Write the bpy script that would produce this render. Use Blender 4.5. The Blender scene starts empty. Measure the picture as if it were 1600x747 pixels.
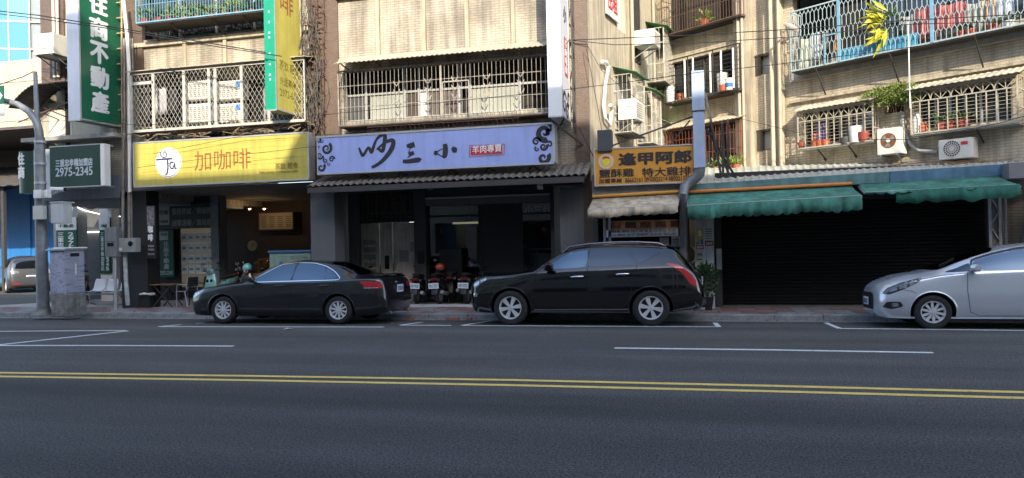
import bpy, bmesh, math, random
from mathutils import Vector, Matrix
from mathutils.bvhtree import BVHTree
random.seed(7)
R = math.radians
scene = bpy.context.scene
C = scene.collection

# ------------------------------------------------------------------ camera
FPX = 1150.0                     # focal length in pixels of a 1600 px wide frame
CAM = Vector((0, 0, 1.77))
CAMROT = (Matrix.Rotation(R(13.8), 4, 'Z') @ Matrix.Rotation(R(90.235), 4, 'X')
          @ Matrix.Rotation(R(-1.22), 4, 'Z'))
cam_data = bpy.data.cameras.new('camera')
cam_data.sensor_width = 36.0
cam_data.lens = FPX / 1600 * 36
cam_data.clip_start = 0.05
cam_data.clip_end = 2000
cam = bpy.data.objects.new('camera', cam_data)
cam.matrix_world = Matrix.Translation(CAM) @ CAMROT
C.objects.link(cam)
scene.camera = cam

# ------------------------------------------------------------------ sky, sun, exposure
SUN_AZ, SUN_EL = R(21), R(28)    # azimuth from -Y towards +X
SUN = Vector((math.sin(SUN_AZ)*math.cos(SUN_EL), -math.cos(SUN_AZ)*math.cos(SUN_EL), math.sin(SUN_EL)))
world = bpy.data.worlds.new('World')
scene.world = world
world.use_nodes = True
wn = world.node_tree.nodes
sky = wn.new('ShaderNodeTexSky')
sky.sky_type = 'NISHITA'
sky.sun_disc = False
sky.sun_elevation = SUN_EL
sky.sun_rotation = math.atan2(SUN.x, SUN.y)
sky.air_density = 1.0
sky.dust_density = 1.5
sky.ozone_density = 0.7
wn['Background'].inputs['Strength'].default_value = 0.15
world.node_tree.links.new(sky.outputs[0], wn['Background'].inputs['Color'])
sl = bpy.data.lights.new('sun', 'SUN')
sl.energy = 2.15
sl.angle = R(0.5)
sl.color = (1.0, 0.90, 0.72)
so = bpy.data.objects.new('sun', sl)
so.rotation_euler = (-SUN).to_track_quat('-Z', 'Y').to_euler()
so.location = (20, -30, 40)
C.objects.link(so)
vs = scene.view_settings
vs.view_transform = 'Standard'
vs.look = 'None'
vs.exposure = 1.93
vs.gamma = 1.0
vs.use_curve_mapping = False

# ------------------------------------------------------------------ measuring
def ray(px, py):
    d = Vector(((px-800)/FPX, -(py-373.5)/FPX, -1.0))
    return (CAMROT.to_3x3() @ d)

def F(px, py, Y):
    "the point of the vertical plane y = Y that stands at that place of the photograph"
    d = ray(px, py)
    return CAM + d*((Y-CAM.y)/d.y)

def gz(Y):
    if Y < 15.1: return 0.0
    if Y < 16.5: return -0.05*(Y-15.1)/1.4
    return -0.05-0.025*min(1, (Y-16.5)/0.45)

def G(px, py, z=None):
    d = ray(px, py)
    zz = 0.0 if z is None else z
    for k in range(4):
        p = CAM + d*((zz-CAM.z)/d.z)
        if z is not None: break
        zz = gz(p.y)
    return p

def W(x, y, z): return Vector((x, y, z))
# the wall of the angled right-hand block and the side wall beside it: u along, v outwards
E0 = Vector((-1.0, 25.0, 0)); ED = Vector((.803, -.596, 0)).normalized(); EN = Vector((-ED.y*-1, -ED.x, 0))
EN = Vector((ED.y, -ED.x, 0))
D0 = Vector((-2.44, 18.35, 0)); DD = (E0-D0).normalized(); DN = Vector((DD.y, -DD.x, 0))
def FE(u, v, z): return E0 + ED*u + EN*v + Vector((0, 0, z))
def FD(u, v, z): return D0 + DD*u + DN*v + Vector((0, 0, z))
def _pl(px, py, o, d, n, v):
    r = ray(px, py); q = o + n*v
    t = (q-CAM).dot(n)/r.dot(n)
    p = CAM + r*t
    return (p-o).dot(d), p.z
def PE(px, py, v=0): return _pl(px, py, E0, ED, EN, v)
def PD(px, py, v=0): return _pl(px, py, D0, DD, DN, v)
def FF(Y0):
    "frame of a street front standing at y = Y0: u = x, v towards the street"
    return lambda u, v, z: Vector((u, Y0-v, z))

# ------------------------------------------------------------------ materials
MATS = {}
def mat(name, col, rough=.6, metal=0., var=.12, scale=3., bump=0., bscale=40., spec=.5, streak=0., coat=0., emit=None, estr=0., alpha=None, stretch=None, fine=0.):
    if name in MATS: return MATS[name]
    m = bpy.data.materials.new(name); m.use_nodes = True
    nt = m.node_tree; N = nt.nodes; L = nt.links
    b = N['Principled BSDF']
    b.inputs['Roughness'].default_value = rough
    b.inputs['Metallic'].default_value = metal
    b.inputs['Specular IOR Level'].default_value = spec
    b.inputs['Coat Weight'].default_value = coat
    b.inputs['Coat Roughness'].default_value = .03
    c = (*col, 1)
    tc = N.new('ShaderNodeTexCoord')
    src = tc.outputs['Object']
    if var > 0 or streak > 0 or fine > 0:
        mp = N.new('ShaderNodeMapping')
        if stretch: mp.inputs['Scale'].default_value = stretch
        L.new(src, mp.inputs[0])
        nz = N.new('ShaderNodeTexNoise'); nz.inputs['Scale'].default_value = scale
        nz.inputs['Detail'].default_value = 8; nz.inputs['Roughness'].default_value = .65
        L.new(mp.outputs[0], nz.inputs['Vector'])
        rp = N.new('ShaderNodeMapRange')
        rp.inputs['From Min'].default_value = .3; rp.inputs['From Max'].default_value = .7
        rp.inputs['To Min'].default_value = 1-var; rp.inputs['To Max'].default_value = 1+var
        L.new(nz.outputs[0], rp.inputs[0])
        fac = rp.outputs[0]
        if streak > 0:
            mp2 = N.new('ShaderNodeMapping'); mp2.inputs['Scale'].default_value = (5, 5, .35)
            L.new(src, mp2.inputs[0])
            n2 = N.new('ShaderNodeTexNoise'); n2.inputs['Scale'].default_value = 1.6; n2.inputs['Detail'].default_value = 6
            L.new(mp2.outputs[0], n2.inputs['Vector'])
            r2 = N.new('ShaderNodeMapRange')
            r2.inputs['From Min'].default_value = .42; r2.inputs['From Max'].default_value = .72
            r2.inputs['To Min'].default_value = 1; r2.inputs['To Max'].default_value = 1-streak
            L.new(n2.outputs[0], r2.inputs[0])
            mu = N.new('ShaderNodeMath'); mu.operation = 'MULTIPLY'
            L.new(fac, mu.inputs[0]); L.new(r2.outputs[0], mu.inputs[1]); fac = mu.outputs[0]
        if fine > 0:
            n3 = N.new('ShaderNodeTexNoise'); n3.inputs['Scale'].default_value = bscale; n3.inputs['Detail'].default_value = 3
            L.new(src, n3.inputs['Vector'])
            r3 = N.new('ShaderNodeMapRange'); r3.inputs['From Min'].default_value = .3; r3.inputs['From Max'].default_value = .7
            r3.inputs['To Min'].default_value = 1-fine; r3.inputs['To Max'].default_value = 1+fine
            L.new(n3.outputs[0], r3.inputs[0])
            mu = N.new('ShaderNodeMath'); mu.operation = 'MULTIPLY'
            L.new(fac, mu.inputs[0]); L.new(r3.outputs[0], mu.inputs[1]); fac = mu.outputs[0]
        mx = N.new('ShaderNodeVectorMath'); mx.operation = 'SCALE'
        mx.inputs[0].default_value = col
        L.new(fac, mx.inputs['Scale']); L.new(mx.outputs[0], b.inputs['Base Color'])
    else:
        b.inputs['Base Color'].default_value = c
    if bump > 0:
        n4 = N.new('ShaderNodeTexNoise'); n4.inputs['Scale'].default_value = bscale; n4.inputs['Detail'].default_value = 4
        L.new(src, n4.inputs['Vector'])
        bp = N.new('ShaderNodeBump'); bp.inputs['Strength'].default_value = bump; bp.inputs['Distance'].default_value = .02
        L.new(n4.outputs[0], bp.inputs['Height']); L.new(bp.outputs[0], b.inputs['Normal'])
    if emit:
        b.inputs['Emission Color'].default_value = (*emit, 1); b.inputs['Emission Strength'].default_value = estr
    if alpha is not None: b.inputs['Alpha'].default_value = alpha
    MATS[name] = m
    return m

def tile_mat(name, c1, c2, grout, tw, th, axis, rough=.55, var=.15, streak=.25, gap=.006):
    "small wall tiles: running direction axis (a vector), rows up z"
    if name in MATS: return MATS[name]
    m = bpy.data.materials.new(name); m.use_nodes = True
    nt = m.node_tree; N = nt.nodes; L = nt.links; b = N['Principled BSDF']
    b.inputs['Roughness'].default_value = rough
    tc = N.new('ShaderNodeTexCoord')
    dt = N.new('ShaderNodeVectorMath'); dt.operation = 'DOT_PRODUCT'; dt.inputs[1].default_value = axis
    L.new(tc.outputs['Object'], dt.inputs[0])
    sp = N.new('ShaderNodeSeparateXYZ'); L.new(tc.outputs['Object'], sp.inputs[0])
    cb = N.new('ShaderNodeCombineXYZ'); L.new(dt.outputs['Value'], cb.inputs[0]); L.new(sp.outputs[2], cb.inputs[1])
    br = N.new('ShaderNodeTexBrick')
    br.inputs['Color1'].default_value = (*c1, 1); br.inputs['Color2'].default_value = (*c2, 1); br.inputs['Mortar'].default_value = (*grout, 1)
    br.inputs['Scale'].default_value = 1; br.inputs['Brick Width'].default_value = tw; br.inputs['Row Height'].default_value = th
    br.inputs['Mortar Size'].default_value = gap; br.inputs['Mortar Smooth'].default_value = .3
    L.new(cb.outputs[0], br.inputs['Vector'])
    mp2 = N.new('ShaderNodeMapping'); mp2.inputs['Scale'].default_value = (4, 4, .3); L.new(tc.outputs['Object'], mp2.inputs[0])
    n2 = N.new('ShaderNodeTexNoise'); n2.inputs['Scale'].default_value = 1.3; n2.inputs['Detail'].default_value = 7; L.new(mp2.outputs[0], n2.inputs['Vector'])
    r2 = N.new('ShaderNodeMapRange'); r2.inputs['From Min'].default_value = .42; r2.inputs['From Max'].default_value = .75
    r2.inputs['To Min'].default_value = 1; r2.inputs['To Max'].default_value = 1-streak; L.new(n2.outputs[0], r2.inputs[0])
    n3 = N.new('ShaderNodeTexNoise'); n3.inputs['Scale'].default_value = 1.1; n3.inputs['Detail'].default_value = 6; L.new(tc.outputs['Object'], n3.inputs['Vector'])
    r3 = N.new('ShaderNodeMapRange'); r3.inputs['From Min'].default_value = .3; r3.inputs['From Max'].default_value = .7
    r3.inputs['To Min'].default_value = 1-var; r3.inputs['To Max'].default_value = 1+var; L.new(n3.outputs[0], r3.inputs[0])
    mu = N.new('ShaderNodeMath'); mu.operation = 'MULTIPLY'; L.new(r2.outputs[0], mu.inputs[0]); L.new(r3.outputs[0], mu.inputs[1])
    mx = N.new('ShaderNodeVectorMath'); mx.operation = 'SCALE'; L.new(br.outputs[0], mx.inputs[0]); L.new(mu.outputs[0], mx.inputs['Scale'])
    L.new(mx.outputs[0], b.inputs['Base Color'])
    bp = N.new('ShaderNodeBump'); bp.inputs['Strength'].default_value = .5; bp.inputs['Distance'].default_value = .006; bp.invert = True
    L.new(br.outputs['Fac'], bp.inputs['Height']); L.new(bp.outputs[0], b.inputs['Normal'])
    MATS[name] = m
    return m

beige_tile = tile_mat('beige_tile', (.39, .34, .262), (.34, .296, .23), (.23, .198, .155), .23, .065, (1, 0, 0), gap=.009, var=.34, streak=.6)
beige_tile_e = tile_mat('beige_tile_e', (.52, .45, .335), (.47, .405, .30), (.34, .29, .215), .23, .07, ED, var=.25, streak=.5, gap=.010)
brown_tile = tile_mat('brown_tile', (.145, .095, .070), (.115, .076, .058), (.09, .072, .06), .10, .055, (1, 0, 0))
brown_tile_d = brown_tile
beige_plaster = mat('beige_plaster', (.41, .355, .265), .85, var=.2, scale=1.3, streak=.5, bump=.15, bscale=60)
grey_plaster = mat('grey_plaster', (.30, .30, .29), .85, var=.15, scale=1.5, streak=.3, bump=.15)
concrete = mat('concrete', (.30, .29, .27), .9, var=.25, scale=4, bump=.3, bscale=80, fine=.15)
dirty_concrete = mat('dirty_concrete', (.20, .195, .18), .9, var=.5, scale=5, bump=.5, bscale=60, fine=.2, streak=.4)
kerb_m = mat('kerb_stone_grey', (.20, .205, .205), .85, var=.35, scale=5, bump=.35, bscale=90, fine=.2)
gutter_m = mat('gutter_concrete', (.22, .22, .215), .9, var=.25, scale=3, bump=.2, fine=.15, bscale=120)
dark_grey = mat('dark_grey_paint', (.055, .055, .058), .6, var=.12)
mid_grey = mat('mid_grey_paint', (.105, .11, .12), .55, var=.1, scale=2, streak=.12)
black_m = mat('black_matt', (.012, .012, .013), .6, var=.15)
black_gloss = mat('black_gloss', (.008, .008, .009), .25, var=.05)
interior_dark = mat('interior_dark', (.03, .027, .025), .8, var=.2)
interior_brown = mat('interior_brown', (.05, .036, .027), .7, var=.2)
ceiling_m = mat('soffit_paint', (.16, .155, .145), .9, var=.15, streak=.1)
white_paint = mat('white_paint', (.72, .72, .70), .45, var=.07, streak=.1)
white_enamel = mat('white_enamel_bars', (.43, .405, .355), .5, var=.25, scale=6)
ac_white = mat('ac_white', (.66, .64, .58), .45, var=.08, streak=.18)
ac_vent = mat('ac_vent_grey', (.22, .21, .19), .6)
steel = mat('steel_grey', (.28, .285, .29), .45, metal=.4, var=.15)
galv = mat('galvanised', (.40, .42, .43), .45, metal=.5, var=.15, scale=6)
rust = mat('rusty_steel', (.10, .055, .035), .8, var=.35, scale=8)
dark_steel = mat('dark_steel', (.04, .036, .034), .6, var=.2)
cable_m = mat('cable_black', (.012, .012, .012), .6, var=0)
alu = mat('aluminium', (.5, .5, .49), .4, metal=.5, var=.08)
alu_dark = mat('bronze_aluminium', (.07, .06, .05), .45, metal=.3, var=.08)
def glass_mat(name, col, rough=.04, spec=.8):
    return mat(name, col, rough, var=0, spec=spec)
window_glass = glass_mat('window_glass_dark', (.018, .02, .022))
shop_glass = glass_mat('shop_glass', (.012, .012, .012), .03, .6)
frosted = mat('frosted_glass', (.33, .34, .30), .35, var=.12, scale=2)
curtain_m = mat('curtain_pale', (.52, .51, .44), .8, var=.15, stretch=(12, 12, .5), scale=2)
foliage = mat('foliage_dark', (.035, .075, .022), .55, var=.4, scale=9)
foliage_l = mat('foliage_light', (.14, .19, .035), .55, var=.4, scale=9)
foliage_y = mat('foliage_yellow', (.42, .40, .02), .55, var=.25, scale=9)
soil_red = mat('terracotta', (.33, .085, .04), .75, var=.2)
plastic_red = mat('plastic_red', (.26, .05, .035), .5)
plastic_blue = mat('plastic_blue', (.03, .13, .38), .45)
plastic_white = mat('plastic_white', (.6, .6, .58), .45)
timber = mat('timber_brown', (.16, .085, .04), .6, var=.25, scale=6, stretch=(1, 1, 8))
rubber = mat('tyre_rubber', (.012, .012, .0125), .75, var=.15)
green_cloth = mat('green_awning_cloth', (.048, .175, .13), .9, var=.5, scale=2.4, streak=.45, bump=.35, bscale=5)
beige_cloth = mat('beige_awning_cloth', (.44, .365, .26), .85, var=.35, scale=2.5, streak=.55, bump=.35, bscale=6)
green_plastic = mat('green_corrugated', (.10, .24, .11), .5, var=.2)

# ------------------------------------------------------------------ object helpers
def put(o, parent=None, world_coords=True):
    C.objects.link(o)
    if parent is not None:
        o.parent = parent
        if world_coords:
            w = parent; M = Matrix.Identity(4)
            chain = []
            while w is not None: chain.append(w); w = w.parent
            for q in reversed(chain):
                M = M @ q.matrix_parent_inverse @ q.matrix_basis
            o.matrix_parent_inverse = M.inverted()
    return o

def tag(o, label=None, cat=None, group=None, kind=None):
    if label: o['label'] = label
    if cat: o['category'] = cat
    if group: o['group'] = group
    if kind: o['kind'] = kind
    return o

def thing(name, label, cat, loc=(0, 0, 0), group=None, rz=0):
    o = bpy.data.objects.new(name, None)
    o.empty_display_size = .1
    o.matrix_basis = Matrix.Translation(Vector(loc)) @ Matrix.Rotation(rz, 4, 'Z')
    C.objects.link(o)
    return tag(o, label, cat, group)

def copy_tree(o, parent=None):
    c = o.copy(); C.objects.link(c)
    if parent is not None: c.parent = parent
    for ch in [x for x in bpy.data.objects if x.parent == o]:
        copy_tree(ch, c)
    return c

class MB:
    def __init__(s, fr=None):
        s.V = []; s.Fc = []; s.M = []; s.fr = fr; s.mi = 0
    def pt(s, p):
        p = Vector(p)
        s.V.append(s.fr(p.x, p.y, p.z) if s.fr else p)
        return len(s.V)-1
    def face(s, *ids):
        s.Fc.append(ids); s.M.append(s.mi)
    def poly(s, pts):
        s.face(*[s.pt(p) for p in pts]); return s
    def box(s, x0, x1, y0, y1, z0, z1):
        i = [s.pt((x, y, z)) for x in (x0, x1) for y in (y0, y1) for z in (z0, z1)]
        for f in ((0, 1, 3, 2), (4, 6, 7, 5), (0, 4, 5, 1), (2, 3, 7, 6), (0, 2, 6, 4), (1, 5, 7, 3)):
            s.face(*[i[k] for k in f])
        return s
    def bar(s, a, b, w, d=None):
        "square bar from a to b (local coordinates)"
        a = Vector(a); b = Vector(b); d = d or w
        t = (b-a)
        if t.length < 1e-6: return s
        t.normalize()
        up = Vector((0, 0, 1)) if abs(t.z) < .9 else Vector((0, 1, 0))
        n = t.cross(up).normalized(); u = n.cross(t)
        i = []
        for p in (a, b):
            for sx, sy in ((-1, -1), (1, -1), (1, 1), (-1, 1)):
                i.append(s.pt(p+n*(sx*w/2)+u*(sy*d/2)))
        for k in range(4): s.face(i[k], i[(k+1) % 4], i[4+(k+1) % 4], i[4+k])
        s.face(i[3], i[2], i[1], i[0]); s.face(i[4], i[5], i[6], i[7])
        return s
    def tube(s, pts, r, n=6, caps=True):
        pts = [Vector(p) for p in pts]
        rr = r if isinstance(r, (list, tuple)) else [r]*len(pts)
        rings = []; prev = None
        for k, p in enumerate(pts):
            t = (pts[min(k+1, len(pts)-1)]-pts[max(k-1, 0)])
            t.normalize()
            if prev is None:
                up = Vector((0, 0, 1)) if abs(t.z) < .9 else Vector((1, 0, 0))
                a = t.cross(up).normalized()
            else:
                a = (prev-t*prev.dot(t)).normalized()
            prev = a; b = t.cross(a)
            rings.append([s.pt(p+(a*math.cos(2*math.pi*j/n)+b*math.sin(2*math.pi*j/n))*rr[k]) for j in range(n)])
        for A, B in zip(rings, rings[1:]):
            for j in range(n): s.face(A[j], A[(j+1) % n], B[(j+1) % n], B[j])
        if caps:
            s.face(*reversed(rings[0])); s.face(*rings[-1])
        return s
    def rings(s, rs, cap=True, closed=True):
        "loft through rings of points"
        I = [[s.pt(p) for p in r] for r in rs]
        n = len(I[0])
        for A, B in zip(I, I[1:]):
            for j in range(n if closed else n-1): s.face(A[j], A[(j+1) % n], B[(j+1) % n], B[j])
        if cap:
            s.face(*reversed(I[0])); s.face(*I[-1])
        return s
    def lathe(s, c, axis, prof, n=24, cap=False):
        "profile of (distance along axis, radius) turned about axis through c"
        c = Vector(c); ax = Vector(axis).normalized()
        up = Vector((0, 0, 1)) if abs(ax.z) < .9 else Vector((1, 0, 0))
        a = ax.cross(up).normalized(); b = ax.cross(a)
        rs = [[c+ax*h+(a*math.cos(2*math.pi*j/n)+b*math.sin(2*math.pi*j/n))*r for j in range(n)] for h, r in prof]
        return s.rings(rs, cap)
    def superloft(s, secs, n=16, e=2.6, cap=True):
        "secs: list of (centre, axis_a half vector, axis_b half vector): rounded-rectangle rings"
        rs = []
        for c, A, B in secs:
            c = Vector(c); A = Vector(A); B = Vector(B); r = []
            for j in range(n):
                t = 2*math.pi*j/n; ct = math.cos(t); st = math.sin(t)
                r.append(c+A*(abs(ct)**(2/e)*(1 if ct >= 0 else -1))+B*(abs(st)**(2/e)*(1 if st >= 0 else -1)))
            rs.append(r)
        return s.rings(rs, cap)
    def prism(s, poly, a, b):
        "poly: points, extruded from +a to +b (vectors)"
        a = Vector(a); b = Vector(b)
        A = [s.pt(Vector(p)+a) for p in poly]; B = [s.pt(Vector(p)+b) for p in poly]
        n = len(A)
        for j in range(n): s.face(A[j], A[(j+1) % n], B[(j+1) % n], B[j])
        s.face(*reversed(A)); s.face(*B)
        return s
    def leaf(s, p, d, w, l):
        d = Vector(d).normalized()
        q = d.cross(Vector((random.uniform(-1, 1), random.uniform(-1, 1), random.uniform(-1, 1))))
        if q.length < 1e-3: q = Vector((1, 0, 0))
        q.normalize(); p = Vector(p)
        nrm = d.cross(q)
        s.face(s.pt(p), s.pt(p+d*l*.45+q*w*.5+nrm*w*.15), s.pt(p+d*l), s.pt(p+d*l*.45-q*w*.5+nrm*w*.15))
        return s
    def mesh(s, name='m', mats=(), smooth=False, sharp=None):
        me = bpy.data.meshes.new(name)
        me.from_pydata([tuple(v) for v in s.V], [], [tuple(f) for f in s.Fc])
        for m in mats: me.materials.append(m)
        if len(mats) > 1:
            me.polygons.foreach_set('material_index', s.M)
        bm = bmesh.new(); bm.from_mesh(me)
        bmesh.ops.recalc_face_normals(bm, faces=bm.faces)
        bm.to_mesh(me); bm.free()
        if smooth:
            me.polygons.foreach_set('use_smooth', [True]*len(me.polygons))
            me.set_sharp_from_angle(angle=R(sharp or 40))
        me.update()
        return me
    def build(s, name, m, parent=None, smooth=False, world=True, bevel=0, sharp=None):
        mats = m if isinstance(m, (list, tuple)) else (m,)
        o = bpy.data.objects.new(name, s.mesh(name, mats, smooth, sharp))
        put(o, parent, world)
        if bevel:
            md = o.modifiers.new('bevel', 'BEVEL'); md.width = bevel; md.segments = 2; md.limit_method = 'ANGLE'
        return o

def obj_from_mesh(name, me, parent=None, world=True):
    o = bpy.data.objects.new(name, me)
    return put(o, parent, world)

_fontcache = {}
def text_mesh(s, bold=0., extr=.004, res=3):
    c = bpy.data.curves.new('lettering', 'FONT'); c.body = s; c.size = 1; c.offset = min(bold, 0.); c.extrude = extr; c.resolution_u = res
    o = bpy.data.objects.new('lettering', c)
    me = bpy.data.meshes.new_from_object(o)
    bpy.data.objects.remove(o); bpy.data.curves.remove(c)
    if bold > .004:                      # heavier weight: shifted copies, each a hair prouder
        V = [v.co.copy() for v in me.vertices]; Fs = [tuple(q.vertices) for q in me.polygons]; n = len(V); NV = []; NF = []
        for k, (dx, dy) in enumerate(((0, 0), (1, 0), (-1, 0), (0, .8), (0, -.8), (.7, .6), (-.7, -.6))):
            NV += [(v.x+dx*bold, v.y+dy*bold, v.z*(1+.06*k)) for v in V]; NF += [tuple(i+k*n for i in q) for q in Fs]
        bpy.data.meshes.remove(me); me = bpy.data.meshes.new('lettering'); me.from_pydata(NV, [], NF)
    return me

def text(name, s, parent, m, org, ud, vd, w, h, bold=.0, slant=0., depth=.006, world=True):
    "lettering fitted into w x h from the corner org along ud and vd"
    me = text_mesh(s, bold)
    xs = [v.co.x for v in me.vertices]; ys = [v.co.y for v in me.vertices]; zs = [v.co.z for v in me.vertices]
    x0, x1, y0, y1 = min(xs), max(xs), min(ys), max(ys); zm = max(zs) or 1
    org = Vector(org); ud = Vector(ud).normalized(); vd = Vector(vd).normalized(); nd = ud.cross(vd)
    for v in me.vertices:
        a = (v.co.x-x0)/(x1-x0)*w; b = (v.co.y-y0)/(y1-y0)*h
        v.co = org+ud*(a+slant*b)+vd*b+nd*(v.co.z/zm*depth*.5+depth*.5)
    me.materials.clear(); me.materials.append(m)
    o = bpy.data.objects.new(name, me)
    return put(o, parent, world)

def vtext(name, s, parent, m, org, ud, vd, w, h, gap=.12, bold=.03, depth=.006):
    "a column of characters, first on top, one mesh; org is the lower left corner"
    n = len(s); ch = h/(n+gap*(n-1)); bmj = MB()
    org = Vector(org); ud = Vector(ud).normalized(); vd = Vector(vd).normalized(); nd = ud.cross(vd)
    for k, c in enumerate(s):
        me = text_mesh(c, bold)
        xs = [v.co.x for v in me.vertices]; ys = [v.co.y for v in me.vertices]; zm = max(v.co.z for v in me.vertices) or 1
        x0, x1, y0, y1 = min(xs), max(xs), min(ys), max(ys)
        base = len(bmj.V); lo = h-ch*(k+1)-gap*ch*k
        for v in me.vertices:
            a = (v.co.x-x0)/max(x1-x0, 1e-6)*w; b = lo+(v.co.y-y0)/max(y1-y0, 1e-6)*ch
            bmj.V.append(org+ud*a+vd*b+nd*(v.co.z/zm*depth*.5+depth*.5))
        for p in me.polygons: bmj.face(*[base+i for i in p.vertices])
        bpy.data.meshes.remove(me)
    return bmj.build(name, m, parent)

def spiral_ribbon(mb, c, r, turns, w0, w1, a0, y, sgn=1, n=26, f=None):
    "flat tapering spiral in the x,z plane at y"
    L_, R_ = [], []
    for k in range(n):
        t = k/(n-1); a = a0+sgn*turns*2*math.pi*t; rr = r*(1-.86*t); w = (w0*(1-t)+w1*t)/2
        L_.append((c[0]+(rr+w)*math.cos(a), c[1]+(rr+w)*math.sin(a))); R_.append((c[0]+(rr-w)*math.cos(a), c[1]+(rr-w)*math.sin(a)))
    g = f or (lambda a, b: (a, y, b))
    A = [mb.pt(g(*p)) for p in L_]; B = [mb.pt(g(*p)) for p in R_]
    for k in range(n-1): mb.face(A[k], A[k+1], B[k+1], B[k])

def stroke(mb, pts, ws, y):
    "brush stroke: polyline of (x,z) with widths, flat at y"
    # smooth
    P = []; Q = []
    n = len(pts)
    for k in range(n-1):
        p0 = Vector(pts[max(k-1, 0)]); p1 = Vector(pts[k]); p2 = Vector(pts[k+1]); p3 = Vector(pts[min(k+2, n-1)])
        for j in range(6):
            t = j/6
            P.append(.5*((2*p1)+(-p0+p2)*t+(2*p0-5*p1+4*p2-p3)*t*t+(-p0+3*p1-3*p2+p3)*t**3)); Q.append(ws[k]*(1-t)+ws[k+1]*t)
    P.append(Vector(pts[-1])); Q.append(ws[-1])
    A, B = [], []
    for k, p in enumerate(P):
        t = (P[min(k+1, len(P)-1)]-P[max(k-1, 0)])
        t = t.normalized() if t.length > 1e-6 else Vector((1, 0))
        nn = Vector((-t.y, t.x))*(Q[k]/2)
        yy = y-.0004*k/len(P)
        A.append(mb.pt((p.x+nn.x, yy, p.y+nn.y))); B.append(mb.pt((p.x-nn.x, yy, p.y-nn.y)))
    for k in range(len(P)-1): mb.face(A[k], A[k+1], B[k+1], B[k])

def wall_holes(mb, u0, u1, z0, z1, holes, depth=.2, v=0.):
    "wall face in the local frame with openings (u0,u1,z0,z1) and their reveals"
    us = sorted({u0, u1, *[h[0] for h in holes], *[h[1] for h in holes]})
    zs = sorted({z0, z1, *[h[2] for h in holes], *[h[3] for h in holes]})
    for a, b in zip(us, us[1:]):
        for c, d in zip(zs, zs[1:]):
            mu, mz = (a+b)/2, (c+d)/2
            if any(h[0] < mu < h[1] and h[2] < mz < h[3] for h in holes): continue
            mb.poly([(a, v, c), (b, v, c), (b, v, d), (a, v, d)])
    for a, b, c, d in holes:
        mb.poly([(a, v, c), (a, v, d), (a, v-depth, d), (a, v-depth, c)])
        mb.poly([(b, v, c), (b, v, d), (b, v-depth, d), (b, v-depth, c)])
        mb.poly([(a, v, c), (b, v, c), (b, v-depth, c), (a, v-depth, c)])
        mb.poly([(a, v, d), (b, v, d), (b, v-depth, d), (a, v-depth, d)])
    return mb
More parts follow.
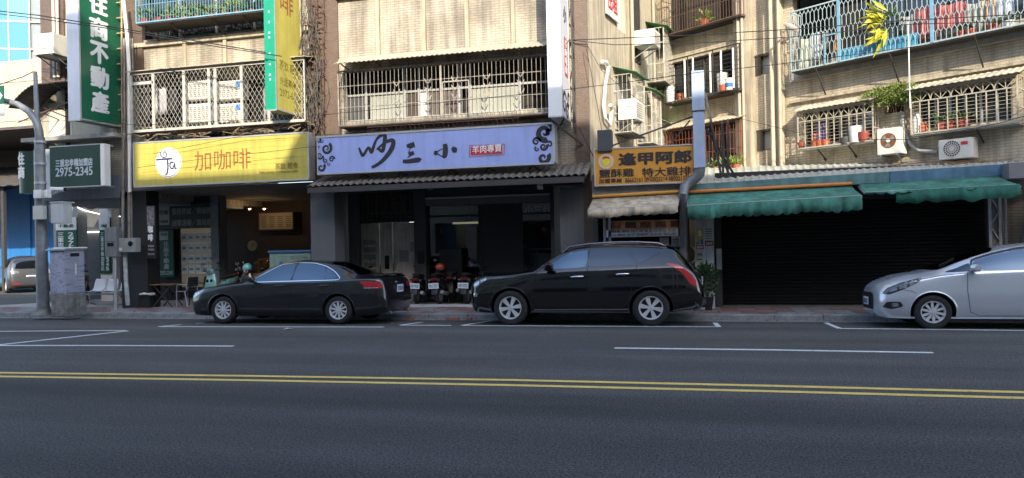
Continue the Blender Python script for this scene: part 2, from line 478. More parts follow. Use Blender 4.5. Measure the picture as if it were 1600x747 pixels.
# ================================================================== ground and road
asphalt = mat('asphalt', (.093, .087, .081), .88, var=.16, scale=.7, bump=.6, bscale=48, fine=.75, stretch=(.35, 1, 1), spec=.35)
def road_mat():
    m = asphalt; nt = m.node_tree; N = nt.nodes; L = nt.links
    # long oil and tyre bands along the lanes, and sparse worn pale specks
    b = N['Principled BSDF']
    src = b.inputs['Base Color'].links[0].from_socket
    tc = N.new('ShaderNodeTexCoord')
    mp = N.new('ShaderNodeMapping'); mp.inputs['Scale'].default_value = (.04, 1.1, 1); L.new(tc.outputs['Object'], mp.inputs[0])
    nz = N.new('ShaderNodeTexNoise'); nz.inputs['Scale'].default_value = 1.; nz.inputs['Detail'].default_value = 5; L.new(mp.outputs[0], nz.inputs['Vector'])
    r = N.new('ShaderNodeMapRange'); r.inputs['From Min'].default_value = .3; r.inputs['From Max'].default_value = .7
    r.inputs['To Min'].default_value = .70; r.inputs['To Max'].default_value = 1.24; L.new(nz.outputs[0], r.inputs[0])
    mx = N.new('ShaderNodeVectorMath'); mx.operation = 'SCALE'; L.new(src, mx.inputs[0]); L.new(r.outputs[0], mx.inputs['Scale'])
    mp2 = N.new('ShaderNodeMapping'); mp2.inputs['Scale'].default_value = (2.5, 9, 1); L.new(tc.outputs['Object'], mp2.inputs[0])
    n2 = N.new('ShaderNodeTexNoise'); n2.inputs['Scale'].default_value = 1.3; n2.inputs['Detail'].default_value = 2; L.new(mp2.outputs[0], n2.inputs['Vector'])
    r2 = N.new('ShaderNodeMapRange'); r2.inputs['From Min'].default_value = .755; r2.inputs['From Max'].default_value = .80; L.new(n2.outputs[0], r2.inputs[0])
    mix = N.new('ShaderNodeMix'); mix.data_type = 'RGBA'
    L.new(r2.outputs[0], mix.inputs[0]); L.new(mx.outputs[0], mix.inputs[6]); mix.inputs[7].default_value = (.17, .16, .14, 1)
    # the near half was resurfaced with a coarser, darker mix; its seam follows the centre lines
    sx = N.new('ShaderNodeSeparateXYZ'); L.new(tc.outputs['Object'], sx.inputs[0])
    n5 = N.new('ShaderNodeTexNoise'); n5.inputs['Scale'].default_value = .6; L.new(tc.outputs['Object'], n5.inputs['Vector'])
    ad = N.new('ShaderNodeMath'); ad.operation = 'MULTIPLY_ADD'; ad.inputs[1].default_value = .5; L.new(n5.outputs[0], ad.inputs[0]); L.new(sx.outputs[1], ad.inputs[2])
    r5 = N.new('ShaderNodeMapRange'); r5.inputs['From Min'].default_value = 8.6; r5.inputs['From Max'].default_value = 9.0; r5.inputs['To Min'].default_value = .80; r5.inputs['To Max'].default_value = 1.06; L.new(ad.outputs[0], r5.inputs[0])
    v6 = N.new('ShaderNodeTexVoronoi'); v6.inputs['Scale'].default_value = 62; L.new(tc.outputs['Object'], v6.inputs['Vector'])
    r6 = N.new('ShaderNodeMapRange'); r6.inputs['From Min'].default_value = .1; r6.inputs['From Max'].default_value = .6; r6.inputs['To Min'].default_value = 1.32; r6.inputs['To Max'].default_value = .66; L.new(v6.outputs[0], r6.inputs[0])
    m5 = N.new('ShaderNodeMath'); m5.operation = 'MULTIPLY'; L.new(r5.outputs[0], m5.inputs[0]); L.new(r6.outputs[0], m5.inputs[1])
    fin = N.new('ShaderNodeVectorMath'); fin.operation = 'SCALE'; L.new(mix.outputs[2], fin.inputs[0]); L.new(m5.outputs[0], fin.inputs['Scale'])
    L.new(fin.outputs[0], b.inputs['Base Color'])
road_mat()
g = MB(); g.poly([(-300, -200, -.3), (300, -200, -.3), (300, 400, -.3), (-300, 400, -.3)])
tag(g.build('ground', concrete), kind='structure')
g = MB()
ys = [-5.0, 15.1, 15.8, 16.5, 16.6]
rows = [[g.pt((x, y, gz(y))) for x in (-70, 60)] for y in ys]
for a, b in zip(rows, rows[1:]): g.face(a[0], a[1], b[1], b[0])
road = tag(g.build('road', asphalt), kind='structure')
# side street beyond the corner, running away to the left behind the pavement
g = MB(); g.poly([(-70, 16.6, -.05), (-23.5, 16.6, -.05), (-23.5, 18.6, -.045), (-21.2, 21.0, -.045), (-19.7, 24, -.045), (-19.7, 60, -.045), (-70, 60, -.045)])
tag(g.build('side_road', asphalt), kind='structure')
g = MB()
a = [g.pt((x, 16.6, gz(16.6)+.004)) for x in (-23.5, 40)]; b = [g.pt((x, 16.99, gz(16.95)+.006)) for x in (-23.5, 40)]
g.face(a[0], a[1], b[1], b[0])
tag(g.build('gutter', gutter_m), kind='structure')

# kerb with its stones
kerb = tag(MB().box(-23.4, 40, 17.0, 17.1, -.25, .03).build('kerb', kerb_m), kind='structure')
stone = None; x = -23.3; k = 0
while x < 13:
    L_ = 1.0
    if stone is None:
        m_ = MB(); m_.rings([[(0, 0, -.16), (0, .155, -.16), (0, .155, .072), (0, .03, .072), (0, .008, .05)], [(L_-.012, 0, -.16), (L_-.012, .155, -.16), (L_-.012, .155, .072), (L_-.012, .03, .072), (L_-.012, .008, .05)]])
        stone = m_.mesh('kerb_stone', (kerb_m,))
    o = bpy.data.objects.new('kerb_stone', stone); o.location = (x, 16.955+random.uniform(-.006, .006), random.uniform(-.008, .006)); C.objects.link(o); o.parent = kerb
    x += L_; k += 1
# pavement slab with paving tiles
PZ = .075
side = MB()
side.prism([(-23.4, 17.1, 0), (40, 17.1, 0), (40, 40, 0), (-19.6, 40, 0), (-19.6, 24, 0), (-20.6, 21.2, 0), (-22.6, 18.6, 0), (-23.4, 17.9, 0)], (0, 0, -.25), (0, 0, PZ-.012))
pavement = tag(side.build('pavement', concrete), kind='structure')
tile_cols = [mat('paving_red', (.17, .10, .088), .85, var=.3, scale=7, fine=.2, bump=.2), mat('paving_grey', (.21, .205, .20), .8, var=.3, scale=7, fine=.2, bump=.2),
             mat('paving_pink', (.22, .155, .14), .85, var=.3, scale=7, fine=.2, bump=.2)]
TS = .40
tmesh = []
for m in tile_cols:
    t = MB(); s_ = TS-.012
    t.rings([[(0, 0, -.02), (s_, 0, -.02), (s_, s_, -.02), (0, s_, -.02)], [(0, 0, -.003), (s_, 0, -.003), (s_, s_, -.003), (0, s_, -.003)], [(.004, .004, 0), (s_-.004, .004, 0), (s_-.004, s_-.004, 0), (.004, s_-.004, 0)]])
    tmesh.append(t.mesh('paving_tile', (m,)))
n = 0
rest = [MB(), MB(), MB()]
for j in range(4):
    for i in range(76):
        X = -21.4+i*TS+(0 if j % 2 == 0 else .0); Y = 17.115+j*TS
        k = 0 if ((i+j) % 4 in (0, 1)) else 1
        if random.random() < .12: k = 2
        if X > -2.4: k = random.choice((0, 0, 2, 1))
        if X > 9 : break
        if n < 298:
            o = bpy.data.objects.new('paving_tile', tmesh[k]); o.location = (X, Y, PZ+random.uniform(-.003, .002)); o.parent = pavement; C.objects.link(o); n += 1
# strip of pale concrete at the step of the arcade, and the plain arcade floor behind the tiles
tag(MB().box(-9.3, -2.6, 18.72, 19.2, 0, .105).build('threshold_step', mat('pale_step', (.46, .46, .45), .7, var=.15)), kind='structure')
tag(MB().box(-2.6, 12, 18.72, 19.3, 0, PZ-.004).build('forecourt_slab', mat('forecourt', (.16, .16, .15), .85, var=.3, scale=4)), kind='structure')

# ------------------------------------------------------------------ painted markings
line_white = mat('road_paint_white', (.66, .67, .66), .6, var=.16, scale=6, fine=.2, bscale=90)
line_yellow = mat('road_paint_yellow', (.78, .52, .12), .6, var=.14, scale=5, fine=.18, bscale=90)
def wear(m):
    N = m.node_tree.nodes; L = m.node_tree.links; b = N['Principled BSDF']; src = b.inputs['Base Color'].links[0].from_socket
    tc = N.new('ShaderNodeTexCoord'); nz = N.new('ShaderNodeTexNoise'); nz.inputs['Scale'].default_value = 9; nz.inputs['Detail'].default_value = 9; nz.inputs['Roughness'].default_value = .75
    L.new(tc.outputs['Object'], nz.inputs['Vector'])
    r = N.new('ShaderNodeMapRange'); r.inputs['From Min'].default_value = .57; r.inputs['From Max'].default_value = .68; r.inputs['To Max'].default_value = .75; L.new(nz.outputs[0], r.inputs[0])
    mix = N.new('ShaderNodeMix'); mix.data_type = 'RGBA'; L.new(r.outputs[0], mix.inputs[0]); L.new(src, mix.inputs[6]); mix.inputs[7].default_value = (.09, .085, .08, 1); L.new(mix.outputs[2], b.inputs['Base Color'])
wear(line_white); wear(line_yellow)
def marking(pts, w, m):
    "painted line along pixel points traced onto the road"
    P = [G(*p) if len(p) == 2 else Vector((p[0], p[1], 0)) for p in pts]
    mb = MB(); A = []; B = []
    for k, p in enumerate(P):
        t = (P[min(k+1, len(P)-1)]-P[max(k-1, 0)]); t.z = 0; t.normalize(); nn = Vector((-t.y, t.x, 0))*w/2
        q0 = p+nn; q1 = p-nn
        A.append(mb.pt((q0.x, q0.y, gz(q0.y)+.005))); B.append(mb.pt((q1.x, q1.y, gz(q1.y)+.005)))
    for k in range(len(P)-1): mb.face(A[k], A[k+1], B[k+1], B[k])
    o = mb.build('road_marking', m); tag(o, kind='structure'); return o
marking([(-40, 582.3), (400, 588), (800, 594.3), (1200, 603.3), (1640, 614.5)], .12, line_yellow)
marking([(-40, 588.0), (400, 594.8), (800, 602.4), (1200, 611.8), (1640, 623.5)], .12, line_yellow)
marking([(960, 544.2), (1210, 547.2), (1458, 551.5)], .12, line_white)
marking([(-60, 540.2), (180, 540.2), (365, 541.2)], .11, line_white)
marking([(-60, 545.6), (0, 539), (200, 517.3)], .13, line_white)
marking([(-60, 518.5), (196, 516.6)], .10, line_white)
marking([(248, 510.6), (420, 511.0), (600, 511.3)], .10, line_white)
marking([(248, 510.6), (322, 504.2)], .10, line_white)
marking([(626, 508.4), (705, 508.8)], .10, line_white)
marking([(626, 508.4), (660, 503.6)], .10, line_white)
marking([(722, 508.8), (920, 510), (1123, 511)], .10, line_white)
marking([(722, 508.8), (768, 501.2)], .10, line_white)
marking([(1123, 511.0), (1117, 504.5)], .10, line_white)
marking([(1312, 513.6), (1450, 515), (1660, 517.5)], .10, line_white)
marking([(1312, 513.6), (1290, 504.5)], .10, line_white)
# broken bricks and dead leaves in the gutter
for k, (px, py, s, lb) in enumerate(((640, 500.5, .10, 'broken red brick lying in the gutter behind the sedan tail'), (707, 500, .16, 'flat red brick slab lying in the gutter before the scooters'), (733, 500.3, .07, 'small brick fragment in the gutter near the crossover nose'))):
    p = G(px, py); b_ = MB(); b_.rings([[(p.x-s, p.y-.05, p.z), (p.x+s*.9, p.y-.06, p.z), (p.x+s, p.y+.05, p.z), (p.x-s*.9, p.y+.06, p.z)], [(p.x-s*.95, p.y-.045, p.z+.05), (p.x+s*.8, p.y-.05, p.z+.045), (p.x+s*.9, p.y+.045, p.z+.06), (p.x-s*.8, p.y+.05, p.z+.05)]])
    tag(b_.build('brick_fragment', mat('brick_red', (.26, .10, .06), .85, var=.3, scale=20)), lb, 'brick', 'bricks in the gutter')
lv = MB()
for k in range(170):
    X = random.uniform(-19, 9); Y = random.choice((random.uniform(16.7, 16.94), random.uniform(16.7, 16.94), random.uniform(17.1, 18.6))); z = gz(Y)+.012 if Y < 17 else PZ+.006
    a_ = random.uniform(0, 6.3); lv.leaf((X, Y, z), (math.cos(a_), math.sin(a_), random.uniform(0, .25)), .035, .06)
tag(lv.build('dead_leaves', mat('dead_leaf', (.17, .11, .05), .8, var=.4, scale=5)), 'scattered dead leaves along the gutter and pavement', 'leaves', kind='stuff')
# crushed paper on the road and broken bits by the kerb
p = G(450, 515); mb = MB()
mb.poly([p+Vector((-.1, -.05, .006)), p+Vector((.04, -.03, .03)), p+Vector((.1, .07, .006)), p+Vector((-.03, .03, .035))]); mb.poly([p+Vector((-.1, -.05, .006)), p+Vector((-.03, .03, .035)), p+Vector((-.07, .06, .01))])
tag(mb.build('paper_scrap', plastic_white), 'crumpled white paper scrap lying on the road beside the dark sedan', 'litter')

# ================================================================== the far side of the street (behind the photographer): casts the shade, shows in reflections
opp_wall = mat('opposite_wall', (.36, .33, .28), .8, var=.2, scale=.6, streak=.25)
opp_wall2 = mat('opposite_wall_grey', (.27, .27, .27), .8, var=.2, scale=.6, streak=.25)
def opposite(label, x0, x1, h, m, extra=None):
    t = thing('apartment_block', label, 'building', ((x0+x1)/2, -5, 0), 'blocks across the street')
    mb = MB(FF(-17)); holes = []
    fr = lambda u, v, z: Vector((u, -5.2+v, z))
    mb = MB(fr); n = max(1, int((x1-x0)/2.6)); w = (x1-x0)/n
    for f in range(int((h-4.2)//3.1)):
        for k in range(n):
            holes.append((x0+k*w+.5, x0+(k+1)*w-.5, 4.4+f*3.1+.9, 4.4+f*3.1+2.4))
    for k in range(n): holes.append((x0+k*w+.35, x0+(k+1)*w-.35, .1, 3.1))
    wall_holes(mb, x0, x1, 0, h, holes, .2)
    mb.poly([(x0, 0, h), (x1, 0, h), (x1, -11, h), (x0, -11, h)]); mb.poly([(x0, 0, 0), (x0, 0, h), (x0, -11, h), (x0, -11, 0)])
    mb.poly([(x1, 0, 0), (x1, 0, h), (x1, -11, h), (x1, -11, 0)]); mb.poly([(x0, -11, 0), (x0, -11, h), (x1, -11, h), (x1, -11, 0)])
    mb.build('wall', m, t)
    for a, b, c, d in holes:
        MB(fr).poly([(a, -.2, c), (b, -.2, c), (b, -.2, d), (a, -.2, d)]).build('window', window_glass, t)
    if extra: extra(t)
    return t
opposite('beige apartment block opposite the blue shop sign, behind the viewer', -1.1, 21.5, 18.1, opp_wall)
def tower(t):
    MB().box(-8.15, -6.35, -8, -5.25, 16.8, 20.9).build('added_shade_box', opp_wall2, t)  # unseen box added on the roof to shade the green projecting sign
opposite('grey apartment block with an added roof box for shade, behind the viewer', -8.2, -1.15, 16.8, opp_wall2, tower)
opposite('beige corner block with shops below, lengthened to cut sun glare, unseen behind the viewer at the left', -34, -8.25, 17.6, opp_wall)  # lengthened over the side street to keep sunlit ground out of reflections
opposite('tall beige block at the right end across the street, behind the viewer', 21.6, 44, 15.5, opp_wall2)
opposite('low grey block past the side street, behind the viewer', -60, -34.1, 12, opp_wall2)

# ================================================================== far left background
# glazed tower
TW = thing('glass_tower', 'tall office tower of blue mirrored glass panes far behind the corner', 'building', (-75, 62, 0))
tow_o = Vector((-84, 52, 0)); tow_d = Vector((.9, .43, 0)).normalized(); tow_n = Vector((tow_d.y, -tow_d.x, 0))
def FT(u, v, z): return tow_o+tow_d*u+tow_n*v+Vector((0, 0, z))
MB(FT).box(-14, 22, -14, -.15, 0, 60).build('core', mat('tower_core', (.1, .13, .16), .5), TW)
panes = [glass_mat('tower_glass_a', (.05, .17, .29), .1, .2), glass_mat('tower_glass_b', (.025, .10, .20), .1, .2), glass_mat('tower_glass_c', (.09, .24, .34), .1, .2)]
pm = []
for q in panes:
    t = MB(); t.box(.04, 1.86, 0, .05, .05, 2.75); pm.append(t.mesh('pane', (q,)))
Rz = Matrix(((tow_d.x, tow_n.x, 0, 0), (tow_d.y, tow_n.y, 0, 0), (0, 0, 1, 0), (0, 0, 0, 1)))
for i in range(-2, 10):
    for j in range(5, 16):
        o = bpy.data.objects.new('pane', pm[random.choice((0, 0, 1, 2))])
        put(o, TW); o.matrix_basis = Matrix.Translation(FT(i*1.9+2, .0, j*2.8)) @ Rz @ Matrix.Rotation(random.uniform(-.008, .008), 4, 'X')
fr_ = MB(FT)
for i in range(-7, 12): fr_.box(i*1.9+1.95, i*1.9+2.05, -.1, .12, 0, 58)
for j in range(0, 21): fr_.box(-14, 22, -.08, .10, j*2.8-.06, j*2.8+.06)
fr_.build('mullion_grid', mat('mullion_cream', (.42, .38, .30), .5), TW)
# sunlit cream building beyond the side street
p0 = F(-90, 150, 44); p1 = F(66, 100, 46)
CB = thing('cream_house', 'cream sunlit building with a shaded canopy below the glass tower', 'building', (p0.x, 46, 0))
z0 = F(20, 95, 45).z
MB().box(p0.x-6, p1.x+3, 45, 56, 0, z0).build('wall', mat('cream_wall', (.38, .325, .24), .8, var=.15, streak=.3, scale=.8), CB)
for zz in (.72, .80, .9):
    MB().box(p0.x-6, p1.x+3, 44.93, 45, z0*zz, z0*zz+.12).build('ledge', mat('ledge_cream', (.40, .34, .25), .8), CB)
for k in range(5):
    xx = p0.x-3+k*3.0
    w = MB().box(xx, xx+1.5, 44.9, 44.97, z0*.50, z0*.66).build('window', window_glass, CB)
# blue painted wall with dark canopy in front of it
BW = thing('blue_wall', 'bright blue painted wall across the side street behind the minivan', 'wall', F(30, 455, 31.5))
blue_p = mat('blue_paint', (.015, .15, .42), .6, var=.12, scale=.6, streak=.15)
q0 = F(-40, 440, 31.5); q1 = F(215, 440, 31.5); ztop = F(40, 318, 31.5).z
MB().box(q0.x-8, q1.x, 31.5, 31.8, -.05, F(30, 290, 26.6).z+1.2).build('wall_face', blue_p, BW)
MB().box(q0.x-8, q1.x, 31.42, 31.5, -.05, .42).build('base_course', mat('blue_pale', (.05, .30, .62), .6), BW)
for k in range(7): MB().box(q0.x-2+k*1.9, q0.x-1.9+k*1.9, 31.44, 31.5, .42, ztop+2).build('rib', blue_p, BW)
ny = MB().box(F(47, 380, 31).x, F(58, 380, 31).x, 31.38, 31.44, F(50, 387, 31).z, F(50, 367, 31).z).build('notice', plastic_white, BW)
# low dark shed roof on posts above the blue wall
SR = thing('market_canopy', 'dark corrugated canopy roof over the blue wall', 'canopy', (q0.x, 29, 0))
zr = F(30, 268, 29).z
mb = MB(); n = 60; xs0 = q0.x-9; xs1 = F(118, 250, 28).x
A = []; B = []
for i in range(n+1):
    xx = xs0+(xs1-xs0)*i/n; dz = .05*(i % 2)
    A.append(mb.pt((xx, 26.6, F(30, 290, 26.6).z+dz))); B.append(mb.pt((xx, 31.4, F(30, 290, 26.6).z+1.5+dz)))
for i in range(n): mb.face(A[i], A[i+1], B[i+1], B[i])
mb.build('roof_sheet', mat('dark_roof', (.07, .06, .055), .8, var=.3), SR)
MB().box(xs0, xs1, 31.45, 31.8, F(30, 290, 26.6).z+1.2, F(30, 212, 31.4).z).build('upper_wall', mat('dark_upper', (.06, .05, .045), .8, var=.3), SR)
t2 = MB(); t2.box(xs0, xs1, 26.2, 31.9, F(30, 203, 26.4).z, F(30, 203, 26.4).z+.12); t2.build('added_shade_roof', mat('dark_roof', (.07, .06, .055), .8, var=.3), SR)  # sheet added above the canopy to keep sun off the upper wall
bm_ = MB()
for k in range(3): bm_.bar((xs0, 27.2+k*1.7, F(30, 290, 26.6).z-.05+k*.5), (xs1, 27.2+k*1.7, F(30, 290, 26.6).z-.05+k*.5), .12)
bm_.build('purlin', dark_steel, SR)
for k in (0, 1):
    xx = F(6+92*k, 400, 27).x; MB().box(xx-.08, xx+.08, 26.95, 27.1, -.05, F(30, 290, 26.6).z).build('post', dark_steel, SR)
# ================================================================== shared fittings
def cage(name, label, fr, u0, u1, z0, z1, v, m, kind='bars', sp=.11, tray=True, roof=None, base_v=0., group='window cages', mtray=None, bw=.010):
    "a steel window cage standing out from the wall plane v=base_v to v"
    t = thing(name, label, 'window cage', fr((u0+u1)/2, v/2, z0), group)
    gr = MB(fr)
    if kind in ('bars', 'slats', 'arch'):
        n = max(2, int((u1-u0)/sp))
        if kind == 'arch':
            top = z1-.27
            n = max(2, int(round((u1-u0)/.20)))
            for k in range(n+1):
                u = u0+(u1-u0)*k/n; gr.bar((u, v, z0), (u, v, top+.0), .022)
            zz = z0
            while zz < top: gr.bar((u0, v-.008, zz), (u1, v-.008, zz), .008); zz += .085
            gr.bar((u0, v, top), (u1, v, top), .028)
            n2 = max(1, n//2)
            for k in range(n2):
                a = u0+(u1-u0)*k/n2; b = u0+(u1-u0)*(k+1)/n2; c = (a+b)/2; r = (b-a)/2
                P = [(c-r*math.cos(math.pi*j/8), v, top+.25*math.sin(math.pi*j/8)) for j in range(9)]
                for p, q in zip(P, P[1:]): gr.bar(p, q, .018)
                for an in (.25, .5, .75): gr.bar((c, v, top), (c-r*math.cos(math.pi*an)*.97, v, top+.24*math.sin(math.pi*an)), .014)
            gr.bar((u0, v, z1), (u1, v, z1), .022)
        elif kind == 'bars':
            for k in range(n+1):
                u = u0+(u1-u0)*k/n; gr.bar((u, v, z0), (u, v, z1), bw)
            for f in (0, .33, .72, 1): gr.bar((u0, v, z0+(z1-z0)*f), (u1, v, z0+(z1-z0)*f), .013)
        else:
            zz = z0
            while zz < z1: gr.bar((u0, v, zz), (u1, v, zz), bw); zz += sp
            for k in range(4): gr.bar((u0+(u1-u0)*k/3, v, z0), (u0+(u1-u0)*k/3, v, z1), .025)
        for u in (u0, u1):
            m_ = max(2, int((v-base_v)/.12))
            for k in range(m_): 
                vv = base_v+(v-base_v)*k/m_; gr.bar((u, vv, z0), (u, vv, z1), bw)
            for f in (0, .33, .72, 1): gr.bar((u, base_v, z0+(z1-z0)*f), (u, v, z0+(z1-z0)*f), .018)
    elif kind == 'diamond':
        s_ = sp; H = z1-z0; k = u0-H*.62
        while k < u1:
            for sg in (1, -1):
                a = k; b = k+H*.62
                za, zb = (z0, z1) if sg > 0 else (z1, z0)
                # clip to the panel
                ta = max(0, (u0-a)/(b-a)); tb = min(1, (u1-a)/(b-a))
                if tb > ta: gr.bar((a+(b-a)*ta, v, za+(zb-za)*ta), (a+(b-a)*tb, v, za+(zb-za)*tb), .009, .006)
            k += s_
    elif kind == 'hex':
        # rows of elongated hexagons
        w = sp; hgt = sp*2.7; r = 0; zz = z0
        while zz < z1-.05:
            k = 0; off = (w/2 if r % 2 else 0)
            u = u0+off
            while u < u1+.001:
                top = min(z1, zz+hgt*.72)
                gr.bar((u, v, zz), (u, v, top), .013)
                for du in (-w/2, w/2):
                    if u0-.01 <= u+du <= u1+.01 and top+hgt*.28 < z1+.05: gr.bar((u, v, top), (u+du, v, min(z1, top+hgt*.28)), .013)
                u += w
            zz += hgt; r += 1
        for u in (u0, u1): gr.bar((u, v, z0), (u, v, z1), .03); gr.bar((u, base_v, z1), (u, v, z1), .03)
        for u in (u0,):
            for k in range(5): gr.bar((u, base_v+(v-base_v)*k/5, z0), (u, base_v+(v-base_v)*k/5, z1), .014)
    gr.build('grille', m, t)
    f = MB(fr)
    for z in (z0, z1): f.bar((u0, v+.004, z), (u1, v+.004, z), .035)
    for u in (u0, u1): f.bar((u, v+.004, z0), (u, v+.004, z1), .03)
    f.build('frame', m, t)
    if tray:
        MB(fr).box(u0, u1, base_v, v, z0-.05, z0-.025).build('tray', mtray or dark_steel, t)
    if roof is not None:
        rb = MB(fr); n = max(6, int((u1-u0+.2)/.07)); A = []; B = []; A2 = []; B2 = []
        for k in range(n+1):
            u = u0-.1+(u1-u0+.2)*k/n; dz = .018*math.sin(k*math.pi)+(.018 if k % 2 else 0)
            A.append(rb.pt((u, base_v, z1+.24+dz))); B.append(rb.pt((u, v+.16, z1+.02+dz)))
        for k in range(n): rb.face(A[k], A[k+1], B[k+1], B[k])
        o = rb.build('canopy', roof, t); sd = o.modifiers.new('t', 'SOLIDIFY'); sd.thickness = .012
    return t

def aircon(label, fr, u0, u1, z0, z1, v0, v1, face='front', m=None, bracket=True, tilt=0, group='air conditioner units'):
    t = thing('air_conditioner', label, 'air conditioner', fr((u0+u1)/2, (v0+v1)/2, z0), group)
    m = m or ac_white
    MB(fr).box(u0, u1, v0, v1, z0, z1).build('casing', m, t, bevel=.015)
    w = u1-u0; h = z1-z0; c = (u0+w*.40 if face == 'front' else u0+w*.5, z0+h*.52); r = min(w*.34, h*.40)
    if face in ('front', 'open'):
        fb = MB(fr); ring = []
        P = [(c[0]+r*math.cos(2*math.pi*k/24), v1+.004, c[1]+r*math.sin(2*math.pi*k/24)) for k in range(24)]
        fb.poly(P); fb.build('fan_opening', mat('fan_dark', (.05, .045, .04), .7) if face == 'front' else mat('fan_rust', (.16, .06, .02), .7), t)
        g2 = MB(fr)
        for k in range(20):
            a = 2*math.pi*k/20; g2.bar((c[0], v1+.012, c[1]), (c[0]+r*math.cos(a), v1+.012, c[1]+r*math.sin(a)), .010)
        for rr in (r, r*.75, r*.5, r*.25):
            Q = [(c[0]+rr*math.cos(2*math.pi*k/24), v1+.012, c[1]+rr*math.sin(2*math.pi*k/24)) for k in range(25)]
            for p, q in zip(Q, Q[1:]): g2.bar(p, q, .008)
        if face == 'front': g2.build('fan_guard', ac_white, t)
        else:
            b2 = MB(fr)
            for k in range(3):
                a = k*2.09
                b2.poly([(c[0], v1+.008, c[1]), (c[0]+r*.9*math.cos(a), v1+.01, c[1]+r*.9*math.sin(a)), (c[0]+r*.9*math.cos(a+.9), v1+.006, c[1]+r*.9*math.sin(a+.9))])
            b2.build('fan_blade', mat('fan_blade_grey', (.2, .2, .18), .6), t)
            MB(fr).lathe((c[0], v1+.004, c[1]), (0, 1, 0), [(0, .05), (.02, .05), (.025, .001)], 12).build('hub', plastic_white, t)
    elif face == 'vent':
        g2 = MB(fr); n = 7
        for i in range(n):
            for j in range(5):
                g2.box(u0+w*(.12+.76*j/5), u0+w*(.12+.76*(j+.75)/5), v1, v1+.004, z0+h*(.12+.76*i/n), z0+h*(.12+.76*(i+.6)/n))
        tag(g2.build('vent', ac_vent, t), kind='stuff')
    if bracket:
        b = MB(fr)
        for u in (u0+.08, u1-.08):
            b.bar((u, 0, z0-.02), (u, v1, z0-.02), .035); b.bar((u, .0, z0-.38), (u, v1*.9, z0-.03), .025)
        b.build('bracket', steel, t)
    return t

def potted(label, fr, u, v, z, s=.2, m=None, pot=None, n=40, h=.5, group='potted plants on the balconies'):
    t = thing('potted_plant', label, 'potted plant', fr(u, v, z), group)
    MB(fr).lathe((u, v, z), (0, 0, 1), [(0, s*.36), (s*.7, s*.5), (s*.7, s*.42), (s*.6, s*.4)], 12, True).build('pot', pot or soil_red, t)
    f = MB(fr)
    for k in range(n if h < .6 else n*2):
        a = random.uniform(0, 6.28); e = random.uniform(.2, 1.3); d = Vector((math.cos(a)*math.cos(e), math.sin(a)*math.cos(e), math.sin(e)))
        p = Vector((u, v, z+s*.6))+d*random.uniform(0, h*.55)
        f.leaf(p, d+Vector((0, 0, random.uniform(-.3, .3))), min(h*.16, .07), h*.36)
    f.build('foliage', m or foliage, t)
    return t

def cloth_item(name, label, cat, fr, u, v, z, w, h, m, group='washing on the balconies'):
    "a garment or cloth hanging in folds from (u,z) down"
    b = MB(fr); n = 10; rows = []
    for j in range(5):
        f = j/4; ww = w*(.82+.18*f)
        rows.append([b.pt((u-ww/2+ww*k/n, v+.035*math.sin(k*1.9+j*.4), z-h*f+.02*math.sin(k*1.1))) for k in range(n+1)])
    for A, B in zip(rows, rows[1:]):
        for k in range(n): b.face(A[k], A[k+1], B[k+1], B[k])
    o = b.build(name, m, smooth=True); sd = o.modifiers.new('t', 'SOLIDIFY'); sd.thickness = .01
    return tag(o, label, cat, group)

def window(fr, u0, u1, z0, z1, v, parent, mf, mg, mull=1, inset=.0):
    w = MB(fr).poly([(u0, v, z0), (u1, v, z0), (u1, v, z1), (u0, v, z1)]).build('window', mg, parent)
    f = MB(fr)
    for u in [u0+(u1-u0)*k/(mull+1) for k in range(mull+2)]: f.box(u-.025, u+.025, v, v+.05, z0, z1)
    for z in (z0, z1): f.box(u0, u1, v, v+.045, z-.025, z+.025)
    f.build('frame', mf, w)
    return w

def leaves(mb, c, rad, n, size, up=.3):
    c = Vector(c)
    for k in range(n):
        d = Vector((random.gauss(0, 1), random.gauss(0, 1), random.gauss(0, 1))).normalized()
        p = c+Vector((d.x*rad[0], d.y*rad[1], d.z*rad[2]))*random.random()**.5
        mb.leaf(p, d+Vector((0, 0, up)), size*random.uniform(.5, 1), size*random.uniform(.7, 1.5))

# ================================================================== building B: coffee shop block
YF = 18.35
FB = FF(YF)
XA0 = F(63, 300, YF).x; XB0 = F(204, 300, YF).x; XC0 = F(489, 300, YF).x; XC1 = D0.x
UPZ = 3.55; TOP = 13.2
B = thing('coffee_shop_building', 'beige tiled apartment block above the yellow coffee shop sign', 'building', ((XB0+XC0)/2, YF, 0))
holes = [(XB0+.35, F(475, 150, YF).x, 4.95, 6.55), (XB0+.4, XC0-.6, 7.9, 9.6), (XB0+.4, XC0-.6, 11, 12.6)]
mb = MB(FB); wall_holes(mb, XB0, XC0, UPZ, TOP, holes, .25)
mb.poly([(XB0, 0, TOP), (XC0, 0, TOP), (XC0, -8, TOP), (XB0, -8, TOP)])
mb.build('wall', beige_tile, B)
for h in holes:
    window(FB, h[0], h[1], h[2], h[3], -.22, B, alu, window_glass, 3)
# corner strips of brown tile with thin pilasters
MB(FB).box(XB0-.02, XB0+.55, -.05, .06, 6.7, TOP).build('brown_pier', brown_tile, B)
for px in (290, 353):
    q = F(px, 80, YF).x; MB(FB).box(q-.05, q+.05, .0, .07, 6.75, 7.75).build('rib', beige_plaster, B)
MB(FB).box(XB0, XC0, 0, .10, 7.68, 7.80).build('string_course', beige_plaster, B)
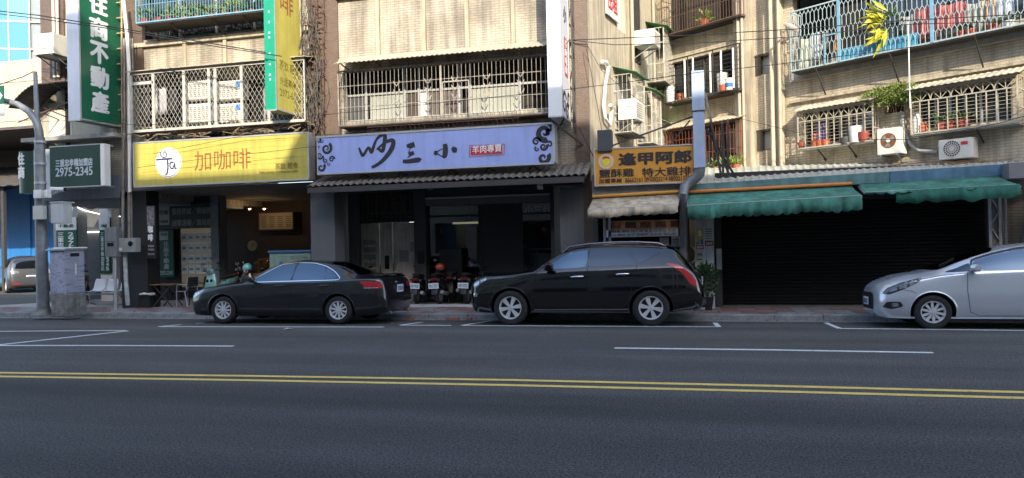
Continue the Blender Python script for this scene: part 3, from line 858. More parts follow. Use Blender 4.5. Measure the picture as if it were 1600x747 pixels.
# arcade soffit, beam and back shop walls
MB().box(XB0, XC0, YF+.02, 25.2, 3.50, UPZ-.004).build('soffit', ceiling_m, B)
MB().box(XB0-.35, XB0+.55, YF-.02, YF+.5, PZ-.02, 3.5).build('column', black_m, B)
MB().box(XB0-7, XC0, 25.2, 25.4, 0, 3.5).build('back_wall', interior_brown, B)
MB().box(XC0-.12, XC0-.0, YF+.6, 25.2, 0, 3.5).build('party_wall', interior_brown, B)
# cross wall of the neighbouring agency facing us at the left of the arcade
YS = 21.2
ax0 = F(240, 370, YS).x; ax1 = F(334, 370, YS).x
MB().box(ax0-.6, ax1+.0, YS, YS+.12, 2.92, 3.5).build('fascia', dark_grey, B)
z_ = lambda px, py, Y: F(px, py, Y).z
MB().box(ax0-.6, F(280, 370, YS).x, YS, YS+.1, 0, 2.92).build('shop_wall', black_m, B)
pw = MB().box(F(281, 370, YS).x, ax1, YS+.05, YS+.08, .5, 2.92).build('poster_window', mat('glowing_shop_wall', (.09, .07, .045), .6, var=.3, scale=2, emit=(1, .8, .6), estr=.02), B)  # faint glow in the wall material imitates the shop's inside lighting
paper = mat('poster_paper', (.74, .75, .72), .6, var=.12, scale=20)
for i in range(5):
    for j in range(4):
        if j > 2 and i > 0 and random.random() < .0: continue
        cx = F(283+i*10.6, 370, YS).x; cz = F(290, 372+j*16.5, YS).z
        s_ = MB().box(cx, cx+.235, YS+.01, YS+.02, cz-.13, cz+.15).build('listing_sheet', paper, pw)
        MB().box(cx+.03, cx+.17, YS+.004, YS+.010, cz-.02, cz+.05).build('listing_picture', random.choice([mat('photo_grey', (.2, .22, .24), .5), mat('photo_brown', (.25, .2, .15), .5)]), pw)
MB().box(ax1, F(346, 370, YS).x, YS-.15, YS+.3, 0, 3.5).build('column', mat('pale_grey_column', (.20, .215, .22), .6), B)
# sign boards inside the arcade
def flat_sign(name, label, x0, x1, z0, z1, Y, m, depth=.06, frame=None, cat='sign'):
    t = thing(name, label, cat, ((x0+x1)/2, Y, z0))
    MB().box(x0, x1, Y, Y+depth, z0, z1).build('panel', m, t, bevel=.006)
    if frame:
        f = MB()
        for (a, b, c, d) in ((x0-.02, x1+.02, z0-.03, z0), (x0-.02, x1+.02, z1, z1+.03), (x0-.025, x0, z0, z1), (x1, x1+.025, z0, z1)): f.box(a, b, Y-.008, Y+depth, c, d)
        f.build('frame', frame, t)
    return t
XU, ZU = Vector((1, 0, 0)), Vector((0, 0, 1))
def pxrect(px0, py0, px1, py1, Y):
    a = F(px0, (py0+py1)/2, Y); b = F(px1, (py0+py1)/2, Y); c = F((px0+px1)/2, py1, Y); d = F((px0+px1)/2, py0, Y)
    return a.x, b.x, c.z, d.z
pale_letter = mat('letter_grey', (.34, .35, .34), .5, var=.05)
white_letter = mat('letter_white', (.75, .75, .74), .5, var=.03)
black_letter = mat('letter_black', (.02, .018, .018), .5, var=.03)
green_sign = mat('sign_green', (.012, .085, .045), .35, var=.08)
dark_green = mat('sign_dark_green', (.022, .05, .036), .35, var=.08)
Ys2 = YS-.12
x0, x1, za, zb = pxrect(244, 317, 342, 357, Ys2)
s = flat_sign('agency_fascia', 'dark green lettered fascia inside the arcade above the poster window', x0, x1, za, zb, Ys2, dark_green)
text('lettering', '服務熱誠／積極熱忱', s, pale_letter, (x0+.62, Ys2-.001, (za+zb)/2+.04), XU, ZU, x1-x0-.72, .22, .01)
text('lettering', '誠摯溫暖／風格經營', s, pale_letter, (x0+.62, Ys2-.001, za+.08), XU, ZU, x1-x0-.72, .22, .01)
MB().box(x0+.08, x0+.52, Ys2-.01, Ys2-.002, za+.14, zb-.08).build('logo_panel', pale_letter, s)
text('lettering', '住商', s, dark_green, (x0+.13, Ys2-.012, (za+zb)/2+.06), XU, ZU, .34, .15, .02)
text('lettering', '不動產', s, dark_green, (x0+.12, Ys2-.012, za+.2), XU, ZU, .36, .1, .02)
x0, x1, za, zb = pxrect(248, 359, 271, 433, Ys2-.05)
s = flat_sign('green_banner', 'upright green agency banner with white characters beside the poster window', x0, x1, za, zb, Ys2-.05, green_sign)
gl = mat('letter_pale_green', (.40, .46, .42), .5, var=.05)
MB().box(x0+.05, x0+.38, Ys2-.06, Ys2-.052, zb-.34, zb-.06).build('logo_panel', gl, s)
text('lettering', '住商', s, green_sign, (x0+.09, Ys2-.062, zb-.2), XU, ZU, .26, .1, .02)
vtext('lettering', '住商不動產', s, gl, (x0+.19, Ys2-.051, za+.27), XU, ZU, .21, (zb-za)-.66, .1, .03)
text('lettering', '2975-2345', s, gl, (x0+.04, Ys2-.051, za+.07), XU, ZU, x1-x0-.08, .14, .02)
# black hanging sign on the column
Yc = YF-.12
x0, x1, za, zb = pxrect(229, 321, 243, 404, Yc)
s = flat_sign('coffee_banner', 'narrow black upright coffee banner with white characters on the column', x0, x1, za, zb, Yc, black_m)
vtext('lettering', '咖啡', s, white_letter, (x0+.05, Yc-.001, za+.5), XU, ZU, .17, .46, .15, .03)
MB().box(x0+.03, x1-.03, Yc-.008, Yc-.002, zb-.58, zb-.03).build('print', mat('print_grey', (.16, .16, .16), .5, var=.95, scale=14), s)
text('lettering', '專業咖啡', s, pale_letter, (x0+.04, Yc-.001, za+.33), XU, ZU, .2, .06)
text('lettering', '外送服務', s, pale_letter, (x0+.04, Yc-.001, za+.23), XU, ZU, .2, .06)
text('lettering', '2972-6118', s, pale_letter, (x0+.03, Yc-.001, za+.1), XU, ZU, .22, .05)
# coffee shop interior
Yi = 24.8
x0, x1, za, zb = pxrect(405, 333, 457, 358, Yi)
s = flat_sign('menu_board', 'pale menu board with rows of print on the coffee shop wall', x0, x1, za, zb, Yi, mat('menu_cream', (.36, .32, .24), .6, emit=(1, .85, .6), estr=.0), .05, timber)
for k in range(4):
    for j in range(6): MB().box(x0+.08+k*(x1-x0)/4, x0+(k+.85)*(x1-x0)/4, Yi-.006, Yi-.001, za+.08+j*.075, za+.10+j*.075).build('print_line', black_letter, s)
lampm = mat('lamp_glow', (1, .7, .35), .5, var=0, emit=(1, .55, .2), estr=3)
for k, (px, py) in enumerate(((390, 326), (413, 326))):
    p = F(px, py, 23.6)
    t = thing('pendant_lamp', ['small glowing pendant lamp at the left in the coffee shop', 'brighter glowing pendant lamp in front of the menu board'][k], 'lamp', p, 'pendant lamps')
    MB().lathe(p, (0, 0, 1), [(-.04, .01), (-.03, .04), (.02, .05), (.04, .02)], 12).build('bulb', lampm, t, True)
    MB().lathe(p, (0, 0, 1), [(.0, .10+.03*k), (.06, .06), (.09, .015)], 14).build('shade', black_m, t, True)
    MB().tube([p+Vector((0, 0, .08)), (p.x, p.y, 3.32)], .006).build('flex', cable_m, t)
    l = bpy.data.lights.new('pendant_light', 'POINT'); l.energy = 1.8; l.color = (1, .65, .32); l.shadow_soft_size = .05
    lo = bpy.data.objects.new('pendant_light', l); lo.location = p-Vector((0, 0, .14)); C.objects.link(lo); lo.parent = t; lo.matrix_parent_inverse = Matrix.Translation(-p)
ct = thing('coffee_counter', 'dark timber counter at the back of the coffee shop', 'counter', (F(440, 430, 23.8).x, 23.8, 0))
a_ = F(385, 430, 23.8).x; b_ = XC0-.25
MB().box(a_, b_, 23.7, 24.3, 0, 1.0).build('cabinet', timber, ct, bevel=.01)
MB().box(a_-.05, b_, 23.62, 24.35, 1.0, 1.05).build('worktop', mat('worktop', (.12, .08, .05), .4), ct)
sh = thing('back_shelf', 'wall shelf with jars and boxes behind the coffee counter', 'shelf', (a_+1, 24.9, 1.3))
for zz in (1.28, 1.62): MB().box(a_+.4, b_-.1, 24.8, 25.15, zz, zz+.03).build('board', timber, sh)
for k in range(8):
    zz = random.choice((1.31, 1.65)); xx = a_+.5+random.random()*(b_-a_-.8)
    o = MB().lathe((xx, 24.9, zz), (0, 0, 1), [(0, .05), (.12+random.random()*.08, .05), (.2, .03)], 10, True).build('shop_jar', random.choice([plastic_white, timber, galv, mat('jar_cream', (.3, .26, .18), .5)]), None, True)
    tag(o, 'small jar or canister on the coffee shop back shelf', 'jar', 'jars on the coffee shop shelf')
p = F(456, 387+0, 24.7)
ck = thing('round_clock', 'round pale clock dial hanging behind the coffee counter', 'clock', F(395, 384, 24.9))
c_ = F(395, 384, 24.9)
MB().lathe(c_, (0, -1, 0), [(0, .2), (.04, .2), (.045, .17), (.035, .001)], 24).build('dial', mat('dial', (.3, .28, .2), .5), ck)
MB().bar(c_+Vector((0, -.05, 0)), c_+Vector((.05, -.05, .12)), .012).build('hand', black_m, ck)
ob = MB().box(F(404, 410, 22.5).x, F(424, 410, 22.5).x, 22.4, 22.7, .6, F(410, 404, 22.5).z).build('orange_crate', mat('crate_orange', (.55, .17, .02), .5), None, bevel=.02)
tag(ob, 'orange box on the coffee shop floor behind the parked scooters', 'box')
# yellow fascia sign -----------------------------------------------------------
Yy = 17.62
sy0 = F(210, 257, Yy); sy1 = F(481, 246, Yy)
za = F(345, 285, Yy).z; zb = F(345, 216.5, Yy).z
yellow = mat('sign_yellow', (.455, .39, .085), .4, var=.08, streak=.2)
S = thing('coffee_fascia_sign', 'long yellow coffee shop fascia with brown characters and a round logo', 'shop sign', ((sy0.x+sy1.x)/2, Yy, za))
MB().box(sy0.x, sy1.x, Yy, Yy+.32, za, zb).build('box', yellow, S)
fb = MB()
for (a, b, c, d) in ((sy0.x-.03, sy1.x+.03, za-.04, za), (sy0.x-.03, sy1.x+.03, zb, zb+.04), (sy0.x-.04, sy0.x, za, zb), (sy1.x, sy1.x+.04, za, zb)): fb.box(a, b, Yy-.012, Yy+.32, c, d)
fb.build('frame', alu, S)
for k in range(1, 8):
    zz = za+(zb-za)*k/8; MB().box(sy0.x, sy1.x, Yy-.004, Yy, zz-.004, zz+.004).build('seam', mat('seam_olive', (.36, .30, .05), .5), S)
brown_l = mat('letter_brown', (.26, .09, .03), .5, var=.05)
def face_text(s, px0, py0, px1, py1, Y, parent, m, bold=.02, slant=0.):
    x0, x1, z0, z1 = pxrect(px0, py0, px1, py1, Y)
    return text('lettering', s, parent, m, (x0, Y-.006, z0), XU, ZU, x1-x0, z1-z0, bold, slant)
face_text('加咖啡', 304, 234, 392, 265, Yy, S, brown_l, -.004)
grey_l = mat('letter_olive', (.20, .17, .03), .5)
face_text('茶飲 輕食', 430, 254, 466, 264, Yy, S, grey_l, .0)
face_text('Take a break, it is time for coffee', 405, 266, 466, 271, Yy, S, grey_l, .0)
c_ = F(263, 254, Yy-.01); r = (F(283.5, 254, Yy).x-F(243, 254, Yy).x)/2; rz_ = (F(263, 231, Yy).z-F(263, 278, Yy).z)/2
def disc(rx, rzz, y, m, name):
    d = MB(); d.prism([(c_.x+rx*math.cos(2*math.pi*k/40), 0, c_.z+rzz*math.sin(2*math.pi*k/40)) for k in range(40)], (0, y, 0), (0, Yy-.001, 0)); return d.build(name, m, S)
disc(r, rz_, Yy-.008, white_paint, 'logo_rim'); disc(r*.955, rz_*.955, Yy-.011, mat('logo_blue', (.10, .13, .28), .5), 'logo_ring')
disc(r*.92, rz_*.92, Yy-.014, mat('logo_pale', (.55, .58, .66), .5), 'logo_disc')
lg = MB(); y_ = Yy-.017
stroke(lg, [(c_.x-r*.92, c_.z+rz_*.22), (c_.x-r*.2, c_.z+rz_*.24), (c_.x+r*.33, c_.z+rz_*.25)], [.045, .05, .05], y_)
stroke(lg, [(c_.x-.02, c_.z+rz_*.22), (c_.x-.01, c_.z-rz_*.3), (c_.x-.04, c_.z-rz_*.7), (c_.x-r*.25, c_.z-rz_*.82)], [.05, .05, .045, .02], y_-.001)
stroke(lg, [(c_.x+r*.42, c_.z-rz_*.02), (c_.x+r*.2, c_.z-.0), (c_.x+r*.14, c_.z-rz_*.28), (c_.x+r*.34, c_.z-rz_*.42), (c_.x+r*.5, c_.z-rz_*.1), (c_.x+r*.52, c_.z-rz_*.36), (c_.x+r*.64, c_.z-rz_*.46)], [.04]*7, y_-.002)
spiral_ribbon(lg, (c_.x-r*.28, c_.z+rz_*.58), .13, 1.2, .03, .02, 2.5, y_)
lg.build('logo_letters', mat('logo_navy', (.035, .035, .07), .5), S)
# sign brackets and snarled cabling above
br = MB()
for px in (228, 290, 350, 410, 462):
    q = F(px, 205, Yy); br.bar((q.x, Yy+.15, zb), (q.x+.25, YF-.02, zb+.5), .03); br.bar((q.x, Yy+.15, zb), (q.x-.3, YF-.02, zb+.3), .025); br.bar((q.x, Yy+.2, zb-.2), (q.x, YF-.02, zb-.2), .03)
br.build('bracket', rust, S)
# the white diamond-mesh cage on the second floor
Yg = 17.72; vg = YF-Yg
g0 = F(205, 160, Yg); g1 = F(476, 150, Yg)
gz0 = F(310, 199, Yg).z; gz1 = F(310, 107, Yg).z
DC = cage('mesh_cage', 'white diamond-mesh cage with outdoor units behind it above the coffee sign', FB, g0.x, g1.x, gz0, gz1, vg, white_enamel, 'diamond', sp=.135, tray=True, mtray=rust)
f = MB(FB)
for px in (240, 288, 327, 337, 378, 420):
    q = F(px, 150, Yg).x; f.box(q-.04, q+.04, vg-.012, vg+.022, gz0, gz1)
f.box(g0.x, F(240, 150, Yg).x, vg-.012, vg+.022, gz1-.32, gz1-.24)
for z in (gz0, gz1): f.box(g0.x, g1.x, vg-.014, vg+.026, z-.035, z+.035)
f.box(g0.x-.02, g0.x+.05, vg-.014, vg+.026, gz0, gz1)
f.build('mullion', white_enamel, DC)
rb = MB(FB); rb.prism([(g0.x-.1, 0, gz1+.22), (g0.x-.1, vg+.12, gz1+.06), (g0.x-.1, vg+.12, gz1+.04), (g0.x-.1, 0, gz1+.19)], (0, 0, 0), (g1.x-g0.x+.15, 0, 0)); rb.build('canopy', beige_plaster, DC)
k = 0
for px in (291, 336):
    for py in (122, 158):
        a = F(px, py+36, 17.95); b = F(px+42, py, 17.95)
        o = aircon(['upper left', 'lower left', 'upper right', 'lower right'][k]+' white outdoor unit of four behind the diamond mesh', FB, a.x, b.x, a.z+.03, b.z-.04, YF-18.25, YF-17.95, 'vent', bracket=False, group='outdoor units behind the mesh cage')
        lb = MB(FB).box(b.x-.19, b.x-.03, YF-17.95, YF-17.945, b.z-.24, b.z-.08).build('sticker', mat('sticker_blue', (.05, .18, .5), .5), o); k += 1
for k, (px, w, h, m, lb) in enumerate(((226, .36, .95, 'cloth_dark', 'dark jacket hanging behind the diamond mesh'), (252, .42, .75, 'cloth_grey', 'pale grey shirt hanging behind the diamond mesh'), (270, .3, .7, 'cloth_dark', 'dark trousers hanging behind the diamond mesh'))):
    q = F(px, 138, 18.1); cloth_item('hanging_garment', lb, 'garment', FB, q.x, YF-18.1, q.z, w, h, mat(m, (.03, .03, .035) if 'dark' in m else (.4, .4, .42), .9))
# light-blue cage with plants on the third floor
Yb = 17.6; vb = YF-Yb
b0 = F(213, 20, Yb); b1 = F(414, 20, Yb); bz0 = F(310, 26, Yb).z
sky_blue = mat('bars_sky_blue', (.15, .31, .40), .5, var=.15)
cage('balcony_cage', 'sky-blue barred balcony cage with flower pots above the mesh cage', FB, b0.x, b1.x, bz0, bz0+1.5, vb, sky_blue, 'bars', sp=.085)
for k in range(9):
    q = F(226+k*21, 20, 17.9)
    lb = ['flowering plant in red trough, leftmost in the sky-blue cage', 'bushy plant in red trough, second in the sky-blue cage', 'small leafy pot plant, third in the sky-blue cage', 'tall leafy pot plant, fourth in the sky-blue cage', 'leafy pot plant, fifth in the sky-blue cage', 'leafy pot plant, sixth in the sky-blue cage', 'leafy pot plant, seventh in the sky-blue cage', 'leafy pot plant, eighth in the sky-blue cage', 'leafy pot plant at the right end of the sky-blue cage'][k]
    potted(lb, FB, q.x, YF-17.9, bz0-.02, .3 if k < 3 else .22, random.choice((foliage, foliage_l)), plastic_red if k < 3 else soil_red, 60, .55)
for px in (232, 290, 352): 
    q = F(px, 36, YF)
bk = MB(FB)
for px in (250, 290, 353, 400):
    q = F(px, 36, YF).x; bk.bar((q, 0, bz0-.35), (q, vb*.8, bz0-.06), .03)
bk.build('bracket', rust, B)
# projecting yellow sign
def blade_sign(name, label, px_l, px_r, px_b, py_bot, Y1, Y2, m_face, m_edge, ztop):
    xl = F(px_l, py_bot-60, Y1).x; xr = F(px_r, py_bot-60, Y1).x; zb = F(px_l, py_bot, Y1).z
    t = thing(name, label, 'projecting sign', ((xl+xr)/2, Y1, zb))
    MB().box(xl, xr, Y1+.004, Y2, zb, ztop).build('box', m_face, t)
    MB().box(xl-.004, xr+.004, Y1, Y1+.004, zb-.004, ztop+.004).build('edge_panel', m_edge, t)
    f = MB()
    f.box(xl-.012, xr+.012, Y1-.004, Y1+.03, zb-.03, zb); f.box(xr, xr+.012, Y1+.004, Y1+.05, zb, ztop); f.box(xr, xr+.012, Y2-.05, Y2, zb, ztop); f.box(xr, xr+.012, Y1+.05, Y2-.05, zb, zb+.045)
    f.build('frame', alu, t)
    b = MB(); z = zb+.25
    while z < ztop:
        b.bar(((xl+xr)/2, Y2, z), ((xl+xr)/2, YF, z), .045); b.bar(((xl+xr)/2, Y2, z), ((xl+xr)/2+.05, YF, z+.6), .03); z += .9
    b.build('bracket', rust, t)
    return t, xl, xr, zb
PY = Vector((0, 1, 0))
t, xl, xr, zb = blade_sign('coffee_blade_sign', 'tall yellow projecting coffee sign with a green front edge', 414, 430, 473, 172, 16.85, 18.2, yellow, mat('edge_green', (.01, .25, .15), .4), 9.5)
def bz(py, px=450): return F(px, py, 17.5).z
vtext('lettering', '加咖啡', t, brown_l, (xr+.001, 17.15, bz(24)), PY, ZU, .62, 2.1, .3, .0)
def btext(s, y0, y1, py0, py1, m, bold=.0): text('lettering', s, t, m, (xr+.001, y0, bz(py1)), PY, ZU, y1-y0, bz(py0)-bz(py1), bold)
btext('茶飲 輕食', 17.05, 18.0, 98, 113, grey_l); btext('外送專線', 17.05, 17.85, 124, 137, grey_l); btext('2972-6118', 17.05, 18.05, 143, 154, grey_l)
dots = MB()
for k in range(14): 
    z = zb+.6+k*.27+(.15 if k % 4 == 0 else 0); dots.box((xl+xr)/2-.02, (xl+xr)/2+.02, 16.842, 16.846, z, z+.05)
dots.build('lettering', white_letter, t)

# blue-grey chest freezer beside the scooters, seen over the dark sedan
x0, x1, za, zb = pxrect(424, 391, 490, 430, 19.3)
fz = thing('storage_cabinet', 'pale green and blue storage bin behind the dark sedan roof', 'storage bin', ((x0+x1)/2, 19.5, .09))
MB().box(x0, x0+1.32, 19.2, 19.95, .09, zb-.07).build('cabinet', mat('cabinet_green', (.22, .33, .28), .5, streak=.2), fz, bevel=.015)
MB().box(x0+1.325, x1, 19.2, 19.95, .09, zb-.07).build('end_panel', mat('cabinet_blue', (.04, .11, .26), .5), fz, bevel=.015)
MB().box(x0-.03, x1+.03, 19.15, 20, zb-.07, zb).build('lid', mat('cabinet_lid', (.05, .14, .30), .5), fz, bevel=.02)
text('lettering', '78-55188', fz, mat('letter_faint', (.13, .2, .22), .5), (x0+.66, 19.199, zb-.3), XU, ZU, .6, .13)
MB().box(x0+.33, x0+.43, 19.19, 19.2, zb-.42, zb-.32).build('sticker', plastic_blue, fz)
# ================================================================== building C: block with the blue sign
Cb = thing('noodle_shop_building', 'beige and brown tiled apartment block above the blue lamb shop sign', 'building', ((XC0+XC1)/2, YF, 0))
cx0 = F(531, 140, YF).x; cx1 = F(899, 140, YF).x
wz0 = F(700, 181, YF).z; wz1 = F(700, 96, YF).z
holes = [(cx0+.12, F(858, 140, YF).x+.2, wz0+.02, wz1-.05), (cx0+.12, cx1-.4, 8.5, 10.2), (cx0+.12, cx1-.4, 11.4, 12.9)]
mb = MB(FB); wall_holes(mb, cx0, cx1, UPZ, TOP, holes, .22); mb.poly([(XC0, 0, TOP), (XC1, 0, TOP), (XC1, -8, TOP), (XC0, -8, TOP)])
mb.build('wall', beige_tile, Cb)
MB(FB).box(XC0, cx0, -.4, .07, UPZ, TOP).build('brown_pier', brown_tile, Cb)
MB(FB).box(cx1, XC1, -.4, .07, UPZ-.3, TOP).build('brown_pier', brown_tile, Cb)
pz0 = F(700, 79, YF).z; pz1 = F(700, 4, YF).z
for px in (592, 664, 731, 803):
    q = F(px, 50, YF).x; MB(FB).box(q-.05, q+.05, 0, .10, pz0, pz1+.4).build('rib', beige_plaster, Cb)
MB(FB).box(cx0, cx1, 0, .06, pz0-.07, pz0).build('string_course', beige_plaster, Cb)
MB(FB).box(cx0, cx1, 0, .16, pz1+.38, pz1+.5).build('string_course', beige_plaster, Cb)
# window frames, curtains and dark openings behind the white grille
h = holes[0]
w = MB(FB).poly([(h[0]-1, -.6, h[2]-1), (h[1]+.5, -.6, h[2]-1), (h[1]+.5, -.6, h[3]+1), (h[0]-1, -.6, h[3]+1)]).build('window', interior_dark, Cb)
f = MB(FB)
for px in (530, 572, 632, 655, 668, 718, 735, 812):
    q = F(px, 140, YF+.2).x; f.box(q-.035, q+.035, -.24, -.18, h[2], h[3])
f.box(h[0], h[1], -.23, -.19, h[2], h[2]+.06); f.box(h[0], h[1], -.23, -.19, h[2]+(h[3]-h[2])*.52, h[2]+(h[3]-h[2])*.56)
f.build('frame', alu, w)
for (a, b, m) in ((577, 631, frosted), (633, 655, interior_brown), (657, 668, white_paint), (670, 716, mat('pane_brown', (.12, .10, .09), .3)), (737, 810, frosted), (536, 570, mat('pane_grey', (.08, .085, .085), .3))):
    p_ = F(a, 140, YF+.2).x; q = F(b, 140, YF+.2).x
    MB(FB).box(p_, q, -.26, -.235, h[2]+.06, h[2]+(h[3]-h[2])*.52).build('pane', m, w)
for hh in holes[1:]: window(FB, hh[0], hh[1], hh[2], hh[3], -.2, Cb, alu, window_glass, 4)
# white window grille with leaf ornaments
Yw = 17.85; vw = YF-Yw
w0 = F(529, 150, Yw).x; w1 = F(860, 150, Yw).x; wa = F(700, 186, Yw).z; wb = F(700, 98, Yw).z
wc = cage('window_grille', 'long white barred window grille with leaf ornaments above the blue sign', FB, w0, w1, wa, wb, vw, mat('bars_weathered', (.27, .245, .21), .55, var=.35, scale=5), 'bars', sp=.112, mtray=rust)
orn = MB(FB)
for px in (669, 711, 814, 620, 761):
    q = F(px, 140, Yw).x
    for zz in (.35, .5, .65):
        z = wa+(wb-wa)*zz
        for s in (-1, 1): orn.bar((q, vw+.01, z), (q+s*.09, vw+.01, z+.14), .016); orn.bar((q+s*.09, vw+.01, z+.14), (q+s*.05, vw+.01, z+.02), .012)
orn.box(F(689, 140, Yw).x-.025, F(689, 140, Yw).x+.025, vw-.01, vw+.02, wa, wb-.02)
a = F(692, 150, Yw).x; b = F(733, 150, Yw).x; zt = wa+(wb-wa)*.66
for p, q in (((a, zt), (b, zt)), ((b, zt), (b, wa)), ((a, zt), (a, wa))): orn.bar((p[0], vw+.012, p[1]), (q[0], vw+.012, q[1]), .03)
tag(orn.build('ornament', mat('bars_weathered', (.36, .33, .28), .55), wc), kind='stuff')
# corrugated canopy over the grille
cn = thing('window_canopy', 'cream corrugated canopy over the white window grille', 'canopy', (F(690, 90, YF).x, YF, wb))
rb = MB(FB); n = 92; ca = F(523, 90, 17.6).x; cb = F(884, 75, 17.6).x; A = []; Bq = []
zt0 = F(700, 78, YF).z+.02; zt1 = F(700, 85, 17.55).z
for k in range(n+1):
    u = ca+(cb-ca)*k/n; dz = .022*(k % 2)
    A.append(rb.pt((u, .0, zt0+dz))); Bq.append(rb.pt((u, YF-17.5, zt1+dz)))
for k in range(n): rb.face(A[k], A[k+1], Bq[k+1], Bq[k])
o = rb.build('sheet', mat('canopy_cream', (.36, .325, .25), .6, var=.2), cn); o.modifiers.new('t', 'SOLIDIFY').thickness = .015
b_ = MB(FB)
for k in range(7):
    u = ca+.2+(cb-ca-.4)*k/6; b_.bar((u, 0, zt1-.1), (u, YF-17.55, zt1-.02), .025)
b_.build('bracket', rust, cn)
# rusty flower rack below the window
rk = thing('flower_rack', 'rusty wire rack on brackets between the grille and the blue sign', 'rack', (F(690, 190, YF).x, YF, wa-.3))
r_ = MB(FB); ra = F(575, 192, 17.9).x; rb_ = F(812, 186, 17.9).x
for zz in (wa-.08, wa-.22): 
    r_.bar((ra, vw-.02, zz), (rb_, vw-.02, zz), .02); r_.bar((ra, .25, zz), (rb_, .25, zz), .015)
k = ra
while k < rb_: r_.bar((k, vw-.02, wa-.08), (k+.05, vw-.02, wa-.24), .01); k += .13
r_.build('wire_basket', rust, rk)
for px in (600, 640, 664, 700, 733, 775, 803):
    q = F(px, 195, 17.9).x; MB(FB).bar((q, 0, wa-.55), (q, vw-.05, wa-.1), .03).build('bracket', rust, rk)
# the white fascia sign that looks blue in shade ----------------------------------------------------------
Yb = 17.42
x0 = F(497, 242, Yb).x; x1 = F(863, 226, Yb).x; za = F(680, 262.5, Yb).z; zb = F(680, 205, Yb).z
S = thing('lamb_shop_sign', 'long white lightbox fascia in shade with black brush characters and cloud scrolls', 'shop sign', ((x0+x1)/2, Yb, za))
shade_blue_face = mat('sign_face_shade_blue', (.32, .39, .72), .35, var=.05, streak=.12)  # white face with the blue of the street shade put into its colour
MB().box(x0, x1, Yb, Yb+.3, za, zb).build('box', shade_blue_face, S)
fb = MB()
for (a, b, c, d) in ((x0-.03, x1+.03, za-.04, za), (x0-.03, x1+.03, zb, zb+.05), (x0-.03, x0, za, zb), (x1, x1+.07, za, zb)): fb.box(a, b, Yb-.015, Yb+.3, c, d)
fb.build('frame', alu, S)
ink = mat('brush_ink', (.02, .018, .022), .6, var=.1)
def S2(px, py): p = F(px, py, Yb); return (p.x, p.z)
bx = MB(); yk = Yb-.006
st = lambda L_, w: stroke(bx, [S2(*p) for p in L_], [q/62*1.35 for q in w], yk)
pz = lambda a, b: (480+a*220/1494, 180+b*110/747)
# first character in running hand
st([pz(550, 345), pz(580, 415), pz(600, 420), pz(650, 345), pz(675, 385), pz(690, 380), pz(730, 270), pz(785, 215), pz(825, 215), pz(820, 290), pz(800, 380), pz(755, 355)], [2, 4, 4, 3, 4, 4.5, 3, 4, 5, 5, 4.5, 3])
bx.build('brush_character', ink, S); bx = MB(); yk = Yb-.009
st([pz(740, 365), pz(790, 320), pz(860, 275), pz(915, 275), pz(900, 350), pz(840, 440), pz(760, 515), pz(685, 555)], [2, 3, 4, 5, 6, 5, 4, 3])
bx.build('brush_character', ink, S); bx = MB(); yk = Yb-.006
st([pz(1055, 325), pz(1090, 325), pz(1140, 308)], [3, 6, 6]); st([pz(1075, 400), pz(1100, 408), pz(1135, 398)], [2, 5, 4]); st([pz(1015, 490), pz(1080, 490), pz(1180, 475), pz(1205, 485)], [4, 5, 6, 4])
bx.build('brush_character', ink, S); bx = MB()
st([pz(1100, 350), pz(1085, 375), pz(1080, 400)], [1, 1, 2]); st([pz(1120, 415), pz(1080, 440), pz(1065, 448)], [2, 1.4, .8])
st([pz(1462, 305), pz(1468, 370), pz(1458, 430), pz(1435, 440)], [5, 6.5, 6, 3]); st([pz(1345, 395), pz(1365, 400), pz(1385, 395)], [3, 6, 3]); 
qx = lambda a, b: (690+a*240/1379, 170+b*130/747)
st([pz(1380, 390), pz(1410, 370), pz(1440, 355)], [1.5, 1.2, 1]); st([pz(1380, 405), pz(1420, 432), pz(1445, 440)], [1.5, 1.2, 1.5])
st([qx(92, 352), qx(115, 368), qx(118, 395)], [3, 7, 4])
bx.build('brush_character', ink, S)
# red seal with white characters
red_m = mat('seal_red', (.45, .035, .04), .5, var=.08)
a = [S2(*qx(*p)) for p in ((262, 342), (545, 326), (545, 404), (262, 418))]
MB().prism([(p[0], 0, p[1]) for p in a], (0, Yb-.007, 0), (0, Yb-.001, 0)).build('red_seal', red_m, S)
o2 = MB(); R2 = [S2(*qx(*p)) for p in ((250, 330), (565, 315), (560, 412), (250, 432))]
for p, q in zip(R2, R2[1:]+R2[:1]): o2.bar((p[0], Yb-.005, p[1]), (q[0], Yb-.005, q[1]), .015, .006)
o2.build('seal_outline', red_m, S)
p = S2(*qx(278, 408)); q = S2(*qx(540, 338))
text('lettering', '羊肉專賣', S, white_letter, (p[0], Yb-.008, p[1]+.01), (1, 0, .02), ZU, q[0]-p[0], .20, .012)
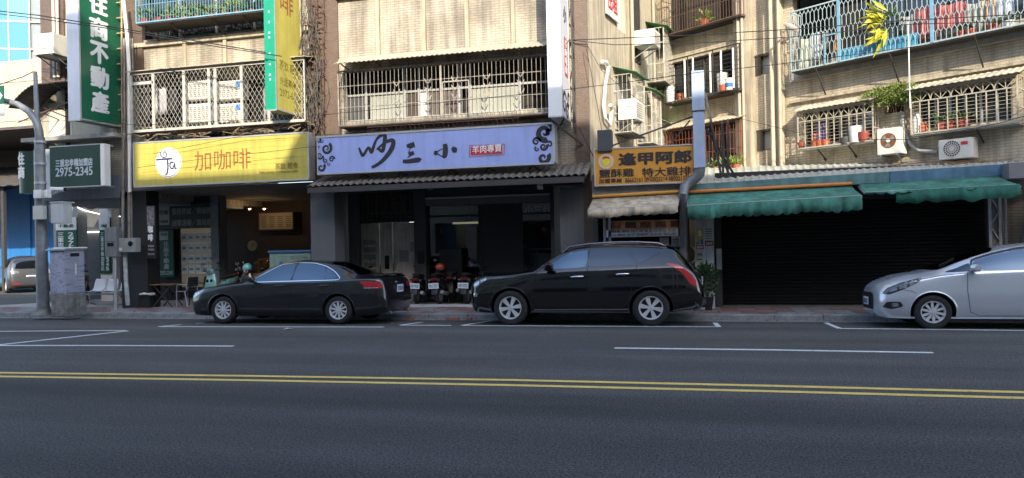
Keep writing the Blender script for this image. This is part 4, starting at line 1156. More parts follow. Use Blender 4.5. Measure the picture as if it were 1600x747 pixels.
# cloud scrolls at both ends
sc = MB()
for (cx, cy, r, tn, w, a0, sg) in [(205, 355, 62, 1.5, 30, 1.0, -1), (135, 430, 40, 1.4, 18, 0, -1), (195, 480, 30, 1.3, 16, 2, 1), (262, 468, 34, 1.4, 18, 0, 1), (150, 555, 46, 1.2, 26, .8, -1), (120, 270, 26, 1, 14, 1, -1), (160, 275, 24, 1.2, 10, 2, 1), (232, 520, 20, 1.2, 10, 2, 1), (118, 335, 22, 1.1, 10, 2.4, 1)]:
    c = S2(*pz(cx, cy)); k = 220/1494/62*1.0
    spiral_ribbon(sc, c, r*k, tn, w*k*1.2, w*k*.42, a0, Yb-.006, sg)
for (cx, cy, r, tn, w, a0, sg) in [(925, 215, 68, 1.25, 44, -1.2, -1), (960, 215, 26, 1.0, 16, 1.0, 1), (850, 295, 36, 1.4, 20, 0, 1), (915, 340, 34, 1.4, 20, .5, -1), (858, 362, 22, 1.2, 12, 2, 1), (915, 440, 52, 1.2, 34, .6, -1), (955, 180, 40, .8, 26, 1.6, -1), (968, 320, 26, 1, 16, 2, -1)]:
    c = S2(*qx(cx, cy)); k = 240/1379/62
    spiral_ribbon(sc, c, r*k, tn, w*k*1.2, w*k*.42, a0, Yb-.006, sg)
sc.build('cloud_scroll', ink, S)
bk = MB()
for px in (560, 620, 700, 760, 830):
    q = F(px, 268, Yb).x; bk.bar((q, Yb+.15, za-.04), (q+.3, YF-.03, za-.22), .03); bk.bar((q, Yb+.15, za-.04), (q-.35, YF-.03, za-.2), .025)
    bk.bar((q, Yb+.25, za+.4), (q, YF, za+.4), .03)
bk.build('bracket', dark_steel, S)
# tiled canopy --------------------------------------------------------------
tc_ = thing('tiled_canopy', 'dark grey pantile canopy under the blue sign', 'canopy', ((x0+x1)/2, YF-.4, 3.2))
ta = F(486, 285, 17.5).x; tb = F(914, 270, 17.5).x; tz1 = F(700, 266, YF).z; tz0 = F(700, 283, 17.3).z
yfr, ybk = 17.3, YF-.02
MB().prism([(ta, yfr+.02, tz0-.03), (ta, ybk, tz1-.05), (ta, ybk, tz1-.14), (ta, yfr+.02, tz0-.13)], (0, 0, 0), (tb-ta, 0, 0)).build('deck', dark_grey, tc_)
MB().box(ta, tb, yfr, yfr+.06, tz0-.16, tz0-.02).build('fascia_board', dark_steel, tc_)
tile_m = mat('pantile_grey', (.135, .12, .105), .6, var=.35, scale=8)
tm = MB(); pts = []
sl_ = (ybk-yfr)/4; dz_ = (tz1-tz0)/4; wd = .17
for s in (0, 1):
    P = [(wd*k/7, -.02+s*(sl_+.05), .045*math.sin(math.pi*k/7)**.8+.0+s*(dz_+.005)) for k in range(8)]; pts.append(P)
tm.rings([p+[(q[0], q[1], q[2]-.012) for q in reversed(p)] for p in pts], True)
tme = tm.mesh('roof_tile', (tile_m,), True)
nt_ = 0; x = ta
while x < tb-wd*.5:
    for r in range(4):
        if nt_ < 298:
            o = bpy.data.objects.new('roof_tile', tme); o.location = (x+random.uniform(-.006, .006), yfr+sl_*r, tz0+dz_*r+.004+random.uniform(0, .006)); put(o, tc_, False)
            o.matrix_parent_inverse = Matrix.Translation(-Vector(tc_.location)); nt_ += 1
    x += .178
# ground floor of C -----------------------------------------------------------
MB().box(XC0, XC1, YF+.02, 24.6, 3.40, UPZ-.03).build('soffit', dark_grey, Cb)
MB(FB).box(XC0, XC1, -.3, -.02, 3.20, 3.55).build('beam', black_m, Cb)
gx0 = F(489, 350, YF).x; gx1 = F(526, 350, YF).x
MB().box(gx0, gx1, YF-.12, YF+.45, 0, 2.93+.3).build('column', mid_grey, Cb)
MB().box(F(876, 350, YF).x, F(913, 350, YF).x, YF-.06, YF+.5, 0, 3.1).build('column', mid_grey, Cb)
MB().box(F(913, 350, YF).x, XC1+.05, YF-.02, YF+.4, 0, 3.25).build('column', brown_tile, Cb)
Yd = 20.3
# slim pilaster, doorway bay with grid transom and steel doors
MB().box(F(549, 350, Yd).x, F(562, 350, Yd).x, Yd-.2, Yd+.1, 0, 3.4).build('column', mid_grey, Cb)
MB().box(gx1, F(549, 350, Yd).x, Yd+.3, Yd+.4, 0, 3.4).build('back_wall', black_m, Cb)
MB().box(F(562, 350, Yd).x, F(651, 350, Yd).x, Yd+.02, Yd+.1, F(600, 348, Yd).z, 3.4).build('transom', interior_dark, Cb)
gr = MB(); ga = F(566, 320, Yd).x; gb = F(649, 320, Yd).x; zt = F(600, 300, Yd).z; zl = F(600, 347, Yd).z
for k in range(12): gr.bar((ga+(gb-ga)*k/11, Yd, zl), (ga+(gb-ga)*k/11, Yd, zt), .02)
for zz in (.0, .28, .62, 1): gr.bar((ga, Yd, zl+(zt-zl)*zz), (gb, Yd, zl+(zt-zl)*zz), .02)
for k in range(5):
    a = ga+(gb-ga)*(.12+.17*k)
    for p, q in (((a, .3), (a+.22, .3)), ((a+.22, .3), (a+.22, .85)), ((a+.22, .85), (a, .85)), ((a, .85), (a, .3))): gr.bar((p[0], Yd-.01, zl+(zt-zl)*p[1]), (q[0], Yd-.01, zl+(zt-zl)*q[1]), .03)
gr.build('transom_grille', mat('grille_grey', (.075, .07, .065), .6), Cb)
door_steel = mat('door_steel', (.46, .42, .37), .5, metal=.1, var=.3, scale=2, streak=.35)
def steel_door(px0, px1):
    a = F(px0, 400, Yd).x; b = F(px1, 400, Yd).x
    d = MB().box(a+.008, b-.008, Yd-.03, Yd+.02, .1, zl-.03).build('steel_door', door_steel, Cb, bevel=.006)
    n = 2
    for i in range(n):
        for j in range(3):
            u0 = a+.06+(b-a-.1)*i/n; u1 = a+.02+(b-a-.1)*(i+1)/n; z0 = .25+j*.68
            MB().box(u0, u1, Yd-.045, Yd-.03, z0, z0+.58).build('door_panel', door_steel, d, bevel=.01)
    return d, a, b
d1, a1, b1 = steel_door(565, 594)
for j in range(5): MB().box(a1+.1, b1-.1, Yd-.07, Yd-.046, .9+j*.22, 1.05+j*.22).build('letter_box', mat('letterbox', (.26, .25, .23), .4, metal=.4, var=.2), d1, bevel=.008)
d2, a2, b2 = steel_door(595, 614); d3, a3, b3 = steel_door(615, 650)
MB().box(a2+.15, b2-.1, Yd-.06, Yd-.046, 1.05, 1.45).build('door_window', black_gloss, d2)
hb = MB(); hb.tube([(b2+.06, Yd-.05, 1.0), (b2+.06, Yd-.11, 1.02), (b2+.06, Yd-.11, 1.2), (b2+.06, Yd-.05, 1.22)], .016); hb.build('door_handle', dark_steel, d3)
for (u, z, w, h) in ((.2, 1.25, .3, .35), (.55, 1.55, .2, .28)): MB().box(a3+u, a3+u+w, Yd-.05, Yd-.047, z, z+h).build('pasted_notice', mat('notice_faded', (.26, .26, .25), .7, var=.2), d3)
ip = MB().box(F(655, 392, Yd-.1).x, F(664, 392, Yd-.1).x, Yd-.24, Yd-.2, 1.2, 1.55).build('intercom', black_gloss, Cb)
# wall pier and glazed shopfront
sx0 = F(669, 380, Yd).x; sx1 = F(876, 380, Yd).x
MB().box(F(651, 380, Yd).x, sx0, Yd-.2, Yd+.2, 0, 3.4).build('column', mat('dark_grey_col', (.05, .05, .052), .55), Cb)
MB().box(sx0, sx1, Yd-.1, Yd+.25, F(780, 319, Yd).z, 3.4).build('fascia', dark_grey, Cb)
MB().box(sx0, sx1, Yd-.16, Yd-.1, F(780, 318, Yd).z, F(780, 306, Yd).z).build('shutter_box', mat('shutter_box_grey', (.14, .14, .135), .5), Cb)
MB().box(sx0, sx1, Yd-.18, Yd-.16, F(780, 308, Yd).z, F(780, 305.5, Yd).z).build('light_strip', mat('strip_pale', (.5, .5, .48), .4), Cb)
zsh = F(780, 319, Yd).z
sf = MB()
for px in (669, 750, 816, 875):
    q = F(px, 380, Yd).x; sf.box(q-.03, q+.03, Yd-.03, Yd+.03, .1, zsh)
zt2 = F(720, 337, Yd).z
sf.box(sx0, sx1, Yd-.02, Yd+.02, zt2-.03, zt2+.03); sf.box(sx0, sx1, Yd-.02, Yd+.02, .1, .18)
sf.build('shopfront_frame', black_m, Cb)
sg_m = bpy.data.materials.new('clear_shop_glass'); sg_m.use_nodes = True
_n = sg_m.node_tree.nodes; _l = sg_m.node_tree.links
_t = _n.new('ShaderNodeBsdfTransparent'); _t.inputs[0].default_value = (.75, .78, .78, 1); _g = _n.new('ShaderNodeBsdfGlossy'); _g.inputs['Roughness'].default_value = .02
_f = _n.new('ShaderNodeFresnel'); _f.inputs[0].default_value = 1.6; _m = _n.new('ShaderNodeMixShader')
_l.new(_f.outputs[0], _m.inputs[0]); _l.new(_t.outputs[0], _m.inputs[1]); _l.new(_g.outputs[0], _m.inputs[2]); _l.new(_m.outputs[0], _n['Material Output'].inputs[0])
for a, b in ((669, 750), (816, 875)):
    MB().box(F(a, 380, Yd).x+.03, F(b, 380, Yd).x-.03, Yd-.004, Yd+.004, .18, zt2-.03).build('glass_pane', sg_m, Cb)
    MB().box(F(a, 380, Yd).x+.03, F(b, 380, Yd).x-.03, Yd-.004, Yd+.004, zt2+.03, zsh).build('glass_pane', sg_m, Cb)
MB().box(F(750, 380, Yd).x+.03, F(816, 380, Yd).x-.03, Yd-.01, Yd+.01, .18, zt2-.03).build('dark_panel', black_m, Cb)
MB().box(F(750, 380, Yd).x+.03, F(816, 380, Yd).x-.03, Yd-.01, Yd+.01, zt2+.03, zsh).build('dark_panel', black_m, Cb)
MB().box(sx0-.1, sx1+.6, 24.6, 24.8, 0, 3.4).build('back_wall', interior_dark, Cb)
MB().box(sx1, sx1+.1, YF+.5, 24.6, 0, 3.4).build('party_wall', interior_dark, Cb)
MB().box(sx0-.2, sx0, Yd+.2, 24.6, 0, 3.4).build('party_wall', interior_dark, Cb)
# inside: pale column, hanging lantern, clothes-rack trolley with white tub
MB().box(F(692, 380, 23).x, F(706, 380, 23).x, 23, 23.3, 0, 3.1).build('inner_column', mat('inner_cream', (.22, .21, .18), .7), Cb)
o = MB().box(F(712, 380, 23.5).x, F(748, 380, 23.5).x, 23.5, 23.55, 1, 2.3).build('wall_panel', mat('inner_panel', (.08, .065, .05), .6), Cb)
ls = MB().box(F(705, 352, 22.6).x, F(748, 352, 22.6).x, 22.6, 22.7, F(720, 350, 22.6).z, F(720, 347, 22.6).z).build('strip_lamp', mat('strip_glow', (1, .9, .7), .5, var=0, emit=(1, .85, .6), estr=.1))
tag(ls, 'dim strip lamp glowing behind the shop window of the lamb shop', 'lamp')
ln = MB().lathe(F(686, 360, 21.4), (0, 0, 1), [(-.14, .05), (-.1, .1), (.1, .1), (.14, .05)], 14, True).build('paper_lantern', mat('lantern', (.4, .36, .3), .6), None, True)
tag(ln, 'small pale lantern hanging behind the shop glass', 'lantern')
cab = MB().box(F(687, 420, 20).x, F(722, 420, 20).x, 19.95, 20.15, .1, F(700, 388, 20).z).build('planter_screen', black_gloss, None, bevel=.02)
tag(cab, 'tall black planter screen standing before the shop window', 'screen')
tr = thing('metal_rack', 'metal tube rack with a white cooler behind the shop glass beside the dark panel', 'rack', F(845, 440, 20.9))
rk2 = MB(); xa = F(820, 400, 20.9).x; xb = F(868, 400, 20.9).x
for x in (xa, xb): rk2.bar((x, 20.9, .1), (x, 20.9, 1.7), .035)
rk2.bar((xa, 20.9, 1.55), (xb, 20.9, 1.55), .03)
for s in (0, 1): rk2.bar((xa+.25+s*.5, 20.85, .4), (xa+.75-s*.5+.1, 20.85, 1.5), .03)
rk2.build('frame', galv, tr)
MB().superloft([(((xa+xb)/2+.1, 21.2, .75), (.42, 0, 0), (0, .3, 0)), (((xa+xb)/2+.1, 21.2, 1.35), (.45, 0, 0), (0, .32, 0)), (((xa+xb)/2+.1, 21.2, 1.42), (.40, 0, 0), (0, .28, 0))]).build('cooler', mat('cooler_green', (.38, .44, .36), .5), tr, True)
x0, x1, za, zb = pxrect(816, 320, 874, 336, Yd+.06)
text('lettering', '吵三小', Cb, pale_letter, (x1-.25, Yd+.05, za+.02), (-1, 0, 0), ZU, .75, zb-za-.04, .01)  # mirrored name: a reflection in the glass modelled as solid lettering
MB().lathe((F(868, 326, Yd+.05).x, Yd+.05, (za+zb)/2), (0, -1, 0), [(0, .16), (.01, .16), (.012, .001)], 20).build('window_emblem', mat('emblem_orange', (.45, .2, .05), .5), Cb)
for px in (673, 844):
    p = F(px, 291, 17.6); t = thing('security_lamp', ['small grey floodlight under the left half of the tiled canopy', 'small grey floodlight under the right end of the tiled canopy'][px > 700], 'lamp', p, 'canopy floodlights')
    MB().box(p.x-.055, p.x+.055, 17.5, 17.62, p.z-.08, p.z+.06).build('housing', galv, t, bevel=.01); MB().bar((p.x, 17.58, p.z+.05), (p.x, 17.7, p.z+.22), .03).build('bracket', galv, t)
# projecting white sign -------------------------------------------------------
t, xl, xr, zb = blade_sign('lamb_blade_sign', 'tall white projecting sign box with a red seal on its side', 856, 877, 890, 182, 17.0, 18.2, mat('sign_white', (.62, .63, .68), .4, var=.03), mat('sign_white_edge', (.72, .73, .76), .35, var=.03), 9.6)
bz = lambda py: F(884, py, 17.6).z
vtext('lettering', '小', t, ink, (xr+.001, 17.45, bz(35)), PY, ZU, .45, bz(8)-bz(35), .1, .03)
MB().box(xr+.0005, xr+.006, 17.5, 17.95, bz(118), bz(58)).build('red_seal', red_m, t)
vtext('lettering', '羊肉專賣', t, white_letter, (xr+.0065, 17.57, bz(115)), PY, ZU, .3, bz(61)-bz(115), .1, .02)
sp_ = MB()
for (y, z, r) in ((17.4, zb+.35, .3), (17.8, zb+.2, .22), (18.0, zb+.5, .2)):
    spiral_ribbon(sp_, (y, z), r, 1.3, .12, .04, .5, 0, 1, f=lambda a, b: (xr+.003, a, b))
sp_.build('cloud_scroll', ink, t)
b = MB(); zz = zb-.3
for s in (0, .32): b.bar((xr+.12, 18.28-s, zb-.2), (xr+.12, 18.28-s, 9.5), .04)
z = zb
while z < 9.3: b.bar((xr+.12, 18.28, z), (xr+.12, 17.96, z+.4), .025); b.bar((xr+.12, 17.96, z+.4), (xr+.12, 18.28, z+.8), .025); z += .8
b.bar((xl, 17.2, zb-.05), (xr+.3, 18.3, zb-.55), .03); b.bar((xr, 17.3, zb-.02), (xl-.2, 18.3, zb-.4), .03)
b.build('truss', dark_steel, t)

# ================================================================== building A: corner agency
A_ = thing('corner_building', 'brown and beige tiled corner building with the estate agency sign', 'building', ((XA0+XB0)/2, YF, 0))
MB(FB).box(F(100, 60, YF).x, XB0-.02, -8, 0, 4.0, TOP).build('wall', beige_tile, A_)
MB(FB).box(F(67, 60, YF).x, F(103, 60, YF).x, -8, .08, F(90, 135, YF).z, TOP).build('brown_pier', brown_tile, A_)
MB(FB).box(F(186, 60, YF).x, XB0-.03, 0, .1, 6.6, TOP).build('brown_pier', brown_tile, A_)
pp = MB(); 
for px in (82, 88): q = F(px, 40, YF-.2); pp.tube([(q.x, YF-.16, 7.0), (q.x, YF-.16, TOP)], .045, 8)
pp.build('downpipe', mat('pipe_cream', (.5, .45, .38), .5), A_)
MB(FB).box(XA0, XB0-.04, -6, .02, 3.32, 4.0).build('beam', mat('beam_grey', (.25, .27, .30), .7, streak=.2), A_)
MB().box(XA0, XB0-.04, YF+.1, 24, 3.2, 3.32).build('soffit', mat('soffit_grey', (.24, .25, .26), .8), A_)
wn_ = window(FB, F(98, 30, YF).x, F(107, 30, YF).x+.5, 7.3, 8.7, .012, A_, alu, frosted, 1)
for (a, b, m) in ((76, 103, curtain_m), (112, 158, frosted)):
    w = MB(FB).box(F(a, 190, YF).x, F(b, 190, YF).x, -.1, .015, F(100, 214, YF).z, F(100, 160, YF).z).build('window', m, A_)
    MB(FB).box(F(a, 190, YF).x-.03, F(a, 190, YF).x+.03, 0, .03, F(100, 214, YF).z, F(100, 160, YF).z).build('frame', alu, w)
MB(FB).box(XA0-.1, XB0-.05, 0, .55, F(120, 222, YF).z, F(120, 216, YF).z).build('ledge', concrete, A_)
MB(FB).box(F(60, 200, YF).x, F(76, 200, YF).x, -.3, .0, 4, F(65, 130, YF).z).build('corner_pier', beige_plaster, A_)
MB(FB).box(F(103, 200, YF).x, F(110, 200, YF).x, -.0, .02, 4, F(65, 130, YF).z).build('dark_recess', interior_dark, A_)
# dark awning over the second-floor windows
aw = thing('corner_canopy', 'dark curved corrugated canopy on the corner building', 'canopy', F(70, 170, 17.6))
rb = MB(); n = 40; A = []; Bq = []; a = F(10, 160, 17.3).x; b = F(107, 140, 17.3).x
for k in range(n+1):
    f_ = k/n; u = a+(b-a)*f_; dz = .03*(k % 2); drop = max(0, .45-f_)**1.6*2.2
    A.append(rb.pt((u+.0, YF+.05, F(100, 128, 17.35).z+.1+dz-drop))); Bq.append(rb.pt((u, 17.35, F(100, 128, 17.35).z+dz-drop)))
for k in range(n): rb.face(A[k], A[k+1], Bq[k+1], Bq[k])
rb.build('sheet', mat('canopy_black', (.06, .05, .045), .8, var=.3), aw).modifiers.new('t', 'SOLIDIFY').thickness = .02
b_ = MB(); b_.bar((a+.3, 17.4, F(100, 158, 17.35).z-.5), (b, 17.4, F(100, 158, 17.35).z), .03)
for k in range(4): u = a+.8+(b-a-.9)*k/3; b_.bar((u, 17.4, F(100, 160, 17.35).z-.1), (u, YF, F(100, 175, 17.35).z), .025)
b_.build('bracket', rust, aw)
acA = aircon('boxy cream air conditioner on a bracket under the brown pier at far left', FB, F(59, 75, YF-.8).x, F(90, 75, YF-.8).x, F(75, 90, YF-.6).z, F(75, 58, YF-.6).z, .15, .95, 'none')
# agency shopfront, interior with ring lamp
MB().box(F(84, 380, 20.5).x, F(122, 380, 20.5).x, 20.5, 20.9, 0, 3.3).build('column', mat('col_grey', (.28, .29, .30), .7), A_)
MB().box(XA0, XB0-.01, 18.9, 25.4, 3.33, TOP-.3).build('core', beige_plaster, A_)
MB().box(F(116, 400, 22.3).x, XB0+.1, 22.3, 22.5, 0, 3.3).build('back_wall', mat('agency_back', (.08, .08, .08), .8), A_)
glow = mat('ring_glow', (1, 1, 1), .5, var=0, emit=(1, .96, .88), estr=1.6)
rc = F(172, 328, 20.8); rl = thing('ring_lamp', 'large glowing ring lamp hung under the agency ceiling', 'lamp', rc)
rg = MB(); P = [(rc.x+.98*math.cos(2*math.pi*k/16), rc.y+.98*math.sin(2*math.pi*k/16), rc.z-.2*math.sin(2*math.pi*k/16)) for k in range(17)]
for p, q in zip(P, P[1:]):
    d_ = Vector(q)-Vector(p); rg.bar(Vector(p)+d_*.03, Vector(q)-d_*.03, .022)
rg.build('tube', glow, rl)
hg = MB()
for k in (0, 5, 10): hg.tube([P[k], (P[k][0], P[k][1], 3.22)], .006)
hg.build('hanger', cable_m, rl)
l2 = MB().box(F(122, 362, 22.2).x, F(158, 362, 22.2).x, 22.2, 22.25, F(140, 363.5, 22.2).z, F(140, 361.8, 22.2).z).build('strip_lamp', glow)
tag(l2, 'glowing white strip lamp deep inside the agency', 'lamp')
# sign columns inside
for k, (p0, p1, Yk, lb) in enumerate(((88, 120, 20.45, 'green and white agency panel on the grey pier behind the signal box'), (155, 172, 20.9, 'narrow green agency panel on the inner pier behind the meter boxes'))):
    x0, x1, za, zb = pxrect(p0, 340 if k == 0 else 340, p1, 420 if k == 0 else 420, Yk)
    s = flat_sign('agency_sign', lb, x0, x1, 1.0, zb, Yk, green_sign)
    tag(s, group='green agency panels')
    MB().box(x0, x1, Yk-.008, Yk, zb-.42, zb).build('logo_panel', white_paint, s)
    text('lettering', '不動產', s, green_sign, (x0+.1, Yk-.01, zb-.34), XU, ZU, (x1-x0)-.2, .12, .02)
    vtext('lettering', '三重忠孝橋加盟店', s, white_letter, (x0+.06, Yk-.001, 1.1), XU, ZU, (x1-x0)*.3, zb-.5-1.1, .1, .02)
    vtext('lettering', '2975-2345', s, white_letter, (x0+(x1-x0)*.58, Yk-.001, 1.1), XU, ZU, (x1-x0)*.28, zb-.5-1.1, .1, .02)
    if k: MB().box(x0-.02, x1+.02, Yk+.061, Yk+.4, 0, 3.2).build('inner_pier', white_paint, A_)
# green fascia round the corner
Yg = 17.35
S = thing('agency_fascia_sign', 'dark green estate agency fascia with white telephone number at the corner', 'shop sign', F(120, 290, Yg))
gx0 = F(78, 260, Yg).x; gx1 = F(157, 258, Yg).x; za = F(120, 291, Yg).z; zb = F(120, 228, Yg).z
MB().box(gx0, gx1, Yg, Yg+.22, za, zb).build('box', dark_green, S)
MB().box(gx1, gx1+.14, Yg-.006, Yg+.22, za-.02, zb+.02).build('end_cap', white_paint, S, bevel=.01)
fb = MB(); fb.box(gx0, gx1, Yg-.01, Yg+.5, za-.03, za); fb.box(gx0, gx1, Yg-.01, Yg+.5, zb, zb+.03); fb.build('frame', alu, S)
sd = MB(); cxx = F(44, 260, Yg+.4)
sd.superloft([((cxx.x+.22, Yg+.35, za-.12), (.34, 0, 0), (0, .3, 0)), ((cxx.x+.22, Yg+.35, zb-.05), (.34, 0, 0), (0, .3, 0))], 20, 2.4); sd.build('corner_drum', dark_green, S, True)
MB().box(cxx.x+.5, gx0-.004, Yg+.12, Yg+.45, za-.1, zb-.02).build('joint_strip', mat('strip_bluewhite', (.45, .47, .5), .5), S)
vtext('lettering', '住商', S, white_letter, (cxx.x+.03, Yg+.03, za+.3), (1, .0, 0), ZU, .24, .75, .1, .05)
def ft2(s, px0, py0, px1, py1, b): return face_text(s, px0, py0, px1, py1, Yg, S, mat('letter_bluegrey', (.5, .54, .58), .5), b)
ft2('三重忠孝橋加盟店', 87, 248, 145, 260, .03); ft2('2975-2345', 87, 261, 145, 275, .02)
# projecting green sign
t, xl, xr, zb = blade_sign('agency_blade_sign', 'tall green projecting estate agency sign with white characters', 106, 124, 180, 188, 16.75, 18.3, mat('sign_green_lit', (.008, .12, .06), .3, var=.06), mat('sign_edge_white', (.56, .60, .68), .4, var=.05, streak=.06), 9.4)
zq = lambda py: F(148, py, 17.4).z
vtext('lettering', '住商不動產', t, white_letter, (xr+.001, 17.13, zq(177)), PY, ZU, .68, zq(-12)-zq(177), .12, .05)
# ================================================================== D: the plain side wall, E: the angled apartment block
Eb = thing('angled_apartment_block', 'sunlit beige apartment block standing at an angle behind the market sheds', 'building', (3, 22, 0))
DL = (E0-D0).length
dh = []
u0, _ = PD(964, 30); u1, _ = PD(977, 40); dh.append((u0, u1, PD(970, 48)[1], PD(970, 48)[1]+2.2))
mb = MB(FD); wall_holes(mb, 0, DL+.3, 0, TOP, dh, .2); mb.poly([(0, 0, TOP), (DL, 0, TOP), (DL, -4, TOP), (0, -4, TOP)])
sw = mb.build('side_wall', beige_plaster, Cb)
window(FD, *dh[0], -.18, Cb, alu, frosted, 0)
# E wall
small = []
for (a, b, c, d) in ((1184, 1207, 84, 118), (1187, 1208, 203, 236)):
    u0, z0 = PE(a, d); u1, z1 = PE(b, c); small.append((u0, u1, z0, z1))
def rectE(p0, p1, v=0):
    u0, z0 = PE(*p0, v); u1, z1 = PE(*p1, v); return u0, u1, z0, z1
lw0 = rectE((1256, 232), (1352, 172)); lw0 = (PE(1256, 205)[0], PE(1364, 200)[0], PE(1300, 226)[1]+.05, PE(1300, 168)[1])
lw1 = (PE(1436, 190)[0], PE(1580, 170)[0], PE(1500, 200)[1]+.05, PE(1500, 136)[1])
bal = (PE(1240, 80)[0], 13.5, PE(1400, 77)[1]+.1, PE(1400, 77)[1]+2.2)
up1 = (PE(1042, 120)[0]+.1, PE(1150, 120)[0], PE(1100, 150)[1]+.05, PE(1100, 85)[1]-.02)
up0 = (up1[0], up1[1], PE(1100, 40)[1], PE(1100, 40)[1]+1.6)
lo1 = (PE(1044, 230)[0]+.1, PE(1156, 230)[0], PE(1100, 258)[1], PE(1100, 196)[1])
hol = (PE(1382, 165)[0], PE(1412, 165)[0], PE(1398, 176)[1], PE(1398, 150)[1])
eh = small+[lw0, lw1, bal, up1, up0, lo1, hol]
eh = [(min(h[0], h[1]), max(h[0], h[1]), min(h[2], h[3]), max(h[2], h[3])) for h in eh]
mb = MB(FE); wall_holes(mb, -.2, 16, 0, TOP, eh, .25); mb.poly([(0, 0, TOP), (16, 0, TOP), (16, -6, TOP), (0, -6, TOP)]); mb.poly([(16, 0, 0), (16, 0, TOP), (16, -6, TOP), (16, -6, 0)])
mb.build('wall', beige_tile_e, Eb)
for h in eh[:2]: 
    w = window(FE, *h, -.1, Eb, alu_dark, frosted, 0)
    MB(FE).box(h[0]-.05, h[0]+.12, -.09, .03, h[2], h[3]).build('sash', alu_dark, w)
    MB(FE).box(h[0]-.06, h[1]+.06, .0, .05, h[3], h[3]+.05).build('lintel', alu_dark, w)
for h in eh[2:4]: window(FE, *h, -.2, Eb, alu, window_glass, 5)
for h in eh[4:5]: window(FE, h[0]-1.5, h[1], h[2]-.4, h[3]+1.2, -1.2, Eb, alu_dark, window_glass, 9)
MB(FE).poly([(bal[0], -.25, bal[2]), (bal[1], -.25, bal[2]), (bal[1], -1.2, bal[2]), (bal[0], -1.2, bal[2])]).build('balcony_floor', concrete, Eb)
for h in eh[5:8]: window(FE, *h, -.2, Eb, alu_dark, window_glass, 3)
MB(FE).poly([(eh[8][0], -.24, eh[8][2]), (eh[8][1], -.24, eh[8][2]), (eh[8][1], -.24, eh[8][3]), (eh[8][0], -.24, eh[8][3])]).build('recess', black_m, Eb)
# plaster piers, pipes and string courses on the stair bay
ub = PE(1163, 150)[0]; uc = PE(1181, 150)[0]; ud_ = PE(1233, 150)[0]
MB(FE).box(ub-.15, uc, 0, .28, 0, TOP).build('pier', beige_plaster, Eb)
MB(FE).box(uc, PE(1214, 150)[0], .0, .04, 0, TOP).build('stair_bay', beige_plaster, Eb) if False else None
MB(FE).box(PE(1219, 150)[0], ud_-.12, 0, .22, 0, TOP).build('pier', beige_plaster, Eb)
pp = MB(FE)
for px, r in ((1166, .05), (1172, .04), (1217, .06), (1229, .045)): u = PE(px, 150)[0]; pp.tube([(u, .36, 0), (u, .36, TOP)], r, 8)
pp.build('downpipe', mat('pipe_beige', (.45, .39, .30), .55, streak=.2), Eb)
zc = bal[2]-.12
MB(FE).box(bal[0]-.1, 14, 0, .12, zc-.32, zc-.02).build('balcony_edge', concrete, Eb)
MB(FE).box(bal[0]-.1, 14, .0, .10, PE(1300, 148)[1]-.06, PE(1300, 148)[1]).build('string_course', beige_plaster, Eb)
MB(FE).box(bal[0]-.2, 14, .0, .55, bal[3]+.15, bal[3]+2.6).build('upper_parapet', beige_plaster, Eb)

# upper right balcony cage with hexagon pattern ---------------------------------
V1 = .55
a = PE(1236, 80, V1)[0]; z0 = PE(1240, 111, V1)[1]
z1 = z0+1.62
lb = mat('bars_pale_blue', (.34, .42, .44), .5, var=.12)
HC = cage('hexagon_cage', 'pale blue hexagon-patterned balcony cage hung with washing at upper right', FE, a, 13.2, z0, z1, V1, lb, 'hex', sp=.115, mtray=dark_steel)
f = MB(FE)
for px in (1311, 1457): u = PE(px, 60, V1)[0]; f.box(u-.035, u+.035, V1-.02, V1+.03, z0, z1)
u = PE(1289, 75, V1)[0]; f.bar((u, V1+.02, z0), (u, V1+.02, z0+.75), .035); f.bar((u, V1+.02, z0+.75), (PE(1311, 60, V1)[0], V1+.02, z0+.75), .035)
f.build('post', mat('post_blue', (.16, .32, .44), .5), HC)
bb = MB(FE).box(PE(1313, 70, .5)[0], PE(1432, 50, .5)[0], .42, .46, z0+.0, z0+.34).build('blue_board', mat('board_blue', (.05, .27, .42), .5), HC)
br = MB(FE)
for px in (1290, 1405, 1537): u = PE(px, 95)[0]; br.bar((u, 0, z0-.75), (u-.0, V1, z0-.06), .03)
br.build('bracket', dark_steel, HC)
items = [(1262, 60, .5, .9, (.42, .44, .34), 'pale green cloth hanging at the left end of the hexagon cage'), (1290, 50, .22, .5, (.5, .45, .34), 'cream cloth hanging beside the plush orange one in the hexagon cage'), (1309, 54, .16, .45, (.55, .22, .03), 'small orange cloth hanging in the hexagon cage'),
         (1445, 12, .6, .75, (.42, .13, .12), 'red and white blanket hanging at the left of the pair in the cage'), (1487, 6, .75, .6, (.42, .12, .11), 'red blanket hanging at the right of the pair in the cage'), (1420, 25, .5, .7, (.35, .34, .32), 'grey towel hanging beside the red blankets'), (1525, 5, .5, .7, (.32, .33, .30), 'pale grey cloth hanging right of the red blankets'), (1545, 0, .45, .6, (.36, .24, .12), 'tan cloth hanging near the right edge of the cage'), (1565, -8, .55, .6, (.5, .52, .58), 'white cloth hanging at the far right of the cage'), (1275, 52, .3, .8, (.42, .44, .46), 'silver grey cloth hanging in the hexagon cage')]
for (px, py, w, h, c, l) in items:
    u, z = PE(px, py, .25); cloth_item('hanging_cloth', l, 'washing', FE, u, .25, z, w, h, mat('cloth_%d' % px, c, .9, var=.6 if c[0] > .4 and c[1] < .2 else .2, scale=9))
pl = thing('balcony_plant', 'bright yellow-green leafy plant leaning out of the hexagon cage', 'plant', FE(*[PE(1365, 55, .65)[0], .6, PE(1365, 75, .65)[1]]))
lf = MB(FE); uu, zz = PE(1378, 42, .62)
